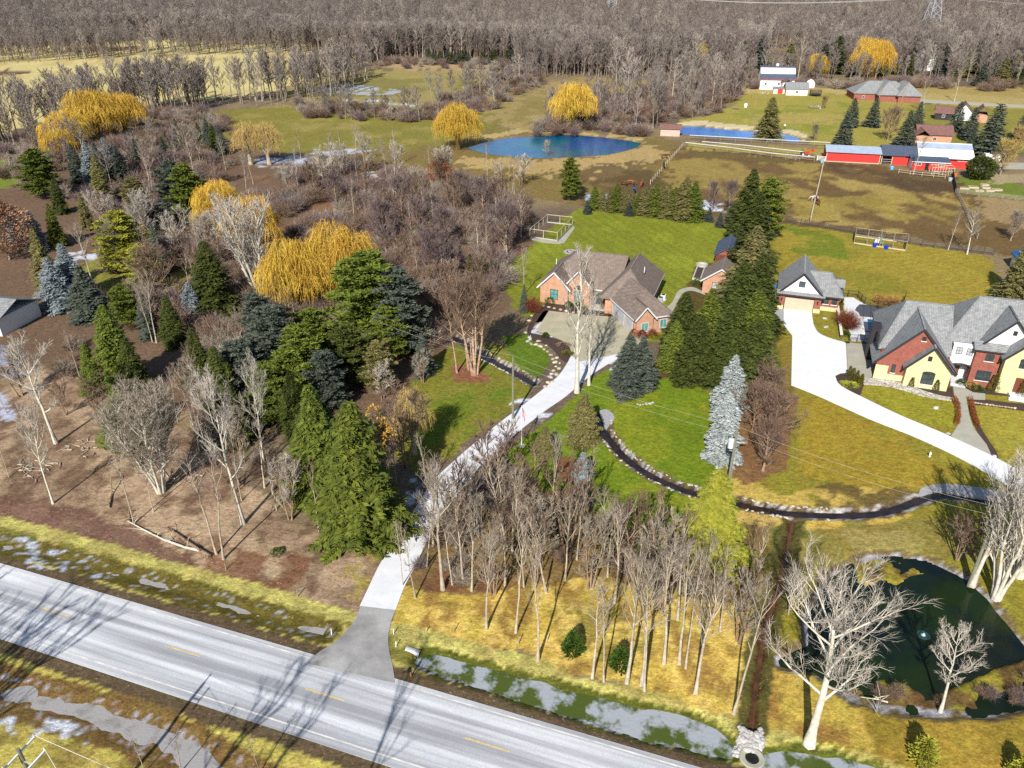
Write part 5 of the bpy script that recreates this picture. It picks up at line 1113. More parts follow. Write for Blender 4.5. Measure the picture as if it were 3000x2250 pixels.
bt('forest',2570,315,9,'bare tree growing before the roof of the far grey house',1.0,i=5)
bt('crab',2600,412,10,'wide brown bare tree above the middle of the barn',1.1,i=1)
bt('crab',2412,318,4.5,'small bare tree on the far lawn beside the trampoline',1.0,i=2)
bt('slim',2445,318,4.5,'narrow bare tree on the far lawn between trampoline and house',1.0,i=1)
bt('crab',2385,412,5,'purplish bare bush beside the sandy end of the blue pond',.9,i=0,m=M['twig_purple'])
bt('slim',2205,405,7.5,'thin bare tree left of the solitary dark spruce',1.0,i=2)
bt('slim',2212,315,5,'young bare tree on the far lawn below the white barn',1.0,i=3)
bt('crab',2930,512,9,'brown bare shrub tree right of the white trailer',1.1,i=2,m=M['willow_tan'])
bt('crab',2975,455,8,'tan bare shrub tree at the right edge above the trailer',1.1,i=1,m=M['willow_tan'])
bt('crab',1600,455,4.2,'small pinkish bush standing in the blue pond edge',.9,i=0,m=M['twig_pale'],cat='bush')
bt('far_pale',330,150,20,'large dark oak on the island of the tan field',1.0,i=0,m=M['twig_far'])
bt('far',250,137,17,'spreading bare oak left on the tan field edge',1.2,i=1)
bt('far',352,150,18,'bare tree right of the large oak on the tan field',.8,i=2)
bt('far_pale',385,152,20,'tall pale bare tree at the right end of the field island',.7,i=1)
bt('far_pale',1800,318,28,'tall pale-limbed cottonwood right of the golden pond willow',1.0,i=0)
bt('far_pale',1835,330,25,'second pale cottonwood right of the golden pond willow',.9,i=1)
bt('far_pale',1860,395,16,'white-trunked dead tree at the right end of the blue pond',.7,i=2)
bt('far_pale',2028,275,26,'pale egg-crowned cottonwood left of the white far barn',1.0,i=0)
bt('far_pale',2335,245,26,'two-trunked pale cottonwood behind the white far barn',.9,i=1)
bt('forest',1535,865,9,'grey bare tree at the lawn edge beside the dog run',1.0,i=0)
bt('forest',1485,748,13,'dark bushy bare tree at the corner of the centre lawn',1.3,i=1,m=M['twig_purple'])
bt('forest',1160,590,13,'grey bare tree with an open crown above the brush',1.0,i=2)
bt('brush',1160,1250,6.5,'brown leaning brush tree over the lawn left of the drive',1.2,i=1)
bt('brush',1120,1170,6,'pale twiggy brush at the foot of the large pine',1.2,i=2,m=M['twig_pale'])
bt('brush',1240,1120,5,'grey twiggy brush beside the birch group',1.2,i=0,m=M['twig_grey'])
bt('slim',530,2255,4.5,'sparse sapling on the near verge at the lower frame edge',1.1,i=0,m=M['twig_brown'])
bt('slim',425,2262,3.8,'small sapling left of the sparse one on the near verge',1.1,i=1,m=M['twig_brown'])
bt('slim',762,2262,4.2,'tiny leafless sapling at the lower edge below the road',1.1,i=2,m=M['twig_brown'])
# trees behind the camera whose shadows fall across the road
for x,y,h,k,w in [(-53,25,24,'stark',.9),(-60,34,18,'stark',.9),(-30.5,19,24,'slim',1.2),(-25.5,19,22,'slim',.8),(-16.5,17,25,'slim',.8)]:
    put_tree(k, (x,y,0), h, 'tall bare tree south of the road casting its shadow on it', 'bare tree', 'trees south of the road', 'bare_tree', w, 1 if k == 'stark' else 0)
b = P(160,590)
o = put_tree('crab', (P(30,760).x,P(30,760).y,0), 10.5, 'oak holding tan dead leaves at the left edge', 'oak', None, 'oak_tree', 1.0, 0)
link('foliage', cone_shrub(77,7,3.6,2600,.30,'ball').mesh('foliage', M['leaf_tan']), o).location = (0,0,1.0)
o = put_tree('crab', (P(1290,560).x,P(1290,560).y,0), 8.5, 'small oak with russet leaves at the brush edge below the pond', 'oak', None, 'oak_tree', 1.0, 1)
link('foliage', cone_shrub(78,5,3.0,900,.30,'ball').mesh('foliage', M['leaf_red']), o).location = (0,0,1.5)

# ---------------------------------------------------------------- stands
def stand(pts, kinds, hr, look, where, group, wide=(.85,1.15), ms=None, seed=1):
    """trees at photo points, labelled by their order from the left"""
    rr = random.Random(seed); pts = sorted(pts, key=lambda p: p[0])
    for k,(x,y) in enumerate(pts):
        kd = kinds[k % len(kinds)]; m = ms[k % len(ms)] if ms else None; b = P(x,y)
        put_tree(kd, (b.x,b.y,-.05), rr.uniform(*hr), '%s, %s from left %s' % (look, ordinal(k+1), where), 'bare tree', group, 'bare_tree', rr.uniform(*wide), None, m)
def scatter(n, poly, seed, dmin=0):
    rr = random.Random(seed); xs = [p[0] for p in poly]; ys = [p[1] for p in poly]; out = []; tries = 0
    while len(out) < n and tries < n*60:
        tries += 1; x = rr.uniform(min(xs),max(xs)); y = rr.uniform(min(ys),max(ys))
        if inside(np.array([x]),np.array([y]),poly)[0] and all((x-q[0])**2+((y-q[1])*2)**2 > dmin**2 for q in out): out.append((x,y))
    return out
stand([(1425,1842),(1511,1853),(1576,1935),(1735,1987),(1769,1998),(1836,2000),(1879,2007),(1888,2025),(1945,1944),(1990,1944),(2047,1960),(2009,1957),(2149,2091),(2038,2030)],
      ['forest','slim','forest'], (10,14.5), 'Bare roadside tree', 'in the line above the frozen ditch', 'bare trees above the frozen ditch', (.8,1.1), None, 3)
stand([(1382,1731),(1357,1706),(1325,1713),(1728,1722),(1445,1740),(1480,1715),(1535,1720),(1600,1735),(1655,1700),(1800,1765),(1860,1800),(1930,1790),(1985,1815),(2050,1830),(2110,1850),(2165,1880),(2190,1780),(1420,1660),(1350,1600),(1500,1620),(1580,1650),(1690,1640),(1780,1690),(1250,1660)],
      ['forest','slim','brush','forest'], (8,11), 'Bare tree', 'in the roadside wood behind', 'bare trees behind the roadside line', (.8,1.15), [None,None,M['twig_grey'],M['twig_brown']], 4)
stand([(1330,1540),(1400,1560),(1470,1500),(1540,1540),(1380,1470),(1440,1420),(1620,1500),(1700,1560),(1270,1600),(1480,1580),(1560,1600),(1660,1610),(1770,1620),(1860,1690),(1900,1700)],
      ['forest','brush','slim'], (7.5,11), 'Bare tree', 'in the thicket right of the drive', 'bare trees right of the curving drive', (.9,1.2), None, 6)
stand([(1195,1370),(1235,1345),(1160,1420),(1255,1440),(1130,1480),(1180,1300)],
      ['brush','forest','slim'], (6,10), 'Bare tree', 'on the left verge of the drive', 'bare trees left of the curving drive', (.9,1.2), None, 8)
stand(scatter(20,[(560,1100),(700,1300),(860,1480),(1080,1600),(900,1560),(640,1440),(500,1250)],12,45), ['slim','brush','slim','forest'], (6,11), 'Thin bare tree', 'under the left spruces', 'thin trees in the left wood', (.7,1.0), [M['twig_brown'],M['twig_grey'],M['twig_pale']], 12)
stand([(235,1110),(300,1230),(100,1180),(60,1160),(195,1215),(1350/3,1500),(20,1210)], ['slim','brush'], (5,9), 'Slight bare tree', 'on the left leafy slope', 'slight trees on the left slope', (.8,1.1), [M['twig_grey'],M['twig_brown']], 13)
stand(scatter(46,[(1000,560),(1300,600),(1560,650),(1540,720),(1460,790),(1440,900),(1300,960),(1150,930),(1120,700),(860,620),(880,540)],21,34), ['forest','brush','crab','slim','brush'], (7,11.5), 'Bare tree', 'in the brushy wood beside the centre lawn', 'brushy wood left of the centre lawn', (.9,1.25), [M['twig_purple'],M['twig_brown'],M['twig_purple'],M['twig_grey'],M['twig_brown']], 21)
stand(scatter(24,[(700,540),(1000,470),(1200,480),(1560,540),(1500,580),(1250,560),(900,560),(700,600)],22,38), ['forest','slim','brush'], (7,12), 'Bare tree', 'in the scrub below the pasture', 'scrub below the pond pasture', (.9,1.2), [M['twig_grey'],M['twig_brown'],M['twig_pale']], 22)
stand(scatter(26,[(200,900),(330,640),(420,560),(700,560),(700,760),(900,820),(640,930),(360,1000)],23,42), ['forest','brush','slim','crab'], (7,12), 'Bare tree', 'among the left evergreens', 'bare trees among the left evergreens', (.9,1.2), [M['twig_grey'],M['twig_pale'],M['twig_brown']], 23)
stand(scatter(24,[(0,430),(130,400),(260,470),(420,500),(420,440),(650,470),(700,540),(420,580),(200,520),(0,470)],24,40), ['far','brush','forest'], (9,13), 'Grey bare tree', 'below the left willows', 'wood below the left willows', (.9,1.2), [M['twig_purple'],M['twig_grey']], 24)
# ---------------------------------------------------------------- the forest and undergrowth as masses
def protocoll(name, items):
    c = bpy.data.collections.new(name)
    for k,me in enumerate(items):
        o = bpy.data.objects.new('%s_%02d' % (name,k), me); c.objects.link(o)
    return c
def joined(kind, i, m=None):
    t,c,H,e = PROTO[kind][i]
    bm = bmesh.new(); bm.from_mesh(t); nt = len(bm.faces); bm.from_mesh(c)
    bm.faces.ensure_lookup_table()
    for f in bm.faces[nt:]: f.material_index = 1
    me = bpy.data.meshes.new('tree'); bm.to_mesh(me); bm.free(); me.materials.append(t.materials[0]); me.materials.append(m or c.materials[0]); return me
def mass(name, pts, scl, idx, coll, label, cat, tilt=.06, seed=0):
    """one object: many plants standing at the given ground points"""
    rng = np.random.default_rng(seed); n = len(pts); me = bpy.data.meshes.new(name)
    me.vertices.add(n); me.vertices.foreach_set('co', np.asarray(pts,np.float32).ravel())
    a = me.attributes.new('idx','INT','POINT'); a.data.foreach_set('value', np.asarray(idx,np.int32))
    rot = np.stack([rng.normal(size=n)*tilt,rng.normal(size=n)*tilt,rng.uniform(0,6.28,n)],1).astype(np.float32)
    a = me.attributes.new('rot','FLOAT_VECTOR','POINT'); a.data.foreach_set('vector', rot.ravel())
    a = me.attributes.new('scl','FLOAT_VECTOR','POINT'); a.data.foreach_set('vector', np.asarray(scl,np.float32).ravel())
    o = link(name, me); tag(o, label, cat, None, 'stuff')
    ng = bpy.data.node_groups.new(name,'GeometryNodeTree'); ng.interface.new_socket('Geometry',in_out='INPUT',socket_type='NodeSocketGeometry'); ng.interface.new_socket('Geometry',in_out='OUTPUT',socket_type='NodeSocketGeometry')
    N = ng.nodes; L = ng.links; gi = N.new('NodeGroupInput'); go = N.new('NodeGroupOutput'); ip = N.new('GeometryNodeInstanceOnPoints'); ci = N.new('GeometryNodeCollectionInfo')
    ci.inputs['Collection'].default_value = coll; ci.inputs['Separate Children'].default_value = True; ci.inputs['Reset Children'].default_value = True
    def attr(nm, ty):
        q = N.new('GeometryNodeInputNamedAttribute'); q.data_type = ty; q.inputs['Name'].default_value = nm; return q.outputs['Attribute']
    L.new(gi.outputs[0], ip.inputs['Points']); L.new(ci.outputs[0], ip.inputs['Instance']); ip.inputs['Pick Instance'].default_value = True
    L.new(attr('idx','INT'), ip.inputs['Instance Index']); L.new(attr('rot','FLOAT_VECTOR'), ip.inputs['Rotation']); L.new(attr('scl','FLOAT_VECTOR'), ip.inputs['Scale']); L.new(ip.outputs[0], go.inputs[0])
    md = o.modifiers.new('plants','NODES'); md.node_group = ng; return o
rng = np.random.default_rng(99)
fc = protocoll('ftree', [joined('far',i) for i in range(6)]+[joined('far_pale',i) for i in range(3)]+[joined('far_purple',0),joined('far_purple',1)])
# forest footprint: beyond a ragged edge line given in photo pixels
edge = [(-1500,152),(-300,150),(0,136),(120,132),(226,128),(407,112),(678,122),(900,126),(1040,136),(1060,185),(1130,176),(1220,172),(1500,180),(1520,205),(1600,222),(1700,222),(1850,222),(1960,215),(2040,205),(2130,200),(2190,198),(2250,200),(2330,205),(2480,208),(2600,212),(2660,200),(2760,212),(3000,220),(3400,230),(4500,250)]
ex = []; 
for i in range(len(edge)-1):
    a = P(*edge[i]); b = P(*edge[i+1])
    for k in range(8): ex.append((a.x+(b.x-a.x)*k/8, a.y+(b.y-a.y)*k/8))
# polar edge: for each bearing the distance where the forest begins
eb = np.array([math.atan2(p[0],p[1]) for p in ex]); er = np.array([math.hypot(*p) for p in ex]); o_ = np.argsort(eb); eb = eb[o_]; er = er[o_]
def forest_pts(n, rmax, power, jit, seed, extra=0):
    rg = np.random.default_rng(seed); th = rg.uniform(-.86,.86,n); r0 = np.interp(th,eb,er)+rg.normal(size=n)*jit+extra
    q = rg.uniform(0,1,n)**power; r = r0+(rmax-r0)*q; return np.stack([np.sin(th)*r,np.cos(th)*r,np.zeros(n)],1)
P1 = forest_pts(26000, 2600, 1.8, 5, 1); P2 = forest_pts(4200, 620, 1.0, 4, 2); P2 = P2[np.hypot(P2[:,0],P2[:,1]) < 700]
clear = [W_([(2240,150),(2420,140),(2420,200),(2240,220)]), W_([(2640,170),(2740,170),(2740,215),(2640,215)]), W_([(1130,172),(1220,168),(1300,172),(1510,178),(1510,192),(1130,192)]), W_([(1850,165),(1970,160),(1975,192),(1860,200)])]
pts = np.concatenate([P1,P2]); keep = np.ones(len(pts),bool)
for c in clear[:1]+clear[2:]: keep &= ~inside(pts[:,0],pts[:,1],c)
pts = pts[keep]; n = len(pts); r = np.hypot(pts[:,0],pts[:,1])
sp = fbm(pts[:,0],pts[:,1],60,5); idx = rng.integers(0,6,n); pale = rng.uniform(0,1,n) < .05+.2*(sp > .62); idx[pale] = rng.integers(6,9,pale.sum()); pur = (rng.uniform(0,1,n) < .35)&(fbm(pts[:,0],pts[:,1],45,15) > .56); idx[pur] = rng.integers(9,11,pur.sum())
s = rng.uniform(.75,1.15,n)*(.85+.3*fbm(pts[:,0],pts[:,1],80,25)); w = s*rng.uniform(.85,1.15,n)*(1+np.clip((r-600)/1500,0,1)*.5)
mass('forest', pts, np.stack([w,w,s],1), idx, fc, 'grey leafless forest filling the whole distance behind fields and houses', 'forest', .04, 1)
# tree lines between the fields, too many to single out
def line_pts(path, n, wd, seed):
    rg = np.random.default_rng(seed); q = np.array(W_(path)); sg = np.linalg.norm(np.diff(q,axis=0),axis=1); cs = np.concatenate([[0],np.cumsum(sg)]); t = rg.uniform(0,cs[-1],n)
    return np.stack([np.interp(t,cs,q[:,0])+rg.normal(size=n)*wd,np.interp(t,cs,q[:,1])+rg.normal(size=n)*wd,0*t],1)
def area_pts(poly, n, seed):
    rg = np.random.default_rng(seed); w = W_(poly); xs = [p[0] for p in w]; ys = [p[1] for p in w]; x = rg.uniform(min(xs),max(xs),n*6); y = rg.uniform(min(ys),max(ys),n*6); k = inside(x,y,w); return np.stack([x[k],y[k],0*x[k]],1)[:n]
def tree_mass(name, pts, lo, hi, label, seed, pale=.12, wide=1.0):
    rg = np.random.default_rng(seed); n = len(pts); ix = rg.integers(0,6,n); p = rg.uniform(0,1,n); ix[p < pale] = rg.integers(6,9,(p < pale).sum()); ix[p > .88] = rg.integers(9,11,(p > .88).sum()); s = rg.uniform(lo,hi,n)/17; w = s*rg.uniform(.85,1.25,n)*wide
    mass(name, pts, np.stack([w,w,s],1), ix, fc, label, 'trees', .05, seed)
tree_mass('field_tree_line', np.concatenate([line_pts([(-260,470),(20,420),(150,385),(300,345),(440,325),(560,318)],120,7,1),line_pts([(440,325),(600,300),(760,292),(880,285),(960,262),(1020,230)],150,8,2)]), 12, 21, 'line of grey bare trees between the tan field and the meadows', 31, .10)
tree_mass('meadow_trees', np.concatenate([line_pts([(870,318),(960,328),(1080,342),(1200,350),(1340,362)],26,4,3),line_pts([(1240,315),(1400,290),(1480,262),(1560,225)],46,7,4),area_pts([(1000,210),(1130,178),(1120,200),(1010,235)],20,5)]), 7, 14, 'small bare trees along the meadow stream and hedge', 33, .08, 1.3)
tree_mass('pond_wood', area_pts([(1560,388),(1640,350),(1750,300),(1900,250),(2040,215),(2160,225),(2190,262),(2150,300),(2080,352),(1975,362),(1900,398),(1800,385)],150,6), 9, 18, 'wood of grey bare trees right of the blue pond', 35, .16)
tree_mass('belt_trees', area_pts([(2150,205),(3100,225),(3100,258),(2660,246),(2200,250)],120,7), 9, 17, 'belt of bare trees behind the far houses', 36, .2)
# scrub fringe and brush
bc = protocoll('brushp', [twig_bush(300+i,2.6,1.8,70,7,.05).mesh('b', M[k]) for i,k in enumerate(['twig_brown','twig_purple','twig_grey','twig_brown'])])
def brush_mass(name, polys, smin, smax, seed, label, cat='brush'):
    rg = np.random.default_rng(seed); allp = []
    for poly,dens in polys:
        wp = W_(poly); xs = [p[0] for p in wp]; ys = [p[1] for p in wp]; a = (max(xs)-min(xs))*(max(ys)-min(ys)); n = int(a*dens)
        x = rg.uniform(min(xs),max(xs),n); y = rg.uniform(min(ys),max(ys),n); k = inside(x+(fbm(x,y,6,3)-.5)*8,y+(fbm(x,y,6,9)-.5)*8,wp)&(fbm(x,y,9,33) > .40); allp.append(np.stack([x[k],y[k],0*x[k]],1))
    pt = np.concatenate(allp); n = len(pt); s = rg.uniform(smin,smax,n); w = s*rg.uniform(.9,1.4,n)
    mass(name, pt, np.stack([w,w,s],1), rg.integers(0,4,n), bc, label, cat, .1, seed)
brush_mass('undergrowth', [([(700,560),(1000,470),(1300,540),(1560,600),(1560,650),(1470,780),(1450,900),(1330,1000),(1180,1060),(1150,930),(900,640),(700,620)],.10),([(330,640),(700,560),(900,640),(1150,930),(1120,1100),(900,1120),(600,1100),(500,1000),(300,900)],.12)], .7, 1.5, 41, 'brown leafless undergrowth filling the wood left of the centre lawn', 'undergrowth')
brush_mass('undergrowth', [([(0,430),(420,330),(640,330),(700,430),(640,560),(330,640),(130,560),(0,540)],.05),([(860,300),(1340,345),(1340,368),(870,345)],.06),([(1240,320),(1530,205),(1600,235),(1450,330),(1280,350)],.06)], .7, 1.5, 42, 'dense leafless scrub along the field hedges and below the willows', 'undergrowth')
brush_mass('undergrowth', [([(1560,400),(1900,405),(1980,355),(2110,340),(2180,270),(2150,235),(1750,290),(1640,340)],.05),([(1100,180),(1500,190),(1560,235),(1400,205),(1100,200)],.03),([(2100,262),(2640,262),(2640,240),(2100,235)],.02),([(2640,262),(3200,280),(3200,240),(2640,240)],.03)], .8, 1.7, 43, 'leafless scrub along the forest edge and pond wood', 'undergrowth')
brush_mass('undergrowth', [([(560,1260),(700,1400),(900,1540),(1100,1600),(1090,1480),(900,1400),(620,1150)],.10),([(1230,1640),(1270,1540),(1420,1400),(1700,1500),(2040,1620),(2180,1760),(2100,1760),(1700,1660),(1400,1720),(1220,1720)],.16),([(150,1100),(330,1150),(300,1000),(60,1000),(0,1100)],.08)], .35,.9, 44, 'thin leafless undergrowth between the roadside trees', 'undergrowth')
brush_mass('dead_reeds', [([(2540,2010),(2620,1990),(2740,2040),(2890,2030),(3000,1960),(3060,2060),(2890,2084),(2740,2086),(2600,2068)],.5),([(2520,1650),(2640,1640),(2640,1700),(2560,1720)],.15)], .2,.4, 45, 'brown dead reeds standing in the near shallows of the dark pond', 'reeds')
# ================================================================ BUILDINGS
def house(name, x, y, deg, label, cat='house', z=0):
    return empty(name, (x, y, z), R(deg), label, cat)
def roofG(mb, x0, x1, y0, y1, ze, zr, axis='y', t=.16, pk=None):
    if axis == 'y':
        c = (x0+x1)/2 if pk is None else pk
        mb.slab([(x0,y0,ze),(c,y0,zr),(c,y1,zr),(x0,y1,ze)],t); mb.slab([(c,y0,zr+.002),(x1,y0,ze),(x1,y1,ze),(c,y1,zr+.002)],t)
        mb.bar((c,y0+.02,zr+.02),(c,y1-.02,zr+.02),.26,.06)
    else:
        c = (y0+y1)/2 if pk is None else pk
        mb.slab([(x0,y0,ze),(x1,y0,ze),(x1,c,zr),(x0,c,zr)],t); mb.slab([(x0,c,zr+.002),(x1,c,zr+.002),(x1,y1,ze),(x0,y1,ze)],t)
        mb.bar((x0+.02,c,zr+.02),(x1-.02,c,zr+.02),.26,.06)
def roofH(mb, x0, x1, y0, y1, ze, zr, axis, a, b, c=None, t=.2):
    """hipped roof; the ridge runs along axis from a to b (a = eave edge makes a gable end)"""
    if axis == 'x':
        c = (y0+y1)/2 if c is None else c; A = (a,c,zr); B = (b,c,zr)
    else:
        c = (x0+x1)/2 if c is None else c; A = (c,a,zr); B = (c,b,zr)
    v = [(x0,y0,ze),(x1,y0,ze),(x1,y1,ze),(x0,y1,ze),A,B,(x0,y0,ze-t),(x1,y0,ze-t),(x1,y1,ze-t),(x0,y1,ze-t)]
    if axis == 'x': f = [(0,1,5,4),(2,3,4,5),(3,0,4),(1,2,5)]
    else: f = [(1,2,5,4),(3,0,4,5),(0,1,4),(2,3,5)]
    f += [(0,6,7,1),(1,7,8,2),(2,8,9,3),(3,9,6,0),(9,8,7,6)]
    mb.add(v,f); mb.bar(A,B,.26,.07)
    hips = ((0,4),(3,4),(1,5),(2,5)) if axis == 'x' else ((0,4),(1,4),(2,5),(3,5))
    for i,j in hips: mb.bar(Vector(v[i])*.98+Vector(v[j])*.02, v[j], .22, .06)
def gablewall(mb, x0, x1, y0, y1, z0, ze, zr, pk=None, axis='y'):
    """wall with a gable; for axis y it is a slab between y0 and y1 spanning x0..x1"""
    c = (x0+x1)/2 if pk is None else pk
    if axis == 'y': mb.yprism([(x0,z0),(x1,z0),(x1,ze),(c,zr),(x0,ze)], y0, y1)
    else:
        n0 = len(mb.v); m2 = MB(); m2.yprism([(x0,z0),(x1,z0),(x1,ze),(c,zr),(x0,ze)], y0, y1)
        mb.add([(-q[1],q[0],q[2]) for q in m2.v], m2.f)
def face_xf(side, plane):
    """map (along, out, up) to local coords for a wall facing side"""
    if side == 'S': return lambda a,o,z: (a, plane-o, z)
    if side == 'N': return lambda a,o,z: (a, plane+o, z)
    if side == 'W': return lambda a,o,z: (plane-o, a, z)
    return lambda a,o,z: (plane+o, a, z)
def fbox(mb, xf, a0, a1, o0, o1, z0, z1):
    p = xf(a0,o0,z0); q = xf(a1,o1,z1)
    mb.box(min(p[0],q[0]),max(p[0],q[0]),min(p[1],q[1]),max(p[1],q[1]),z0,z1)
def window(par, side, plane, a, z, w, h, fm, pm=None, mull=1, rows=0, sill=None, fw=.07, arch=0, label=None):
    """frame with mullions, pane as its child, optional sill"""
    xf = face_xf(side, plane); mb = MB()
    fbox(mb,xf,a-w/2,a+w/2,.003,.06,z,z+fw); fbox(mb,xf,a-w/2,a+w/2,.003,.06,z+h-fw,z+h)
    fbox(mb,xf,a-w/2,a-w/2+fw,.003,.058,z+fw,z+h-fw); fbox(mb,xf,a+w/2-fw,a+w/2,.003,.058,z+fw,z+h-fw)
    for i in range(1,mull+1):
        c = a-w/2+w*i/(mull+1); fbox(mb,xf,c-fw*.3,c+fw*.3,.02,.055,z+fw,z+h-fw)
    for i in range(1,rows+1):
        c = z+h*i/(rows+1); fbox(mb,xf,a-w/2+fw,a+w/2-fw,.02,.052,c-fw*.25,c+fw*.25)
    if arch:
        n = 8; pts = [xf(a+math.cos(math.pi*k/n)*w/2, .03, z+h+math.sin(math.pi*k/n)*arch) for k in range(n+1)]
        for k in range(n): mb.bar(pts[k],pts[k+1],.08,.08,(0,1,0) if side in 'SN' else (1,0,0))
    o = mb.build('window', fm, par)
    if label: o['label'] = label
    g = MB(); fbox(g,xf,a-w/2+fw*.6,a+w/2-fw*.6,.002,.022,z+fw*.6,z+h-fw*.6)
    if arch:
        n = 8; ring = [xf(a+math.cos(math.pi*k/n)*(w/2-.03), .004, z+h+math.sin(math.pi*k/n)*(arch-.03)) for k in range(n+1)]
        c = xf(a,.004,z+h-.02); g.add([c]+ring, [(0,k+1,k+2) for k in range(n)])
    g.build('pane', pm or M['glass'], o)
    if sill:
        s = MB(); fbox(s,xf,a-w/2-.1,a+w/2+.1,.003,.10,z-.12,z-.003); s.build('sill', sill, o)
    return o
def garage_door(par, side, plane, a, z, w, h, m, trim=None, panels=4, label=None):
    xf = face_xf(side, plane); mb = MB()
    for k in range(panels): fbox(mb,xf,a-w/2,a+w/2,.002,.05,z+h*k/panels+.012,z+h*(k+1)/panels-.004)
    for k in range(1,4): fbox(mb,xf,a-w/2+w*k/4-.02,a-w/2+w*k/4+.02,.05,.06,z+.02,z+h-.02)
    o = mb.build('garage_door', m, par)
    if label: o['label'] = label
    if trim:
        t = MB(); fbox(t,xf,a-w/2-.09,a-w/2-.004,.002,.07,z,z+h+.09); fbox(t,xf,a+w/2+.004,a+w/2+.09,.002,.07,z,z+h+.09); fbox(t,xf,a-w/2-.002,a+w/2+.002,.002,.065,z+h+.004,z+h+.09); t.build('door_frame', trim, o)
    return o
def door(par, side, plane, a, z, w, h, m, label=None):
    xf = face_xf(side, plane); mb = MB(); fbox(mb,xf,a-w/2,a+w/2,.004,.05,z,z+h); o = mb.build('door', m, par)
    k = MB(); fbox(k,xf,a+w/2-.14,a+w/2-.08,.05,.10,z+1.0,z+1.12); k.build('handle', M['galv'], o)
    if label: o['label'] = label
    return o
M['glass_panel'] = mat('pale_grey_door_panels', C(210,212,214), .5, .4, nscale=1, col2=C(186,190,196))
M['tan_door'] = mat('beige_garage_door', C(226,206,178), .6, nscale=1, col2=C(214,194,166))
M['stucco'] = mat('white_stucco', (.70,.69,.68), .7, nscale=3, col2=(.66,.65,.64), bump=.004, bscale=60)
M['trim_white'] = mat('white_trim', (.62,.62,.64), .6, nscale=3)

# ---- A: long brick house with hipped brown roof
A = house('brick_house', 5.2, 133.1, -19, 'long orange brick house with brown hipped roof and angled garage wing')
w = MB()
w.box(.05,13.0,1.9,14.1,0,2.85); w.box(12.6,20.1,-1.4,13.4,0,2.86)
gablewall(w, 0.05,5.3, 0,2.2, 0,2.85,5.35); gablewall(w, 4.9,9.2, .9,3.2, 0,3.5,5.75)
w.box(9.2,9.35,1.3,3.2,0,2.8)
w.build('wall', M['brick_orange'], A)
r = MB()
roofH(r,-.5,14.0,1.5,14.7,2.95,7.3,'x',5.0,14.5)
roofH(r,11.6,20.7,-2.0,14.0,2.97,7.2,'y',1.6,10.6)
roofG(r,-.55,5.9,-.35,5.5,2.75,5.75,'y'); roofG(r,4.35,9.75,.5,6.5,3.2,6.15,'y')
r.build('roof', M['shingle_brown'], A)
t = MB()
for x0,x1,c,y,ze,zr in ((-.55,5.9,2.675,-.4,2.70,5.70),(4.35,9.75,7.05,.45,3.15,6.10)):
    t.bar((x0,y,ze-.05),(c,y,zr-.05),.06,.24,(0,0,1)); t.bar((c,y,zr-.05),(x1,y,ze-.05),.06,.24,(0,0,1))
t.box(9.7,14,1.42,1.52,2.72,2.94); t.box(20.62,20.74,-2,14,2.72,2.95)
t.build('trim', M['trim_white'], A)
window(A,'S',0,2.7,.8,1.5,1.75,M['black'],M['glass_green'],1,1,M['brick_orange'])
window(A,'S',.9,7.05,.65,1.5,1.75,M['black'],M['glass_green'],1,0,M['brick_orange'],arch=0)
window(A,'S',.9,7.05,2.75,1.6,.12,M['black'],M['glass'],2,0,None,arch=.55,label='arched window over the second gable window')
window(A,'S',1.9,12.2,.5,1.3,1.7,M['black'],M['glass'],1,1,M['brick_orange'],arch=.45)
door(A,'S',1.9,10.6,.15,1.7,2.2,M['glass'],'dark glazed entrance doors with sidelights')
v = MB()
for x,y,z in ((1.2,6.4,5.3),(18.2,4.6,6.2)): v.tube([(x,y,z-.4),(x,y,z+.6)],.07,8)
v.build('vent_pipe', M['white'], A)
p = MB(); p.box(9.4,12.4,-.6,1.88,0,.16); p.build('porch', M['concrete_old'], A)
# the wing stands at its own angle, as children of the same house
def sub(par, name, x, y, deg):
    """angle for parts: returns a transform applied to every mesh built in that frame"""
    return (Vector((x,y,0)), R(deg))
class FMB(MB):
    """mesh builder in a turned frame, baked into the parent's coordinates"""
    frame = None
    def build(s, name, mats, parent=None, smooth=False):
        o, a = FMB.frame; c, q = math.cos(a), math.sin(a)
        s.v = [(o.x+c*p[0]-q*p[1], o.y+q*p[0]+c*p[1], p[2]) for p in s.v]
        return super().build(name, mats, parent, smooth)
def inframe(ox, oy, deg, fn):
    global MB
    keep = MB; FMB.frame = (Vector((ox,oy,0)), R(deg)); MB = FMB
    try: fn()
    finally: MB = keep
c19, s19 = math.cos(R(19)), math.sin(R(19))
dx, dy = 20.3-5.2, 117.6-133.1
wx0, wy0 = c19*dx-s19*dy, s19*dx+c19*dy       # wing corner in the house frame
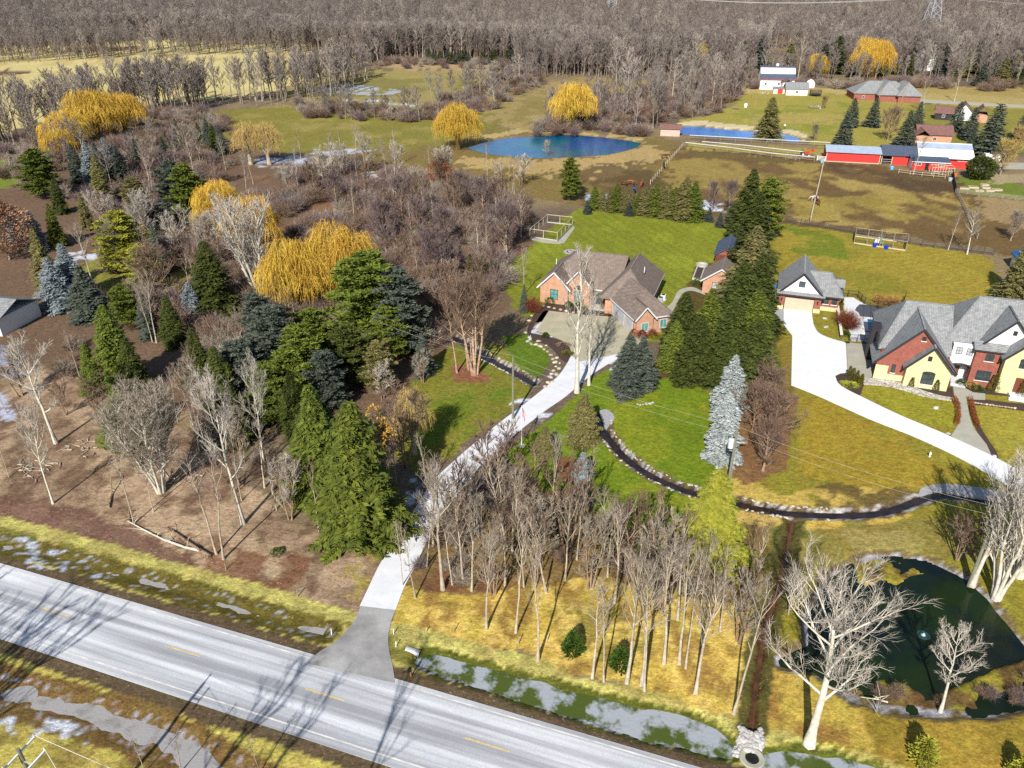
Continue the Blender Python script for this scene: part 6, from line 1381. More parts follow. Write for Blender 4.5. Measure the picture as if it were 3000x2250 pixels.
def wing():
    w = MB(); w.box(.45,7.2,.45,11.2,0,2.84); gablewall(w,.6,3.6,-.1,1.5,0,2.84,4.45); w.build('wing_wall', M['brick_orange'], A)
    r = MB(); roofH(r,0,7.6,0,13.5,2.94,6.05,'y',3.6,10.5); roofG(r,.1,4.1,-.45,4.2,2.80,4.85,'y'); r.build('wing_roof', M['shingle_brown'], A)
    t = MB(); t.bar((.1,-.5,2.72),(2.1,-.5,4.78),.06,.22); t.bar((2.1,-.5,4.78),(4.1,-.5,2.72),.06,.22); t.box(4.1,7.64,-.06,.02,2.7,2.92); t.box(-.06,.02,0,11.4,2.7,2.92); t.build('wing_trim', M['trim_white'], A)
    garage_door(A,'W',.45,7.0,.05,4.9,2.2,M['glass_panel'],M['trim_white']); garage_door(A,'W',.45,2.6,.05,2.7,2.2,M['glass_panel'],M['trim_white'])
    window(A,'S',-.1,2.1,.7,1.3,1.5,M['trim_white'],M['glass_green'],1,0,M['brick_orange']); window(A,'S',.45,5.8,.7,1.3,1.5,M['trim_white'],M['glass_green'],1,0,M['brick_orange'])
inframe(wx0, wy0, 36, wing)
A.scale = (1,1,1.09)

# ---- small brick garage behind the spruces, and the slate shed behind it
b = P(2056,856); GB = house('brick_garage', b.x, b.y, -19, 'small orange brick garage with brown gable roof half hidden by the spruce row', 'garage')
w = MB(); w.box(0,6.4,.2,6.5,0,2.6); gablewall(w,0,6.4,0,.21,0,2.6,4.9); w.build('wall', M['brick_orange'], GB)
r = MB(); roofG(r,-.5,6.9,-.4,7.0,2.45,5.15,'y'); r.build('roof', M['shingle_brown'], GB)
t = MB(); t.bar((-.5,-.45,2.35),(3.2,-.45,5.06),.06,.24); t.bar((3.2,-.45,5.06),(6.9,-.45,2.35),.06,.24); t.build('trim', M['trim_white'], GB)
garage_door(GB,'S',0,3.5,.05,3.4,2.1,M['glass_panel'],M['black'])
b = P(2093,775); SH = house('garden_shed', b.x, b.y, -19, 'shed with slate-grey roof and brown end wall behind the small brick garage', 'shed')
w = MB(); w.box(0,4.6,0,9,0,2.3); gablewall(w,0,4.6,0.0,.2,0,2.3,3.7); w.build('wall', M['brick_red'], SH)
r = MB(); roofG(r,-.4,5.0,-.4,9.4,2.2,3.9,'y'); r.build('roof', M['shingle_dark'], SH)
b = P(2035,800); o = house('raised_bed', b.x, b.y, -19, 'long pale stone planter beside the slate-roofed shed', 'planter')
m_ = MB(); m_.box(0,.25,-4,4,0,.4); m_.box(1.5,1.75,-4,3,0,.4); m_.box(.25,1.5,-4,-3.75,0,.4); m_.lathe(.9,5,[(1.2,0),(1.2,.4),(.9,.4),(.9,.1)],16); m_.build('rim', M['concrete_old'], o)
m_ = MB(); m_.box(.26,1.49,-3.7,3,0,.3); m_.build('soil', M['mulch'], o)

# ---- B: detached garage with white gable
B = house('detached_garage', 48.5, 130.0, -19, 'red brick detached garage with grey steep roof and white gable above a beige door', 'garage')
w = MB(); w.box(0,7.2,0,10.2,.75,3.0); w.box(7.2,10.3,1.65,8.6,.75,2.95); w.build('wall', M['brick_red'], B)
w = MB(); w.box(-.06,.92,-.08,1,0,.75); w.box(6.1,7.26,-.08,1.6,0,.75); w.box(7.26,10.36,1.58,8.6,0,.75); w.box(-.06,6,1,10.25,0,.745); w.build('stone_base', M['stone_cream'], B)
w = MB(); gablewall(w,.2,7.0,.25,.6,2.9,3.1,6.55,3.55); w.build('gable', M['stucco'], B)
r = MB()
roofG(r,-.5,7.7,.0,10.8,2.95,7.15,'y',pk=3.55)
r.slab([(-.55,-.45,3.05),(7.75,-.45,3.05),(7.75,.35,3.55),(-.55,.35,3.55)],.16)
roofH(r,3.6,10.9,1.1,9.3,2.9,6.1,'x',3.7,8.3)
roofG(r,9.0,10.95,3.9,6.6,4.0,5.0,'x')
r.build('roof', M['shingle_grey'], B)
t = MB(); t.bar((-.35,-.06,3.0),(3.55,-.06,7.08),.07,.26); t.bar((3.55,-.06,7.08),(7.55,-.06,3.0),.07,.26); t.box(-.6,7.8,-.53,-.45,2.84,3.06); t.box(7.2,10.95,1.02,1.1,2.62,2.88)
t.box(10.9,10.98,1.1,9.3,2.62,2.88); t.build('trim', M['dark'], B)
w = MB(); gablewall(w,4.1,6.4,-10.85,-10.7,3.9,4.05,4.85,5.25,axis='x'); w.build('dormer_face', M['stucco'], B)
garage_door(B,'S',0,3.55,0,4.9,2.35,M['tan_door'],M['dark'],4)
window(B,'S',.25,3.5,4.45,1.1,1.1,M['dark'],M['glass'],1,0,M['white'])
window(B,'S',1.65,8.1,1.3,.9,.95,M['dark'],M['glass'],0,0,M['white']); window(B,'S',1.65,9.5,1.3,.9,.95,M['dark'],M['glass'],0,0,M['white'])
for x in (.5,6.65):
    l = MB(); l.box(x-.09,x+.09,-.2,-.002,1.7,2.1); l.box(x-.13,x+.13,-.24,-.002,2.1,2.16); l.build('wall_lantern', M['black'], B)

# ---- C: large brick and stone house
Ch = house('stone_house', 55.0, 103.0, -19, 'large two-storey house of cream stone, red brick and white stucco under grey roofs')
w = MB(); gablewall(w,-.1,9.9,0,1.0,.0,3.1,8.75,5.0); w.box(.3,9.6,.9,15.5,0,4.2); w.build('brick_wall', M['brick_red'], Ch)
w = MB(); w.box(-.16,1.6,-.06,0,0,2.3); w.box(1.6,3.9,-.06,0,0,1.0); gablewall(w,3.85,9.75,-1.25,.9,0,3.2,6.55,6.7); w.build('stone_wall', M['stone_cream'], Ch)
w = MB(); w.box(10.4,13.0,4.4,14,0,5.9); w.box(13.0,16.2,4.0,14,3,5.9); w.box(10.0,13.0,3.0,4.42,2.85,5.85); w.build('stucco_wall', M['stucco'], Ch)
w = MB(); w.box(12.9,16.3,2.2,6,0,5.95); w.build('brick_bay', M['brick_red'], Ch)
w = MB(); gablewall(w,16.5,25.5,.9,3.4,0,5.8,10.6,21.0); w.box(16.5,25.5,3.4,14,0,5.8); w.build('stone_wing', M['stone_cream'], Ch)
w = MB(); gablewall(w,13.6,20.6,3.35,3.8,5.6,6.0,10.3,17.1); w.build('white_gable', M['stucco'], Ch)
r = MB()
roofG(r,-.75,10.75,-.35,8.6,2.6,9.0,'y',pk=5.0)
roofG(r,3.35,10.25,-1.65,3.0,2.95,6.85,'y',pk=6.75)
roofH(r,-.1,9.75,1.8,16.3,4.25,9.6,'x',3.4,9.75)
roofH(r,8.8,26.0,4.1,16.2,5.9,11.2,'x',13.3,20.5)
roofG(r,13.1,21.1,3.0,9,5.95,10.6,'y',pk=17.1)
roofG(r,16.0,26.0,.5,6,5.4,10.9,'y',pk=21.0)
r.slab([(12.5,1.8,5.95),(17.0,1.8,5.95),(17.0,3.5,6.7),(12.5,3.5,6.7)],.16)
r.build('roof', M['shingle_grey'], Ch)
t = MB()
def rake(t,x0,z0,c,zr,x1,z1,y,h=.30):
    t.bar((x0,y,z0),(c,y,zr),.08,h); t.bar((c,y,zr),(x1,y,z1),.08,h)
rake(t,-.75,2.5,5.0,8.88,10.75,2.5,-.40); rake(t,3.35,2.85,6.75,6.74,10.25,2.85,-1.70); rake(t,13.3,6.0,17.1,10.5,21.1,5.85,2.95); rake(t,16.0,5.3,21.0,10.78,26,5.3,.45)
t.box(8.8,12.6,4.02,4.1,5.68,5.9); t.box(12.45,17.05,1.72,1.8,5.75,5.95); t.box(-.18,-.1,1.8,16.3,4.0,4.25)
t.build('trim', M['dark'], Ch)
t = MB(); t.tube([(10.2,2.6,2.75),(10.9,2.5,3.05),(11.5,2.48,3.12),(12.1,2.5,3.05),(12.9,2.6,2.75)],.11,6); t.box(10.1,13.0,2.6,3.0,2.7,2.85); t.box(12.75,12.98,2.6,2.83,0,2.7); t.box(10.2,10.38,2.6,2.78,0,2.7); t.build('porch_frame', M['dark'], Ch)
t = MB(); t.box(9.9,12.9,1.4,4.4,0,.18); t.box(10.3,12.6,.9,1.4,0,.10); t.build('porch', M['conc_white'], Ch)
door(Ch,'S',4.4,11.4,.18,1.1,2.2,M['brown_door'],'brown front door inside the arched porch')
dr = door(Ch,'S',.9,19.3,.5,1.5,2.3,M['brown_door'],'brown door in the arched opening of the stone wing')
t = MB(); t.box(18.1,20.6,-.6,.9,0,.45); t.box(17.9,20.8,-1.1,-.6,0,.22); t.build('steps', M['conc_white'], Ch)
DK_ = M['dark']
window(Ch,'S',0,2.3,1.3,.55,1.35,DK_,M['glass'],0,0,M['offwhite']); window(Ch,'S',0,5.3,7.0,.55,.65,DK_,M['dark'],0,3,M['offwhite'],label='small louvred window high in the brick gable')
window(Ch,'S',-1.25,6.9,.75,1.7,1.75,DK_,M['glass'],1,1,M['offwhite'],arch=.3,label='arched double window in the cream stone gable'); window(Ch,'S',-1.25,6.5,4.5,.55,.75,DK_,M['dark'],0,3,None)
for x in (10.9,12.3): window(Ch,'S',3.0,x,4.4,.85,1.1,DK_,M['glass_panel'],1,1,None)
window(Ch,'S',2.2,14.8,4.2,1.1,1.15,DK_,M['glass'],1,0,M['offwhite']); window(Ch,'S',2.2,14.7,1.0,1.9,1.6,DK_,M['glass'],1,0,M['offwhite'])
window(Ch,'S',.9,18.9,4.3,1.1,1.25,DK_,M['glass'],1,1,M['offwhite'],arch=.25); window(Ch,'S',.9,20.6,7.6,.6,.9,DK_,M['dark'],0,3,None); window(Ch,'S',3.35,17.3,8.2,.55,.7,DK_,M['dark'],0,3,None,label='small louvred window in the white gable')
window(Ch,'S',.9,23.0,4.3,1.1,1.25,DK_,M['glass'],1,1,M['offwhite'],arch=.25)
t = MB(); t.box(-.9,.3,6.2,8.4,0,5.6); t.box(-1.0,.4,6.1,8.5,5.6,5.75); t.build('side_bay', M['dark'], Ch)
d = MB(); d.box(-.28,-.1,3.0,5.4,4.3,5.6); d.build('side_dormer', M['dark'], Ch)

# ---- far houses, barns
def simple_house(name, px, py, deg, wdt, dep, ze, zr, wm, rm, label, cat='house', axis='x', hip=0, over=.5, nwin=3, fm=None, extra=None):
    b = P(px,py); h = house(name, b.x, b.y, deg, label, cat)
    w = MB(); w.box(0,wdt,0,dep,0,ze)
    if hip == 0:
        if axis == 'x': gablewall(w,0,dep,0,-.2,ze-.3,ze,zr-.25,axis='x'); gablewall(w,0,dep,-wdt,-wdt+.2,ze-.3,ze,zr-.25,axis='x')
        else: gablewall(w,0,wdt,0,.2,ze-.3,ze,zr-.25); gablewall(w,0,wdt,dep-.2,dep,ze-.3,ze,zr-.25)
    w.build('wall', wm, h)
    r = MB()
    if hip: roofH(r,-over,wdt+over,-over,dep+over,ze+.1,zr,axis,hip,(wdt if axis == 'x' else dep)-hip)
    else: roofG(r,-over,wdt+over,-over,dep+over,ze,zr,axis)
    r.build('roof', rm, h)
    for k in range(nwin): window(h,'S',0,wdt*(k+.7)/(nwin+.4),.9+(ze-3 if ze > 3.4 else 0),1.1,1.2,fm or M['white'],M['glass'],1,0,None)
    return h
G1 = simple_house('ranch_house', 2500, 293, -8, 26, 14, 3.0, 7.8, M['brick_red'], M['shingle_grey'], 'long brown brick house with grey hipped roof beyond the far lawn', hip=7, nwin=4)
r = MB(); roofH(r,9,20,-4.5,13,3.1,8.6,'y',1,9); roofH(r,17,28.5,-6,12,3.05,8.2,'y',0,8); r.build('roof', M['shingle_grey'], G1)
w = MB(); w.box(10,18,-3.8,0,0,3.0); w.box(18,27.6,-5.3,11,0,2.95); w.build('wall', M['brick_red'], G1)
BH = simple_house('brown_roofed_house', 2686, 418, -12, 11.0, 8, 3.0, 5.6, M['brick_orange'], M['shingle_red'], 'small brick house with flat-looking red-brown roof right behind the barn', nwin=1, over=.6)
w = MB(); w.box(-1.5,3,-3,.2,0,2.8); w.build('wall', M['brick_orange'], BH); r = MB(); roofG(r,-2,3.5,-3.5,4.5,2.9,4.9,'y'); r.build('roof', M['shingle_red'], BH)
WH = simple_house('white_gabled_house', 2737, 350, -25, 6, 8, 2.6, 4.8, M['dark'], M['shingle_red'], 'house with red-brown roofs and white side walls behind the blue-green spruces', nwin=1)
w = MB(); w.box(7.5,13,2,10,0,3.4); w.build('wall', M['white'], WH); w = MB(); gablewall(w,7.5,13,1.9,2.2,0,3.4,6.2); w.build('wall', M['white'], WH)
r = MB(); roofG(r,7,13.5,1.2,11,3.3,6.5,'y'); roofG(r,14,19,-1,9,3.0,6.0,'y'); r.build('roof', M['shingle_red'], WH); w = MB(); w.box(14.4,18.6,0,8.5,0,3.0); w.build('wall', M['brick_orange'], WH)
FW = simple_house('far_white_house', 2692, 207, -5, 22, 14, 7.0, 11.0, M['white'], M['shingle_grey'], 'white house with grey roof standing among the far evergreens', nwin=4)
F2 = simple_house('far_cream_house', 2585, 160, 0, 14, 10, 6, 9, M['offwhite'], M['shingle_grey'], 'cream house barely seen behind the far golden willows', nwin=2)
b = P(2225,262); WB = house('white_barn', b.x, b.y, -8, 'white barn with grey two-pitched roof at the far lawn edge', 'barn')
w = MB(); w.box(0,16.5,0,9,0,5.2); w.box(-.05,0,0,9,0,5); w.build('wall', M['white'], WB)
r = MB(); r.slab([(-.4,-.6,5.0),(16.9,-.6,5.0),(16.9,1.6,7.4),(-.4,1.6,7.4)],.15); r.slab([(-.4,4.3,9.8),(16.9,4.3,9.8),(16.9,6.6,10.6),(-.4,6.6,10.6)],.15); r.slab([(-.4,6.6,10.6),(16.9,6.6,10.6),(16.9,9.6,7.0),(-.4,9.6,7.0)],.15); r.build('roof', M['shingle_dark'], WB)
w = MB(); w.slab([(-.2,1.5,7.3),(16.7,1.5,7.3),(16.7,4.4,9.9),(-.2,4.4,9.9)],.12); w.add([(0,0,5.1),(0,9,5.1),(0,6.6,10.4),(0,4.3,9.6),(0,1.6,7.2)],[(0,1,2,3,4)]); w.add([(16.5,0,5.1),(16.5,9,5.1),(16.5,6.6,10.4),(16.5,4.3,9.6),(16.5,1.6,7.2)],[(0,1,2,3,4)]); w.build('upper_roof', M['white_metal'], WB)
t = MB(); t.box(-.45,16.95,-.7,-.6,4.8,5.0); t.box(-.45,16.95,4.2,4.3,9.65,9.85); t.build('trim', M['red'], WB)
for x in (2.6,9.0): window(WB,'S',0,x,2.2,1.2,1.1,M['white'],M['dark'],1,0,None)
t = MB(); t.box(7.6,8.8,6.3,7.3,10.3,11.6); t.build('cupola', M['white'], WB)
b = P(2265,274); o = house('red_door_shed', b.x, b.y, -8, 'low lean-to with a bright red door below the white barn', 'shed')
w = MB(); w.box(0,5.5,0,3,0,2.3); w.build('wall', M['offwhite'], o); r = MB(); r.slab([(-.2,-.3,2.3),(5.7,-.3,2.3),(5.7,3.3,2.9),(-.2,3.3,2.9)],.12); r.build('roof', M['shingle_grey'], o); door(o,'S',0,3.2,0,2.4,2.1,M['red'],'bright red door')
b = P(2290,268); o = house('white_annex', b.x, b.y, -8, 'narrow white annex between the white barn and the cream shed', 'shed')
w = MB(); w.box(0,5,0,5,0,4.2); w.build('wall', M['white'], o); r = MB(); roofG(r,-.3,5.3,-.3,5.3,4.1,5.6,'y'); r.build('roof', M['shingle_red'], o); window(o,'S',0,1.5,1.6,.8,1.0,M['dark'],M['glass'],0,0); window(o,'S',0,3.5,1.6,.8,1.0,M['dark'],M['glass'],0,0)
simple_house('cream_shed', 2302, 279, -8, 10, 7, 3.0, 5.6, M['offwhite'], M['shingle_grey'], 'cream shed with slate-grey roof right of the white barn', 'shed', nwin=1)
b = P(2359,257); o = house('dome_shed', b.x, b.y, -8, 'little white round-topped shed standing alone near the forest edge', 'shed')
w = MB(); w.yprism([(0,0),(4.4,0),(4.5,2.2),(3.6,3.6),(2.2,4.3),(.8,3.6),(-.1,2.2)],0,4); w.build('wall', M['white'], o); w = MB(); w.yprism([(-.25,2.3),(.7,3.8),(2.2,4.6),(3.7,3.8),(4.65,2.3),(4.5,2.2),(3.6,3.6),(2.2,4.3),(.8,3.6),(-.1,2.2)],-.2,4.2); w.build('roof', M['shingle_red'], o)
simple_house('pond_shed', 1934, 398, -12, 7.0, 4.2, 2.7, 4.0, mat('pinkish_wall', C(238,206,190), .7, nscale=2), M['shingle_red'], 'small pink-walled shed with brown roof between the two blue ponds', 'shed', nwin=0)

# red barn range
b = P(2418,473); RB = house('red_barn', b.x, b.y, -14, 'long low red barn with grey metal roof at the left end of the range', 'barn')
w = MB(); w.box(0,16.0,0,8,.25,3.2); w.build('wall', M['red'], RB); w = MB(); w.box(-.05,16.05,-.06,8.05,0,.25); w.box(15.82,16.06,-.08,-.003,.25,3.2); w.box(-.07,.14,-.08,-.003,.25,3.2); w.build('trim', M['wood_tan'], RB)
r = MB(); roofG(r,-.4,16.3,-.6,8.6,3.2,4.5,'x',.12); r.build('roof', M['metal_roof'], RB)
b2 = RB.location+Matrix.Rotation(R(-14),3,'Z')@Vector((16.4,0,0)); MBn = house('middle_barn', b2.x, b2.y, -14, 'middle barn with dark slate roof and an open doorway beside a red panel', 'barn')
w = MB(); w.box(3.2,6.9,0,.2,0,3.0); w.box(6.9,10.1,.2,8,0,3.0); w.box(0,10.1,7.8,8,0,3); w.build('wall', M['red'], MBn)
w = MB(); w.box(0,6.9,-.04,.2,2.65,3.05); w.box(-.02,.2,0,.2,0,2.65); w.box(3.0,3.2,0,.2,0,2.65); w.build('trim', M['wood_tan'], MBn)
w = MB(); w.bar((.2,.1,1.0),(3.0,.1,1.0),.06,.12); w.bar((.2,.1,1.6),(3.0,.1,1.6),.06,.12); w.build('gate', M['galv'], MBn)
r = MB(); roofG(r,-.1,10.2,-.7,9.2,3.1,5.2,'x',.14); r.build('roof', M['shingle_dark'], MBn)
b2 = RB.location+Matrix.Rotation(R(-14),3,'Z')@Vector((26.8,-.5,0)); LB = house('large_barn', b2.x, b2.y, -14, 'largest red barn with white and blue-grey metal roof at the right end', 'barn')
w = MB(); w.box(0,15.4,0,10.4,0,3.2); w.build('wall', M['red'], LB)
r = MB(); r.slab([(-.2,-1.0,3.1),(15.7,-1.0,3.1),(15.7,2.9,5.0),(-.2,2.9,5.0)],.12); r.build('lower_roof', M['white_metal'], LB)
r = MB(); r.slab([(-.2,2.9,5.0),(15.7,2.9,5.0),(15.7,5.9,6.3),(-.2,5.9,6.3)],.12); r.slab([(-.2,5.9,6.3),(15.7,5.9,6.3),(15.7,11.0,3.2),(-.2,11.0,3.2)],.12); r.build('upper_roof', M['metal_roof'], LB)
t = MB(); t.box(-.23,15.73,5.8,6.0,6.27,6.42); t.box(11.2,14.8,-.05,-.003,2.2,2.4); t.build('trim', M['white'], LB)
w = MB(); w.add([(15.4,0,3.2),(15.4,10.4,3.2),(15.4,5.9,6.2),(15.4,2.9,4.9)],[(0,1,2,3)]); w.add([(0,0,3.2),(0,10.4,3.2),(0,5.9,6.2),(0,2.9,4.9)],[(0,1,2,3)]); w.build('gable', M['red'], LB)
b2 = RB.location+Matrix.Rotation(R(-14),3,'Z')@Vector((24.4,-5.0,0)); LT = house('lean_to', b2.x, b2.y, -14, 'low red lean-to with dark roof and white-framed windows in front of the barns', 'barn')
w = MB(); w.box(0,10.4,0,4.5,0,2.5); w.build('wall', M['red'], LT); r = MB(); r.slab([(-.3,-.4,2.5),(10.7,-.4,2.5),(10.7,4.8,3.5),(-.3,4.8,3.5)],.13); r.build('roof', M['shingle_dark'], LT)
t = MB(); t.box(-.3,10.7,-.46,-.4,2.3,2.5); t.box(-.06,-.003,-.06,4.5,0,2.4); t.build('trim', M['white'], LT)
for x in (1.7,8.3): window(LT,'S',0,x,1.3,1.9,.75,M['white'],M['glass'],1,0,None,.09)
door(LT,'S',0,4.3,0,1.0,2.0,M['black'])

# partly seen buildings at the frame edges
b = P(30,960); o = house('white_garage', b.x-9.0, b.y-1.5, -12, 'white building with grey roof cut by the left frame edge behind bare branches', 'garage')
w = MB(); w.box(0,10,0,9,0,3.0); w.build('wall', M['white'], o); r = MB(); roofG(r,-.5,10.5,-.5,9.5,3.0,5.0,'x'); r.build('roof', M['shingle_grey'], o); window(o,'S',0,7.8,.9,1.6,1.1,M['brown_door'],M['glass'],1)
b = P(2985,812); o = house('blue_shed', b.x, b.y, -16, 'shed with bright blue roof cut by the right frame edge', 'shed')
w = MB(); w.box(0,6,0,7,0,2.8); w.build('wall', M['offwhite'], o); r = MB(); roofG(r,-.4,6.4,-.4,7.4,2.8,4.6,'y'); r.build('roof', mat('blue_metal_roof', C(40,110,176), .5, nscale=1), o)
# ================================================================ THINGS
def wp(x, y, z=0): return P(x, y, z)
def lpost(mb, x, y, h, w=.12): mb.box(x-w/2,x+w/2,y-w/2,y+w/2,-.1,h)
def fence(name, pts, label, m, h=1.3, sp=2.6, rails=3, rh=.14, pw=.14, px=True, wire=None, group=None, top=None, cat='fence'):
    """post and rail fence through photo points: every post a part, the rails of a run one part"""
    q = [tuple(P(*p)[:2]) for p in pts] if px else pts
    o = empty(name, (q[0][0],q[0][1],0), 0, label, cat, group); ox,oy = q[0]; rl = MB(); posts = 0
    pm = None
    for i in range(len(q)-1):
        ax,ay = q[i][0]-ox,q[i][1]-oy; bx,by = q[i+1][0]-ox,q[i+1][1]-oy; L_ = math.hypot(bx-ax,by-ay); n = max(1,round(L_/sp))
        for k in range(n if i < len(q)-2 else n+1):
            t = k/n; x,y = ax+(bx-ax)*t, ay+(by-ay)*t
            if posts < 98:
                if pm is None:
                    mb = MB(); mb.box(-pw/2,pw/2,-pw/2,pw/2,-.1,h+.08); pm = mb.build('post', m, o); pm.location = (x,y,0)
                else: c = pm.copy(); COL.objects.link(c); c.location = (x,y,0)
                posts += 1
        for r_ in range(rails):
            z = h*(r_+1)/rails-.08; rl.bar((ax,ay,z),(bx,by,z),.05,rh)
    if rails: rl.build('rail', m, o)
    if top:
        tm = MB()
        for i in range(len(q)-1): tm.bar((q[i][0]-ox,q[i][1]-oy,h+.08),(q[i+1][0]-ox,q[i+1][1]-oy,h+.08),.30,.10)
        tm.build('top_rail', top, o)
    if wire:
        wm = MB()
        for i in range(len(q)-1):
            ax,ay = q[i][0]-ox,q[i][1]-oy; bx,by = q[i+1][0]-ox,q[i+1][1]-oy; L_ = math.hypot(bx-ax,by-ay); n = int(L_/wire)
            for k in range(n+1): t = k/max(n,1); x,y = ax+(bx-ax)*t, ay+(by-ay)*t; wm.bar((x,y,.05),(x,y,h-.05),.014)
            for k in range(6): z = .1+(h-.2)*k/5; wm.bar((ax,ay,z),(bx,by,z),.012)
        wm.build('wire_mesh', M['black'], o)
    return o
fence('rail_fence', [(2292,650),(2400,668),(2560,697),(2700,722),(2880,745),(2910,748)], 'dark weathered rail fence along the back of the right lawn', M['wood_dark'], 1.4, 2.4, 4, .12)
fence('white_top_fence', [(2006,430),(2130,444),(2260,462),(2385,474)], 'paddock fence with white top rail, front one of three beside the riding lane', M['wood_grey'], 1.4, 4.2, 2, .08, .12, top=M['white'])
fence('white_top_fence', [(2056,427),(2180,438),(2352,458)], 'paddock fence with white top rail, middle one of three', M['wood_grey'], 1.4, 4.5, 2, .08, .12, top=M['white'])
fence('white_top_fence', [(2020,408),(2200,418),(2430,430)], 'paddock fence with white top rail nearest the bright blue pond', M['wood_grey'], 1.4, 5, 2, .08, .12, top=M['white'])
fence('paddock_fence', [(2412,480),(2398,545),(2373,652)], 'wooden fence dividing the two muddy paddocks', M['wood_tan'], 1.3, 3, 1, .12, .14, top=M['wood_tan'])
fence('pasture_fence', [(2000,430),(1960,475),(1905,540)], 'pale post fence between pond pasture and paddock', M['wood_tan'], 1.3, 3.2, 2, .1, .16)
fence('pole_fence', [(2800,570),(2818,600),(2840,650),(2862,700)], 'rough fence of leaning poles running down the right paddock', M['wood_grey'], 1.3, 1.6, 3, .1, .14)
fence('garden_fence', [(2798,565),(2900,578),(3010,590),(3150,605)], 'grey rail fence below the vegetable garden', M['wood_grey'], 1.3, 2.6, 4, .12, .14)
fence('garden_fence', [(2790,512),(2795,545),(2800,566)], 'dark solid fence beside the vegetable garden', M['wood_dark'], 1.5, 1.6, 6, .2, .14)
fence('pen_fence', [(2632,508),(2700,517),(2768,523),(2785,510)], 'low timber fence of the pen in front of the lean-to', M['wood_tan'], 1.2, 3, 2, .1, .12)
fence('white_gate_fence', [(2393,470),(2416,473)], 'short white gate fence at the left corner of the red barn', M['white'], 1.5, 3, 4, .14, .16)
fence('screen_fence', [(1716,610),(1850,622),(2000,640),(2150,655)], 'low dark fence running behind the evergreen screen', M['wood_dark'], 1.2, 3, 3, .12, .12)
fence('yard_fence', [(2390,462),(2330,470),(2310,466)], 'grey rail fence beside the orange tractor', M['wood_grey'], 1.3, 3, 3)
fence('barn_back_fence', [(2415,438),(2500,444),(2560,448),(2595,445)], 'thin post fence behind the red barn', M['wood_grey'], 1.2, 4.5, 2, .05, .1)
fence('meadow_fence', [(640,312),(760,300),(870,322),(960,322),(1150,345)], 'old post fence along the meadow stream', M['wood_grey'], 1.2, 5, 2, .08, .14)
fence('far_meadow_fence', [(1130,178),(1300,178),(1440,183),(1515,188)], 'low grey fence before the row of firs', M['wood_grey'], 1.3, 6, 2, .12, .14)
# black pool fence with gates
fence('pool_fence', [(2455,867),(2512,872),(2532,892),(2570,905),(2640,900),(2650,878)], 'black metal fence round the far side of the pool terrace', M['black'], 1.35, 2.0, 2, .05, .08, wire=.16)
fence('pool_gate', [(2487,1000),(2510,1002),(2530,1004),(2556,1006)], 'black metal gate between the parking pad and the pool terrace', M['black'], 1.35, 1.0, 2, .05, .08, wire=.14)
# retaining wall beside the garage lawn
a = P(2452,905); b = P(2463,992); o = empty('retaining_wall', (a.x,a.y,0), 0, 'narrow dark retaining wall between the garage lawn and the red bush', 'wall')
m_ = MB(); m_.bar((0,0,.35),(b.x-a.x,b.y-a.y,.35),.35,.7); m_.build('wall', M['wood_dark'], o); m_ = MB(); m_.bar((0,0,.74),(b.x-a.x,b.y-a.y,.74),.45,.08); m_.build('coping', M['offwhite'], o)

# ---- pool terrace
tri_prism('pool_terrace', W_([(2470,872),(2500,872),(2520,885),(2560,902),(2640,905),(2650,960),(2640,1010),(2560,1010),(2530,1000),(2495,1000),(2487,985),(2490,940),(2470,905)]), -.1, .05, M['conc_white'])
def pool_part(name, pts, z, m, label, cat, kind=None, th=.05):
    p = W_(pts); ox,oy = p[0]; o = empty(name, (ox,oy,0), 0, label, cat); mb = MB(); mb.prism([(q[0]-ox,q[1]-oy) for q in p], z-th, z); mb.build('surface', m, o); return o
o = pool_part('swimming_pool', [(2541,936),(2580,938),(2575,1000),(2548,995)], .09, M['w_blue'], 'strip of uncovered dark blue swimming pool beside the big house', 'swimming pool')
M['cover'] = mat('grey_pool_cover', C(96,98,106), .7, nscale=1, col2=C(82,84,92))
o = pool_part('pool_cover', [(2518,893),(2560,897),(2600,902),(2600,935),(2520,928),(2516,918),(2505,910),(2508,903)], .13, M['cover'], 'dark grey pool cover with pointed end held by straps', 'pool cover')
m_ = MB(); p0 = P(2505,907)
for x in (2528,2550,2572):
    a = P(x,890)-P(2518,893); b = P(x+1,936)-P(2518,893); m_.bar((a.x,a.y,.14),(b.x,b.y,.14),.05,.02)
m_.build('strap', M['black'], o)

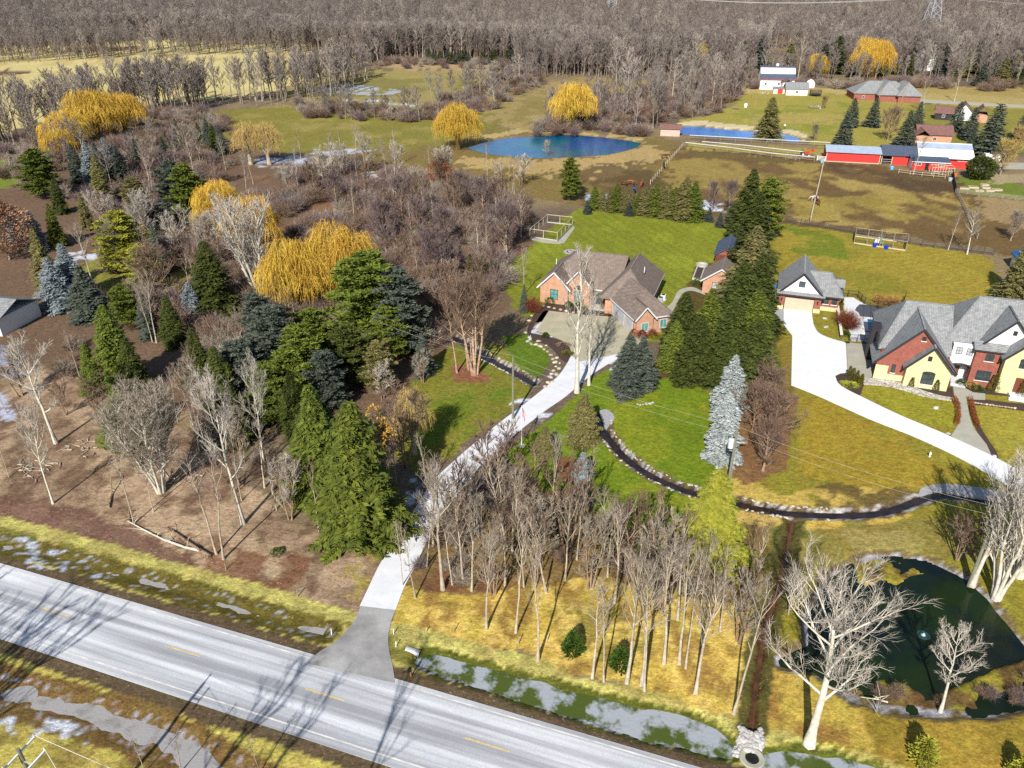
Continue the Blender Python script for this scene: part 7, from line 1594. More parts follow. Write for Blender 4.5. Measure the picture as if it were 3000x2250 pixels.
# ---- vegetable garden frame on the right lawn
def enclosure(label, corners, h, wm, base, kind='garden_enclosure', mid=3, cat='enclosure', wiremesh=True):
    q = [P(*c) for c in corners]; o = empty(kind, (q[0].x,q[0].y,0), 0, label, cat); q = [(p.x-q[0].x,p.y-q[0].y) for p in q]
    for i in range(4):
        a = q[i]; b = q[(i+1)%4]
        n = mid if i % 2 == 0 else 4
        for k in range(n):
            t = k/n; mb = MB(); lpost(mb,a[0]+(b[0]-a[0])*t,a[1]+(b[1]-a[1])*t,h,.12); mb.build('post', wm, o)
    mb = MB()
    for i in range(4):
        a = q[i]; b = q[(i+1)%4]; mb.bar((a[0],a[1],h),(b[0],b[1],h),.1,.12)
    mb.build('top_rail', wm, o); mb = MB()
    for i in range(4):
        a = q[i]; b = q[(i+1)%4]; mb.bar((a[0],a[1],.12),(b[0],b[1],.12),.12,.28)
    mb.build('base_board', base, o)
    if wiremesh:
        mb = MB()
        for i in range(4):
            a = q[i]; b = q[(i+1)%4]; L_ = math.hypot(b[0]-a[0],b[1]-a[1]); n = int(L_/.3)
            for k in range(n): t = k/n; x,y = a[0]+(b[0]-a[0])*t,a[1]+(b[1]-a[1])*t; mb.bar((x,y,.2),(x,y,h),.012)
            for k in range(5): z = .3+(h-.4)*k/5; mb.bar((a[0],a[1],z),(b[0],b[1],z),.012)
        mb.build('wire_mesh', M['black'], o)
    return o, q
o,q = enclosure('long timber framed garden enclosure against the dark fence', [(2501,713),(2652,735),(2656,712),(2504,693)], 2.1, M['wood_grey'], M['wood_tan'], mid=4)
b = P(2572,720); pl = empty('potting_bench', (b.x,b.y,0), R(-14), 'heap of garden gear at the enclosure: bench, white chairs and a green umbrella', 'garden gear')
m_ = MB(); m_.box(-1,1,-.3,.3,.7,.78); m_.box(-.9,-.8,-.2,.2,0,.7); m_.box(.8,.9,-.2,.2,0,.7); m_.build('bench', M['galv'], pl)
m_ = MB(); m_.tube([(.5,0,.8),(.6,.1,2.6)],[.12,.03],8); m_.build('umbrella', mat('green_canvas', (.05,.35,.25), .8), pl)
m_ = MB(); m_.box(-.9,-.4,-.25,.25,.8,1.5); m_.box(-.3,0,-.3,.1,.8,2.0); m_.build('chair', M['white'], pl)
for x,y,l in ((2562,724,'left blue plastic tub at the garden enclosure'),(2596,730,'right blue plastic tub at the garden enclosure')):
    b = P(x,y); t = empty('blue_tub', (b.x,b.y,0), 0, l, 'tub'); m_ = MB(); m_.lathe(0,0,[(.32,0),(.45,.75),(.47,.75),(.47,.80),(.40,.80),(.3,.1)],14); m_.build('body', mat('blue_plastic', (.01,.04,.55), .4), t)
# ---- dog run / garden frame behind the brick house
o,q = enclosure('tall timber framed pen with wire mesh at the wood edge of the centre lawn', [(1552,695),(1632,706),(1677,660),(1603,652)], 2.0, M['wood_tan'], M['concrete_old'], 'garden_pen', 2)
o2 = slabmesh('pen_kerb', [p for p in W_([(1552,697),(1635,708),(1680,662),(1684,668),(1655,710),(1640,715),(1600,712),(1560,704)])], -.1, .07, M['conc_grey'])
a = P(1604,655); b = P(1670,663)
# fire pit
b = P(1673,738); o = empty('fire_pit', (b.x,b.y,0), 0, 'round stone fire pit ring on the lawn behind the brick house', 'fire pit')
m_ = MB(); m_.lathe(0,0,[(1.7,0),(1.7,.08),(.95,.08),(.95,.0)],24); m_.build('paving', M['gravel'], o)
m_ = MB(); m_.lathe(0,0,[(.7,.06),(.7,.34),(.5,.34),(.5,.1)],16); m_.build('ring', M['stone'], o); m_ = MB(); m_.lathe(0,0,[(.49,.09),(.49,.14),(.01,.16)],12); m_.build('ash', M['mulch'], o)
# air conditioners
for x,y,l,mm in ((1934,885,'grey air conditioner unit nearest the house wall','galv'),(1942,878,'white air conditioner unit on the lawn side','white')):
    b = P(x,y); o = empty('air_conditioner', (b.x,b.y,0), R(-19), l, 'air conditioner'); m_ = MB(); m_.box(-.45,.45,-.45,.45,.08,1.0); m_.build('casing', M[mm], o); m_ = MB(); m_.lathe(0,0,[(.36,1.0),(.36,1.04),(.05,1.06)],14); m_.build('fan_grille', M['black'], o); m_ = MB(); m_.box(-.6,.6,-.6,.6,0,.08); m_.build('pad', M['concrete_old'], o)

# ---- poles and wires
def insulator(mb, x, y, z): mb.lathe(x,y,[(.03,z),(.09,z+.05),(.05,z+.1),(.08,z+.16),(.03,z+.22)],8)
b1 = P(2127,1457); H1 = 9.6; p1 = empty('utility_pole', (b1.x,b1.y,0), 0, 'utility pole with white transformer can beside the creek and silver spruces', 'utility pole')
m_ = MB(); m_.tube([(0,0,-.2),(0,0,H1)],[.19,.12],10); m_.build('pole', M['pole_wood'], p1)
m_ = MB(); m_.lathe(-.48,-.12,[(.05,7.0),(.30,7.05),(.32,7.1),(.32,8.15),(.28,8.25),(.1,8.3)],16); tr = m_.build('transformer', mat('pale_grey_steel', (.62,.65,.68), .4, .5), p1)
m_ = MB(); insulator(m_,-.48,-.12,8.3); m_.build('bushing', M['stone'], tr); m_ = MB(); m_.bar((-.3,-.05,7.8),(0,0,7.8),.08); m_.bar((-.3,-.05,7.3),(0,0,7.3),.08); m_.bar((-.5,0,6.6),(.4,0,6.5),.08); m_.bar((0,0,8.6),(-.45,0,8.5),.06); m_.build('bracket', M['galv'], p1)
m_ = MB(); insulator(m_,0,0,H1); insulator(m_,.2,0,8.6); insulator(m_,-.45,0,8.5); m_.build('insulator', M['stone'], p1)
m_ = MB(); m_.tube([(.2,-.02,0),(.16,-.02,6.4)],.035,6); m_.build('conduit', M['galv'], p1)
b2 = P(2839,1713); p2 = empty('utility_pole', (b2.x,b2.y,0), 0, 'plain utility pole on the far bank of the dark pond', 'utility pole')
m_ = MB(); m_.tube([(0,0,-.2),(0,0,H1)],[.19,.12],10); m_.build('pole', M['pole_wood'], p2); m_ = MB(); insulator(m_,0,0,H1); insulator(m_,.15,0,8.6); m_.build('insulator', M['stone'], p2)
dv = b1-b2; b0 = b1+dv*1.05+Vector((-3,2.5,0)); p0 = empty('utility_pole', (b0.x,b0.y,0), 0, 'utility pole standing hidden among the spruces of the left wood', 'utility pole')
m_ = MB(); m_.tube([(0,0,-.2),(0,0,H1)],[.19,.12],10); m_.build('pole', M['pole_wood'], p0)
bm1 = b0+dv; 
M['wire'] = mat('weathered_cable', (.5,.5,.48), .6, .3)
def wire(name, a, b, sag, rad, label, n=16, group=None):
    a = Vector(a); b = Vector(b); o = empty(name, a, 0, label, 'cable', group); m_ = MB(); pts = []
    for k in range(n+1):
        t = k/n; p = (b-a)*t; p.z -= sag*4*t*(1-t); pts.append(p)
    m_.tube(pts, rad, 3); m_.build('strand', M['wire'], o); return o
for (pa,na),(pb,nb) in (((b2,'the pond pole'),(b1,'the transformer pole')),((b1,'the transformer pole'),(b0,'the left wood'))):
    for z,nm in ((H1+.2,'upper'),(8.75,'lower')):
        wire('power_line', (pa.x,pa.y,z), (pb.x,pb.y,z), .7, .010, '%s thin cable strung from %s to %s' % (nm,na,nb), group='cables on the utility poles')
for z,nm in ((H1+.2,'upper'),(8.75,'lower')): wire('power_line', (b0.x,b0.y,z), (bm1.x,bm1.y,z), .7, .010, '%s thin cable running out of frame past the left wood' % nm, group='cables on the utility poles')
e2 = b2-dv
for z,nm in ((H1+.2,'upper'),(8.75,'lower')): wire('power_line', (b2.x,b2.y,z), (e2.x,e2.y,z), .7, .010, '%s thin cable from the pond pole out of the right side' % nm, group='cables on the utility poles')
# corner pole at the lower left
pc = P(54,2200,11.2); o = empty('crossarm_pole', (pc.x,pc.y,0), 0, 'utility pole with two white crossarms cut by the lower left corner', 'utility pole')
m_ = MB(); m_.tube([(0,0,-.2),(0,0,11.4)],[.2,.13],10); m_.build('pole', M['pole_wood'], o)
ad = P(95,2159,11)-P(9,2250,11); ad.normalize(); md = Vector((ad.y,-ad.x,0))
ar = MB(); ar.bar(-ad*1.25+Vector((0,0,11.0)),ad*1.25+Vector((0,0,11.0)),.11); ar.build('crossarm', M['white'], o)
ar = MB(); ar.bar(-ad*1.0+md*.75+Vector((0,0,10.2)),ad*1.0+md*.75+Vector((0,0,10.2)),.11); ar.build('crossarm', M['white'], o)
ar = MB(); ar.bar((0,0,10.2),md*.75+Vector((0,0,10.2)),.08); insulator(ar,ad.x*1.2,ad.y*1.2,11.06); insulator(ar,-ad.x*1.2,-ad.y*1.2,11.06); insulator(ar,ad.x*1.0+md.x*.75,ad.y*1.0+md.y*.75,10.26); ar.build('insulator', M['stone'], o)
for q,z,nm in ((ad*1.2,11.2,'upper'),(ad*1.0+md*.75,10.4,'lower')):
    a = pc+Vector((q.x,q.y,0)); a.z = z; e = P(312 if nm == 'upper' else 165, 2250, 10.6); e = a+(e-a)*3
    wire('power_line', a, (e.x,e.y,10.4), .2, .018, '%s cable leaving the corner pole across the near verge' % nm, group='cables of the corner pole')
# transmission pylons
def pylon(x, by, h, label):
    b = P(x,by); o = empty('pylon', (b.x,b.y,0), R(6), label, 'pylon'); m_ = MB(); n = 9; bw = h*.12
    def wd(t): return bw*(1-t)**1.15+h*.012
    for k in range(n):
        t0,t1 = k/n,(k+1)/n; z0,z1 = h*t0,h*t1; a,c = wd(t0),wd(t1)
        for sx,sy in ((-1,-1),(1,-1),(1,1),(-1,1)): m_.bar((sx*a,sy*a,z0),(sx*c,sy*c,z1),.42)
        for (s1,s2) in (((-1,-1),(1,-1)),((1,-1),(1,1)),((1,1),(-1,1)),((-1,1),(-1,-1))):
            m_.bar((s1[0]*a,s1[1]*a,z0),(s2[0]*c,s2[1]*c,z1),.28); m_.bar((s2[0]*a,s2[1]*a,z0),(s1[0]*c,s1[1]*c,z1),.28); m_.bar((s1[0]*c,s1[1]*c,z1),(s2[0]*c,s2[1]*c,z1),.14)
    m_.build('tower', M['galv'], o); ends = []
    for z,l in ((h*.66,6.5),(h*.78,8.0),(h*.90,5.5)):
        a = MB()
        for s in (-1,1): a.bar((0,0,z),(0,s*l,z+.4),.3); a.bar((0,0,z+1.6),(0,s*l,z+.4),.16)
        a.build('crossarm', M['galv'], o); ends.append((z-1.0,l))
    return b,h,ends
M['galv_far'] = M['galv']
t1 = pylon(2716,118,52,'right steel lattice pylon rising out of the forest'); t2 = pylon(1790,60,50,'middle steel lattice pylon at the top edge'); t3 = pylon(1108,40,48,'left steel lattice pylon at the top edge')
def hv(ta, tb, lab):
    (a,ha,ea),(b,hb,eb) = ta,tb
    for k in range(3):
        for s in (-1,1):
            wire('transmission_line', (a.x,a.y+s*ea[k][1],ea[k][0]), (b.x,b.y+s*eb[k][1],eb[k][0]), 9, .13, '%s %s transmission cable %s' % (('lowest','middle','topmost')[k],('near','far')[(s+1)//2],lab), 14, 'transmission cables over the forest')
hv(t1,t2,'between right and middle pylons'); hv(t2,t3,'between middle and left pylons')
bb = P(2716,118); ext = (bb+Vector((330,-60,0)),52,t1[2]); hv(t1,ext,'leaving the right pylon')
bb = P(1108,40); hv(t3,(bb+Vector((-420,260,0)),48,t3[2]),'leaving the left pylon')

# ---- flagpole
b = P(1528,1305); fp = empty('flagpole', (b.x,b.y,0), 0, 'white flagpole with hanging stars and stripes flag beside the drive', 'flagpole')
m_ = MB(); m_.tube([(0,0,0),(0,0,5.9)],[.055,.035],10); m_.build('pole', M['white'], fp); m_ = MB(); m_.lathe(0,0,[(.02,5.9),(.07,5.95),(.07,6.0),(.02,6.06)],10); m_.build('finial', M['galv'], fp); m_ = MB(); m_.lathe(0,0,[(.5,-.02),(.45,.08),(.1,.1)],12); m_.build('base', M['stone'], fp)
def flag():
    """limp flag: canton, stripes and stars as cells of one draped sheet"""
    nu, nv = 26, 26; hoist, fly = 1.15, 1.75; V = []; F = []; MI = []
    for j in range(nv+1):
        for i in range(nu+1):
            u = i/nu; v = j/nv                                   # u along the fly, v down the hoist
            x = .06+fly*u*(.22)+.05*math.sin(u*11+v*1.5); y = .12*math.sin(u*13+v*2)*(u**.5)
            z = 5.72-hoist*v-fly*u*.62*(.55+.45*u); V.append((x,y,z))
    for j in range(nv):
        for i in range(nu):
            F.append((j*(nu+1)+i,j*(nu+1)+i+1,(j+1)*(nu+1)+i+1,(j+1)*(nu+1)+i))
            s = j*13//nv; 
            if j < 14 and i < 10: c = 2 if (i % 2 == 1 and j % 3 == 1) else 1
            else: c = 0 if s % 2 == 0 else 2
            MI.append(c)
    mb = MB(); mb.v = V; mb.f = F; mb.m = MI
    return mb.build('flag', [mat('flag_red', (.55,.02,.03), .7), mat('flag_blue', (.015,.03,.20), .7), mat('flag_white', (.75,.75,.75), .7)], fp)
fo = flag(); sm = fo.modifiers.new('cloth','SOLIDIFY'); sm.thickness = .012
# ---- mailbox at the road
b = P(1205,1982); o = empty('mailbox', (b.x,b.y,0), ROAD_A, 'black mailbox on a brown wooden post beside the drive mouth', 'mailbox')
m_ = MB(); m_.box(-.06,.06,-.06,.06,-.1,1.35); m_.bar((0,.05,1.0),(0,-.55,1.05),.09); m_.bar((0,.0,.6),(0,-.4,1.0),.07); m_.build('post', mat('orange_brown_post', C(176,112,52), .8), o)
m_ = MB(); m_.yprism([(-.12,1.10),(.12,1.10),(.12,1.25),(.07,1.34),(-.07,1.34),(-.12,1.25)],-.65,-.1); m_.build('box', M['black'], o)
# culvert pipe end
b = P(1216,1906); o = empty('culvert_pipe', (b.x,b.y,-.15), ROAD_A, 'pale culvert pipe end at the head of the frozen ditch', 'culvert')
m_ = MB(); m_.tube([(-.9,0,0),(.45,0,-.12)],.34,14,False); m_.tube([(-.9,0,0),(.45,0,-.12)],.28,14,False); m_.build('pipe', M['galv'], o)
# drainage inlet with riprap
b = P(2203,2222); o = empty('drain_inlet', (b.x,b.y,-.05), 0, 'round concrete drain inlet with iron grate among white stones', 'drain')
m_ = MB(); m_.lathe(0,0,[(.98,-.3),(.98,.12),(.90,.16),(.55,.12),(.55,-.25)],28); m_.build('ring', M['conc_grey'], o)
g = MB()
for k in range(-4,5): y = k*.115; l = math.sqrt(max(.0,.5**2-y*y)); g.bar((-l,y,.10),(l,y,.10),.05,.04)
g.bar((0,-.5,.085),(0,.5,.085),.05,.03); g.build('grate', M['black'], o)
def rock(seed, s, m):
    r_ = random.Random(seed); bm = bmesh.new(); bmesh.ops.create_icosphere(bm, subdivisions=2, radius=1)
    ax = [Vector((r_.gauss(0,1),r_.gauss(0,1),r_.gauss(0,1))).normalized() for _ in range(7)]; cut = [r_.uniform(.62,.95) for _ in ax]
    for v in bm.verts:
        for a,c in zip(ax,cut):
            d = v.co.dot(a)
            if d > c: v.co -= a*(d-c)
        v.co.x *= s[0]; v.co.y *= s[1]; v.co.z *= s[2]
    me = bpy.data.meshes.new('rock'); bm.to_mesh(me); bm.free(); me.materials.append(m); return me
M['rock_white'] = mat('white_limestone_rock', C(226,222,216), .85, nscale=1.2, col2=C(176,170,164), rnd=.12)
RK = [rock(k,(1,.8,.6),M['rock_white']) for k in range(5)]; RS_ = [rock(10+k,(1,.8,.6),M['stone']) for k in range(5)]; RT = [rock(20+k,(1,.8,.55),M['stone_tan']) for k in range(5)]
def rocks(pts, protos, smin, smax, label, group, seed, z=-.05, name='stone', cat='stone', zf=None):
    rr = random.Random(seed); many = 1 < len(pts) <= 30; pts = sorted(pts)
    for q_,(x,y) in enumerate(pts):
        b = P(x,y); o = bpy.data.objects.new(name, rr.choice(protos)); COL.objects.link(o); s = rr.uniform(smin,smax)
        zz = z
        if zf: zz = float(terrain(np.array([b.x]),np.array([b.y]))[0])
        o.location = (b.x,b.y,zz+s*.2); o.scale = (s*rr.uniform(.8,1.3),s,s*rr.uniform(.7,1)); o.rotation_euler = (rr.uniform(-.2,.2),rr.uniform(-.2,.2),rr.uniform(0,6.28)); tag(o,label+(', %s from left' % ordinal(q_+1) if many else ''),cat,group)
rocks(scatter(72,[(2165,2128),(2185,2140),(2205,2150),(2232,2135),(2236,2180),(2228,2205),(2170,2196),(2160,2215),(2150,2200),(2172,2160)],5,9), RK, .22,.36, 'white broken stone in the heap around the drain inlet', 'white stones around the drain', 5, zf=1)
bed = [(1545,1000),(1556,1008),(1570,1010),(1583,1016),(1594,1024),(1604,1030),(1614,1040),(1620,1052),(1626,1062),(1628,1074),(1622,1086),(1616,1096),(1612,1106),(1618,1118),(1630,1098),(1638,1080),(1632,1048),(1600,1012),(1578,1000),(1640,1064),(1606,1122),(1598,1134),(1550,988),(1540,975)]
rocks(bed, RT+RK[:2], .26,.48, 'tan boulder edging the island bed left of the court', 'boulders edging the island bed', 6)
rocks([(1550,940),(1557,925),(1566,912),(1578,902),(1592,897),(1608,900),(1624,904),(1642,908),(1660,912),(1680,916),(1700,918)], RT, .3,.5, 'edging stone along the bed in front of the brick house', 'edging stones before the brick house', 7)
rocks([(1868,1184),(1876,1186),(1884,1185),(1894,1184),(1904,1183),(1912,1180)], RK, .2,.32, 'white stone at the foot of the blue spruce pair', 'white stones below the spruce pair', 8)
for k,(x,y,l) in enumerate([(2417,934,'pale boulder on the small lawn right of the garage door'),(2420,959,'lower pale boulder on the small garage lawn'),(2742,1196,'flat pale rock lying on the front lawn'),(2912,1338,'boulder at the foot of the curved bed'),(2778,1271,'boulder where the entry path leaves the drive')]):
    rocks([(x,y)], RK, .35,.5, l, None, 30+k, name='boulder', cat='boulder')
rocks([(2533+i*14,1107+i*2.2) for i in range(16)], RT, .16,.26, 'small edging stone of the bed along the flagstone path', 'edging stones by the flagstone path', 9)
rocks([(2838+i*9,1178+i*1.2) for i in range(16)], RT, .18,.32, 'tan edging stone of the bed right of the entry path', 'edging stones right of the entry path', 10)
cr = [q for q in CREEK2]
def creek_stones(line, off, n, seed, label, group, proto):
    rr = random.Random(seed); L_ = len(line)
    for k in range(n):
        i = rr.randrange(1,L_-1); a = line[i-1]; b = line[i+1]; d = Vector((b[0]-a[0],b[1]-a[1],0)).normalized(); s_ = rr.choice((-1,1)); t = rr.random()
        p = Vector((line[i][0]*(1-t)+line[i+1][0]*t, line[i][1]*(1-t)+line[i+1][1]*t,0))+Vector((-d.y,d.x,0))*s_*(off+rr.uniform(-.1,.25))
        o = bpy.data.objects.new('stone', rr.choice(proto)); COL.objects.link(o); s = rr.uniform(.10,.22); z = float(terrain(np.array([p.x]),np.array([p.y]))[0])
        o.location = (p.x,p.y,z+.03); o.scale = (s*1.2,s,s*.8); o.rotation_euler = (0,0,rr.uniform(0,6)); tag(o,label,'stone',group)
creek_stones(CREEK2[:60], .95, 130, 3, 'small stone lining the bank of the curving creek', 'stones lining the creek', RT+RK)
creek_stones(CREEK1, 1.1, 50, 4, 'small stone lining the upper creek left of the drive', 'stones lining the upper creek', RT+RS_)

# ---- beds, shrubs
def bed_mesh(name, pts, label, z=.03, m='mulch'):
    o = tri_prism(name, smooth_line(W_(pts),3), -.1, z, M[m]); return o
bed_mesh('mulch_bed', [(2447,1101),(2480,1093),(2540,1108),(2530,1130),(2515,1160),(2470,1138),(2452,1120)], '')
bed_mesh('mulch_bed', [(2545,1100),(2600,1108),(2700,1128),(2780,1110),(2792,1150),(2795,1166),(2740,1155),(2680,1138),(2600,1115)], '')
bed_mesh('mulch_bed', [(2810,1122),(2860,1130),(2900,1140),(2960,1150),(2950,1160),(2890,1155),(2850,1152),(2820,1138)], '')
bed_mesh('mulch_bed', [(2835,1166),(2880,1170),(2960,1180),(3060,1190),(3100,1215),(3000,1205),(2900,1190),(2858,1188)], '')
bed_mesh('mulch_bed', [(2836,1188),(2856,1190),(2868,1240),(2890,1280),(2920,1325),(2922,1345),(2905,1338),(2880,1300),(2856,1250),(2840,1205)], '')
bed_mesh('mulch_bed', [(1600,888),(1700,900),(1780,915),(1795,928),(1700,922),(1610,911),(1590,915),(1560,962),(1552,985),(1545,965),(1565,920)], '')
bed_mesh('mulch_bed', [(1552,975),(1600,985),(1650,1000),(1672,1018),(1676,1056),(1664,1064),(1640,1050),(1625,1030),(1600,1010),(1560,1000)], '')
def shrub(x, y, H, r, shape, m, label, n=700, bl=.13, group=None, cat='shrub', name='shrub'):
    b = P(x,y); o = empty(name, (b.x,b.y,0), 0, label, cat, group)
    link('foliage', cone_shrub(int(x+y),H,r,n,bl,shape).mesh('foliage', M[m]), o)
    t = MB(); t.tube([(0,0,-.05),(0,0,H*.7)],[.05,.02],5); t.build('stem', M['trunk'], o); return o
for k,(x,y) in enumerate([(2486,1106),(2496,1112),(2507,1120),(2520,1130)]): shrub(x,y,1.9,.42,'cone','arb','cone-shaped arborvitae at the drive bend, %s from the left' % ordinal(k+1), group='arborvitae at the drive bend', name='arborvitae', cat='arborvitae')
for x,y,h,l in [(2668,1133,1.5,'cone arborvitae at the left foot of the stone gable'),(2740,1144,1.7,'cone arborvitae right of the arched window'),(2770,1140,1.9,'arborvitae beside the porch steps'),(2907,1148,3.0,'tall cone arborvitae left of the stone wing steps'),(2990,1166,3.0,'tall cone arborvitae right of the stone wing steps'),(2462,908,1.9,'cone shrub at the right corner of the detached garage')]: shrub(x,y,h,h*.26,'cone','arb',l,900,name='arborvitae',cat='arborvitae')
shrub(2490,1130,.4,1.3,'dome','needle_yellow','low yellow-green juniper in the bed at the drive bend',900,.14)
shrub(2815,1128,.9,.7,'dome','arb_green','rounded green shrub at the right of the porch path'); shrub(2862,1144,.8,.8,'dome','arb_green','low round evergreen before the brick bay'); shrub(2846,1138,1.0,.8,'ball','grass_tan','tan dry shrub before the brick bay',500)
def hedge(pts, label, n):
    L_ = W_(pts); o = empty('hedge', (L_[0][0],L_[0][1],0), 0, label, 'hedge'); K = TB(); rg = np.random.default_rng(n)
    for k in range(n):
        t = k/(n-1)*(len(L_)-1); i = min(int(t),len(L_)-2); f = t-i; x = L_[i][0]*(1-f)+L_[i+1][0]*f-L_[0][0]; y = L_[i][1]*(1-f)+L_[i+1][1]*f-L_[0][1]
        q = 130; a = rg.uniform(0,6.28,q); g = rg.uniform(0,1,q); pr = .34*np.sqrt(1-g*g*.8); A = np.stack([x+np.cos(a)*pr,y+np.sin(a)*pr,g*.7],1); B = A+rg.normal(size=(q,3))*.09+np.array([0,0,.05]); K.leaves(A,B,np.full(q,.07),rg)
    link('foliage', K.mesh('foliage', M['leaf_red']), o)
hedge([(2793,1172),(2804,1190),(2806,1220),(2802,1243)], 'rust-brown clipped hedge left of the entry path', 12); hedge([(2840,1172),(2846,1196),(2852,1225),(2862,1250)], 'rust-brown clipped hedge right of the entry path', 13)
b = P(2480,960); o = empty('red_twig_shrub', (b.x,b.y,0), 0, 'tall red-brown twiggy bush beside the pool terrace', 'bush'); c = link('twigs', twig_bush(501,2.6,1.9,150,9,.04).mesh('twigs', M['twig_red']), o); c.scale = (1,1.5,1)
shrub(2477,985,1.0,.7,'dome','arb_green','green shrub at the near end of the red bush')
b = P(1558,915); o = empty('red_twig_shrub', (b.x,b.y,0), 0, 'reddish twiggy bush at the left corner of the brick house', 'bush'); link('twigs', twig_bush(502,2.6,1.6,110,8,.03).mesh('twigs', M['twig_red']), o)
for k,(x,y,h,r_,m,l) in enumerate([(1611,890,1.2,1.0,'arb_green','round clipped shrub before the left gable'),(1665,896,.8,.8,'arb_green','low green shrub between the two gables'),(1690,898,.8,.8,'arb_green','low green shrub before the second gable'),(1772,905,1.5,.9,'leaf_red','rusty shrub at the right of the entrance'),(1598,988,.8,.6,'arb_green','dark shrub at the lower corner of the court'),(1858,985,1.3,.9,'twig_red','red-brown shrub at the corner of the garage wing'),(1880,992,1.5,.9,'twig_red','second red-brown shrub before the wing windows'),(1910,990,1.5,1.0,'twig_red','third red-brown shrub before the wing windows'),(1650,1015,.6,1.2,'twig_brown','low brown shrub in the island bed'),(1662,1040,.6,1.0,'arb','olive shrub in the island bed'),(2043,838,1.6,1.1,'arb_green','dark round shrub at the corner of the small brick garage'),(1552,1905,.1,.1,'arb_green','') ][:-1]): shrub(x,y,h,r_,'dome',m,l,700)
shrub(1677,1912,2.4,.95,'cone','arb_green','bright green young fir in the straw, left one',1600,.22,name='young_fir',cat='fir'); shrub(1815,1955,2.2,.9,'cone','arb_green','bright green young fir in the straw, right one',1500,.22,name='young_fir',cat='fir')
shrub(2700,2228,2.4,1.0,'cone','needle_yellow','yellow-green young pine on the near right lawn',1500,.25,name='young_pine',cat='pine'); shrub(2985,2275,2.0,.9,'cone','needle_yellow','yellow young pine in the lower right corner',1200,.25,name='young_pine',cat='pine')
shrub(812,1625,.8,.6,'dome','arb_green','small green bush in the leaf litter near the verge',400); 
for k,(x,y) in enumerate([(2575,890),(2600,894),(2620,897)]): 
    b = P(x,y); o = empty('ornamental_grass', (b.x,b.y,0), 0, 'clump of tan ornamental grass behind the pool, %s from the left' % ordinal(k+1), 'ornamental grass', 'ornamental grasses behind the pool'); link('blades', twig_bush(520+k,1.7,.8,200,3,.04).mesh('blades', M['grass_tan']), o)
# yellow-leaved undergrowth left of the drive
for k,(x,y) in enumerate([(1100,1250),(1130,1290),(1170,1270),(1075,1300),(1150,1320)]):
    shrub(x,y,3.2,1.6,'dome','willow','loose shrub with yellow leaves left of the drive, %s from the left' % ordinal([2,3,5,1,4][k]),260,.22,group='yellow-leaved shrubs left of the drive')

# ---- horses
def horse(x, y, deg, m, label, graze=True, blanket=None, m2=None):
    b = P(x,y); o = empty('horse', (b.x,b.y,0), R(deg), label, 'horse')
    me = bpy.data.meshes.new('body'); bm = bmesh.new()
    J = {'hip':(-.62,0,1.22,.27),'mid':(0,0,1.18,.31),'chest':(.62,0,1.18,.27),'neck':(.95,0,1.25 if graze else 1.5,.15),'poll':(1.42,0,.95 if graze else 1.95,.10),'muz':(1.62,0,.38 if graze else 1.75,.06),'tail':(-.92,0,1.15,.05),'tail2':(-1.02,0,.55,.06)}
    for s,n in ((-1,'l'),(1,'r')):
        J['st'+n] = (-.72,s*.17,.95,.15); J['hk'+n] = (-.86,s*.16,.52,.065); J['hf'+n] = (-.74,s*.16,.04,.06)
        J['el'+n] = (.60,s*.17,.85,.11); J['kn'+n] = (.63,s*.15,.48,.065); J['ff'+n] = (.62,s*.15,.04,.06)
    E_ = [('mid','hip'),('mid','chest'),('chest','neck'),('neck','poll'),('poll','muz'),('hip','tail'),('tail','tail2')]
    for n in 'lr': E_ += [('hip','st'+n),('st'+n,'hk'+n),('hk'+n,'hf'+n),('chest','el'+n),('el'+n,'kn'+n),('kn'+n,'ff'+n)]
    ks = list(J); me.from_pydata([J[k][:3] for k in ks], [(ks.index(a),ks.index(c)) for a,c in E_], []); body = link('body', me, o)
    sk = body.modifiers.new('skin','SKIN'); 
    for i,k in enumerate(ks):
        v = me.skin_vertices[0].data[i]; v.radius = (J[k][3],J[k][3]); v.use_root = (k == 'mid')
    body.modifiers.new('smooth','SUBSURF').levels = 1; body.modifiers['smooth'].render_levels = 2; me.materials.append(m)
    if blanket:
        k = MB(); prof = [(math.cos(t)*.36,1.18+math.sin(t)*.36) for t in [math.pi*i/8-.4+.1*i for i in range(9)]]
        k.add([(xx,p[0],p[1]) for xx in (-.85,.45) for p in prof], [(i,i+1,10+i,9+i) for i in range(8)]); kb = k.build('blanket', blanket, o); kb.modifiers.new('t','SOLIDIFY').thickness = .03
    k = MB(); k.tube([(.9,0,1.45 if graze else 1.7),(1.25,0,1.2 if graze else 1.95)],[.05,.03],6); k.build('mane', M['black'], o)
    o.scale = (1.12,1.12,1.12)
    return o
HB = mat('bay_coat', (.10,.035,.015), .6, nscale=2); HC = mat('chestnut_coat', (.22,.075,.025), .6, nscale=2); HD = mat('dark_coat', (.03,.018,.012), .6); HP = mat('paint_coat', (.55,.5,.45), .6, nscale=1.3, col2=(.08,.03,.02))
horse(1947,466,10,HB,'bay horse grazing near the pasture fence by the pink shed'); horse(1944,494,80,HD,'dark horse standing against the pasture fence',False)
horse(1826,545,150,HB,'dark bay horse left of the pair behind the evergreen screen'); horse(1846,543,-10,HC,'bright chestnut horse right of the pair behind the evergreen screen'); horse(1879,548,70,HC,'chestnut horse facing away beside the pasture fence',False)
horse(1857,568,80,HD,'horse wearing a blue blanket behind the evergreen screen',False,mat('blue_blanket', (.03,.10,.60), .8))
horse(2385,590,190,HP,'brown and white paint horse at the paddock dividing fence'); horse(2394,601,95,HB,'brown horse on the barn side of the dividing fence',False)

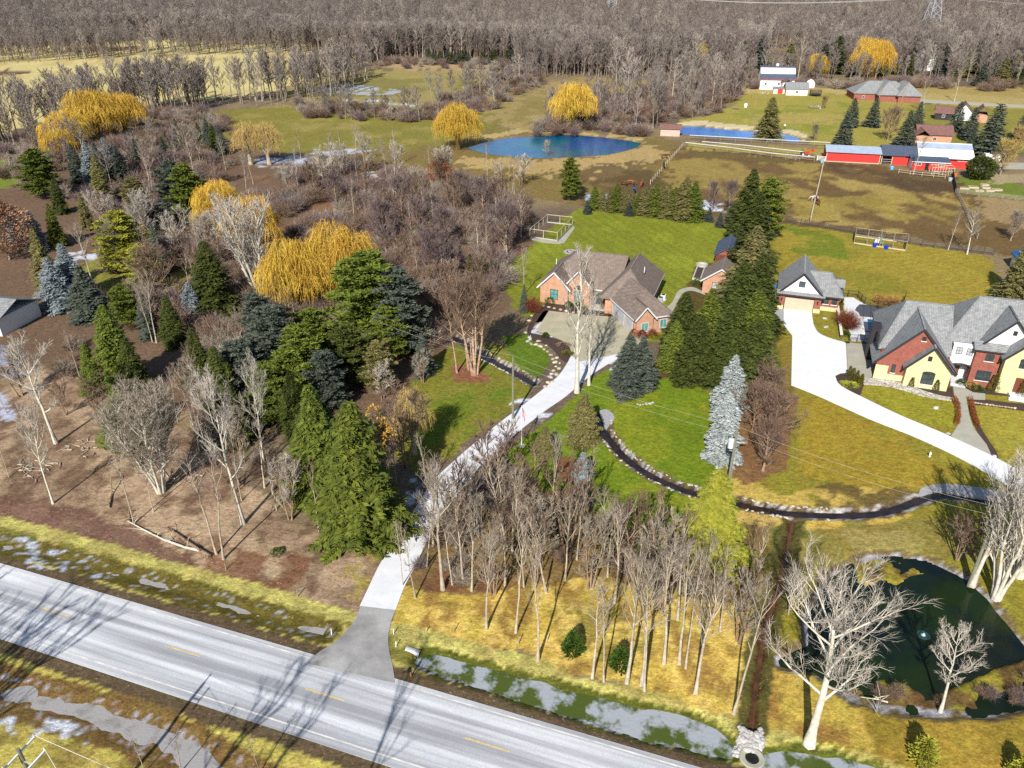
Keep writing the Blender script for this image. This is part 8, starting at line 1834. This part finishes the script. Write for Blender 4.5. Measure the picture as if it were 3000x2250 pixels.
# ---- tractor
b = P(2357,457); o = empty('tractor', (b.x,b.y,0), R(-8), 'orange tractor with front loader parked beside the white-railed lane', 'tractor')
OR = mat('orange_paint', C(240,84,30), .5); 
m_ = MB(); m_.box(-.3,1.4,-.4,.4,.7,1.35); m_.box(-1.0,-.3,-.5,.5,.8,1.1); m_.box(-1.0,-.6,-.8,.8,1.05,1.2); m_.build('body', OR, o)
m_ = MB(); m_.bar((.2,.5,1.3),(1.6,.55,2.0),.14); m_.bar((.2,-.5,1.3),(1.6,-.55,2.0),.14); m_.bar((1.6,.55,2.0),(2.3,.55,1.7),.12); m_.bar((1.6,-.55,2.0),(2.3,-.55,1.7),.12); m_.box(2.2,2.8,-.8,.8,1.5,2.1); m_.build('loader', OR, o)
for x,r_ in ((-.7,.65),(1.1,.42)):
    for s in (-1,1):
        m_ = MB(); m_.tube([(x,s*.55,r_),(x,s*.85,r_)],r_,16); w_ = m_.build('wheel', M['black'], o); m_ = MB(); m_.tube([(x,s*.84,r_),(x,s*.87,r_)],r_*.5,12); m_.build('rim', M['white'], w_)
m_ = MB(); m_.box(-.6,-.2,-.3,.3,1.1,1.25); m_.box(-.7,-.6,-.3,.3,1.2,1.7); m_.build('seat', M['black'], o); m_ = MB(); m_.bar((-.9,-.5,1.1),(-.9,-.5,2.3),.07); m_.bar((-.9,.5,1.1),(-.9,.5,2.3),.07); m_.bar((-.9,-.5,2.3),(-.9,.5,2.3),.07); m_.build('roll_bar', M['black'], o)
# trailers
def trailer(x, y, deg, l, label):
    b = P(x,y); o = empty('trailer', (b.x,b.y,0), R(deg), label, 'trailer'); m_ = MB(); m_.prism([(0,0),(l,0),(l,2.2),(0,2.2)],.5,2.7); m_.prism([(l,.0),(l+.7,1.1),(l,2.2)],.5,2.69); m_.build('body', M['white'], o)
    m_ = MB(); m_.box(-.03,l+.03,-.03,2.23,2.7,2.78); m_.build('roof', M['white_metal'], o)
    for s in (0,2.2): m_ = MB(); m_.tube([(l*.45,s-.12,.36),(l*.45,s+.12,.36)],.36,14); w_ = m_.build('wheel', M['black'], o); m_ = MB(); m_.tube([(l*.45,s-.14,.36),(l*.45,s-.12,.36)],.2,12); m_.build('rim', M['galv'], w_)
    m_ = MB(); m_.bar((l+.5,1.1,.5),(l+1.6,1.1,.5),.1); m_.build('hitch', M['black'], o); return o
trailer(2882,477,-8,4.6,'white enclosed trailer parked behind the round evergreen bush'); t_ = trailer(2835,458,-10,2.2,'small white camper parked against the barn end')
window(t_,'S',0,1.1,1.3,.9,.6,M['black'],M['glass'],0,0)
# trampoline, hot tub, misc on the far lawn
b = P(2388,281); o = empty('trampoline', (b.x,b.y,0), R(-8), 'black netted trampoline on the far lawn', 'trampoline')
m_ = MB(); m_.lathe(0,0,[(2.6,.75),(2.7,.8),(2.7,.9),(.05,.92)],20); m_.build('mat', M['black'], o)
m_ = MB(); 
for k in range(8): a = k*math.pi/4; m_.bar((2.7*math.cos(a),2.7*math.sin(a),0),(2.7*math.cos(a),2.7*math.sin(a),2.9),.08)
for k in range(40): a = k*math.pi/20; m_.bar((2.7*math.cos(a),2.7*math.sin(a),.9),(2.7*math.cos(a),2.7*math.sin(a),2.8),.05)
for z in (1.2,1.6,2.0,2.4,2.8):
    for k in range(16): a = k*math.pi/8; a2 = a+math.pi/8; m_.bar((2.7*math.cos(a),2.7*math.sin(a),z),(2.7*math.cos(a2),2.7*math.sin(a2),z),.06)
m_.build('net_frame', M['black'], o)
b = P(2386,316); o = empty('wooden_platform', (b.x,b.y,0), R(-6), 'flat grey wooden platform lying on the far lawn', 'platform'); m_ = MB(); 
for k in range(8): m_.box(-2.4,2.4,-1.6+k*.4,-1.23+k*.4,.3,.42)
m_.build('deck', M['wood_grey'], o); m_ = MB(); m_.box(-2.3,-2.1,-1.5,1.5,0,.3); m_.box(2.1,2.3,-1.5,1.5,0,.3); m_.build('bearer', M['wood_dark'], o)
rocks([(2397,312),(2404,314),(2410,315),(2402,318)], RK, .5,.8, 'white rock in the heap at the far platform', 'white rocks by the platform', 44)
rocks([(2228,272),(2234,273),(2241,272),(2250,275)], RK, .4,.7, 'pale rock before the white barn', 'pale rocks before the white barn', 45)
b = P(2184,315); o = empty('white_barrel', (b.x,b.y,0), 0, 'white barrel standing on the far lawn near the pond wood', 'barrel'); m_ = MB(); m_.lathe(0,0,[(.6,0),(.75,.6),(.75,1.2),(.6,1.8),(.1,1.85)],12); m_.build('body', M['white'], o)
b = P(2298,378); o = empty('white_post_light', (b.x,b.y,0), 0, 'small white marker with round head on the pond beach', 'marker'); m_ = MB(); m_.tube([(0,0,0),(0,0,1.0)],.08,6); m_.build('post', M['wood_dark'], o); m_ = MB(); m_.lathe(0,0,[(.05,.9),(.35,1.1),(.42,1.4),(.3,1.7),(.05,1.8)],10); m_.build('head', M['white'], o)
b = P(2145,320); o = empty('dock', (b.x,b.y,0), R(-8), 'small grey dock at the wood edge of the far lawn', 'dock'); m_ = MB(); m_.box(0,3.4,0,2.4,.35,.5); m_.box(.1,.25,.1,.25,-.2,.35); m_.box(3.1,3.25,.1,.25,-.2,.35); m_.build('deck', M['wood_grey'], o)
# pen timber and coops before the barn
b = P(2728,512); o = empty('animal_pen', (b.x,b.y,0), R(-14), 'open timber frame pen with shelves in front of the large barn', 'pen')
m_ = MB()
for x in (0,1.5,3,4.5,6): m_.box(x-.07,x+.07,-.07,.07,0,2.2); m_.box(x-.07,x+.07,3.0,3.14,0,2.4)
m_.bar((0,0,2.2),(6,0,2.2),.14); m_.bar((0,3.07,2.4),(6,3.07,2.4),.14); m_.bar((0,0,1.2),(6,0,1.2),.1); m_.bar((0,0,2.2),(0,3.07,2.4),.12); m_.bar((6,0,2.2),(6,3.07,2.4),.12); m_.build('frame', M['wood_tan'], o)
m_ = MB(); m_.box(.1,1.9,-.9,-.2,.5,.6); m_.box(.1,1.9,-.9,-.2,1.0,1.1); m_.box(.1,.2,-.9,-.2,0,1.1); m_.box(1.8,1.9,-.9,-.2,0,1.1); m_.build('shelf', M['wood_tan'], o)
# raised beds
for k,(x,y,l,w_) in enumerate([(2812,555,2.4,1.2),(2838,552,2.6,1.4),(2858,562,2.2,1.2),(2878,553,2.2,1.4),(2890,562,2.2,1.2),(2912,560,2.4,1.4),(2878,545,2.0,1.2)]):
    b = P(x,y); o = empty('raised_bed', (b.x,b.y,0), R(-14+k*3), 'pale timber raised bed in the vegetable garden, '+['far left','second from the left','third from the left, lower','upper of the stacked two','fifth from the left, lower','far right','topmost of all'][k], 'raised bed', 'raised garden beds')
    m_ = MB(); m_.box(0,l,0,.15,0,.45); m_.box(0,l,w_-.15,w_,0,.45); m_.box(0,.15,.15,w_-.15,0,.449); m_.box(l-.15,l,.15,w_-.15,0,.449); m_.build('frame', M['wood_tan'], o); m_ = MB(); m_.box(.15,l-.15,.15,w_-.15,0,.36); m_.build('soil', M['mulch'], o)
for x,y,c,l in [(2408,477,(.25,.5,.65),'light blue water tub at the paddock gate'),(2612,496,(.15,.5,.75),'blue bucket before the middle barn'),(2783,530,(.4,.5,.6),'grey water trough at the right paddock corner'),(2797,518,(.75,.15,.03),'orange bucket by the garden fence corner'),(2880,518,(.05,.5,.55),'turquoise tub on the lawn beside the yew')]:
    b = P(x,y); o = empty('water_tub', (b.x,b.y,0), 0, l, 'tub'); m_ = MB(); m_.lathe(0,0,[(.45,0),(.6,.8),(.63,.8),(.63,.85),(.5,.85),(.4,.2)],12); m_.build('body', mat('tub_plastic', c, .5), o)
# signs / stakes near the drive mouth
for x,y,h,c,l in [(971,1858,.7,'white','small white marker post left of the drive mouth'),(1248,1852,.6,'wood_tan','wooden stake in the straw right of the drive'),(1153,1858,.7,'white','thin white reflector stake at the right edge of the apron'),(1160,1895,.7,'white','second white reflector stake near the mailbox'),(1330,1852,.9,'wood_grey','thin grey stake in the straw'),(1519,1888,1.0,'wood_grey','grey stake standing by the verge line'),(1602,1880,.8,'wood_tan','short tan stake behind the verge line'),(662,1670,.9,'wood_grey','leaning stake at the edge of the left wood'),(872,1748,1.0,'wood_grey','slender stake above the left ditch'),(2042,1940,.2,'wood_grey','')][:-1]:
    b = P(x,y); o = empty('marker_stake', (b.x,b.y,0), 0, l, 'stake'); m_ = MB(); m_.bar((0,0,-.05),(.05,0,h),.07); m_.build('post', M[c], o)
# fallen logs, stacked wood, lawn ornament, fountain
def log(pts, r, label, m='bark_pale'):
    q = [P(*p[:2]) for p in pts]; o = empty('fallen_log', (q[0].x,q[0].y,0), 0, label, 'log'); m_ = MB(); n = len(q)
    P_ = [(a.x-q[0].x,a.y-q[0].y,r+.05+(pts[i][2] if len(pts[i]) > 2 else 0)) for i,a in enumerate(q)]
    m_.tube(P_, [r*(1-.7*i/(n-1)) for i in range(n)], 7); m_.build('trunk', M[m], o)
    rr = random.Random(int(pts[0][0])); b_ = MB()
    for k in range(10):
        i = rr.randrange(n-1); t = rr.random(); a = Vector(P_[i])*(1-t)+Vector(P_[i+1])*t; e = a+Vector((rr.gauss(0,1),rr.gauss(0,1),rr.uniform(.1,.9))); b_.tube([a,(a+e)/2+Vector((0,0,.1)),e],[.04,.03,.01],4)
    b_.build('branch', M[m], o)
log([(590,1618),(545,1608),(480,1585),(420,1555),(375,1530)],.16,'long pale fallen trunk lying before the slender tree pair'); log([(615,1635),(560,1600),(520,1570),(485,1548)],.22,'thicker brown fallen log beside the pale one','bark_brown')
log([(380,1530),(378,1515),(382,1505,.5)],.12,'short crooked fallen branch at the left end of the long trunk','bark_brown'); log([(320,1490),(328,1450),(332,1420,1.2)],.12,'broken leaning stump in the leaf litter','bark_brown'); log([(2600,2060),(2570,2052),(2520,2045)],.08,'thin pale branch lying on the near pond bank')
log([(690,290),(720,285),(755,275,2)],.3,'fallen tree at the meadow corner of the field tree line','bark_brown')
for k,(cx,cy,n,lab,gr) in enumerate([(100,1375,26,'broken branch in the brushy heap on the left slope','branches heaped on the left slope'),(235,1310,18,'cut branch in the heap beside the white-barked tree','branches heaped by the white-barked tree'),(555,1400,16,'broken branch in the heap right of the many-stemmed tree','branches heaped right of the many-stemmed tree')]):
    rr = random.Random(k)
    for j in range(n):
        b = P(cx+rr.gauss(0,32),cy+rr.gauss(0,12)); o = bpy.data.objects.new('cut_branch', None); COL.objects.link(o); o.location = (b.x,b.y,0); o.rotation_euler = (0,0,rr.uniform(0,6.28)); tag(o,lab,'branch',gr)
        m_ = MB(); l = rr.uniform(.6,1.8); m_.tube([(0,0,.08),(l/2,.1,.16),(l,0,.1)],[.07,.05,.02],5); m_.build('stick', M['bark_grey'], o)
fr = P(2708,1852); o = empty('pond_fountain', (fr.x,fr.y,-.4), 0, 'small bubbling fountain head in the middle of the dark pond', 'fountain'); m_ = MB(); m_.lathe(0,0,[(.25,0),(.18,.1),(.08,.22),(.03,.3)],14); m_.build('water_jet', mat('pale_foam', (.30,.42,.40), .4), o); m_ = MB(); m_.lathe(0,0,[(.6,.02),(.5,.04),(.45,.05)],18); m_.build('ripple', mat('ripple_water', (.03,.06,.06), .1), o)
b = P(2723,1338); o = empty('garden_ornament', (b.x,b.y,0), 0, 'tiny white garden ornament on the lawn below the drive', 'ornament'); m_ = MB(); m_.lathe(0,0,[(.12,0),(.08,.2),(.16,.4),(.10,.6),(.03,.75)],10); m_.build('figure', M['white'], o)
for x,y,l in ((2385,985,'small dark drain cover on the white drive'),(2332,1032,'dark stain-like drain cover on the drive near its left edge')): 
    pass
b = P(2482,1004); o = empty('manhole_cover', (b.x,b.y,.064), 0, 'round dark manhole cover at the edge of the parking pad', 'manhole cover'); m_ = MB(); m_.lathe(0,0,[(.42,0),(.42,.02),(.02,.025)],18); m_.build('lid', M['dark'], o)
b = P(2272,870); o = empty('blue_bin', (b.x,b.y,0), R(-19), 'blue wheeled bin against the left wall of the detached garage', 'bin'); m_ = MB(); m_.box(-.3,.3,-.35,.35,.1,1.0); m_.build('body', mat('bright_blue_plastic', (.02,.16,.65), .4), o); m_ = MB(); m_.box(-.33,.33,-.38,.38,1.0,1.07); m_.build('lid', M['galv'], o)
b = P(2271,845); o = empty('blue_kayak', (b.x,b.y,0), R(70), 'blue boat stored along the left wall of the detached garage', 'boat'); m_ = MB(); m_.tube([(-2.2,0,.35),(-1.4,0,.3),(0,0,.28),(1.4,0,.3),(2.2,0,.35)],[.03,.3,.38,.3,.03],10); m_.build('hull', mat('boat_blue', (.03,.2,.7), .4), o)
b = P(2590,950); 
for k,(x,y) in enumerate([(2532,966),(2540,972),(2527,975)]): rocks([(x,y)], RT, .4,.6, 'tan pool-side boulder, %s of three' % ['leftmost','right','lowest'][k], None, 60+k, name='boulder', cat='boulder')
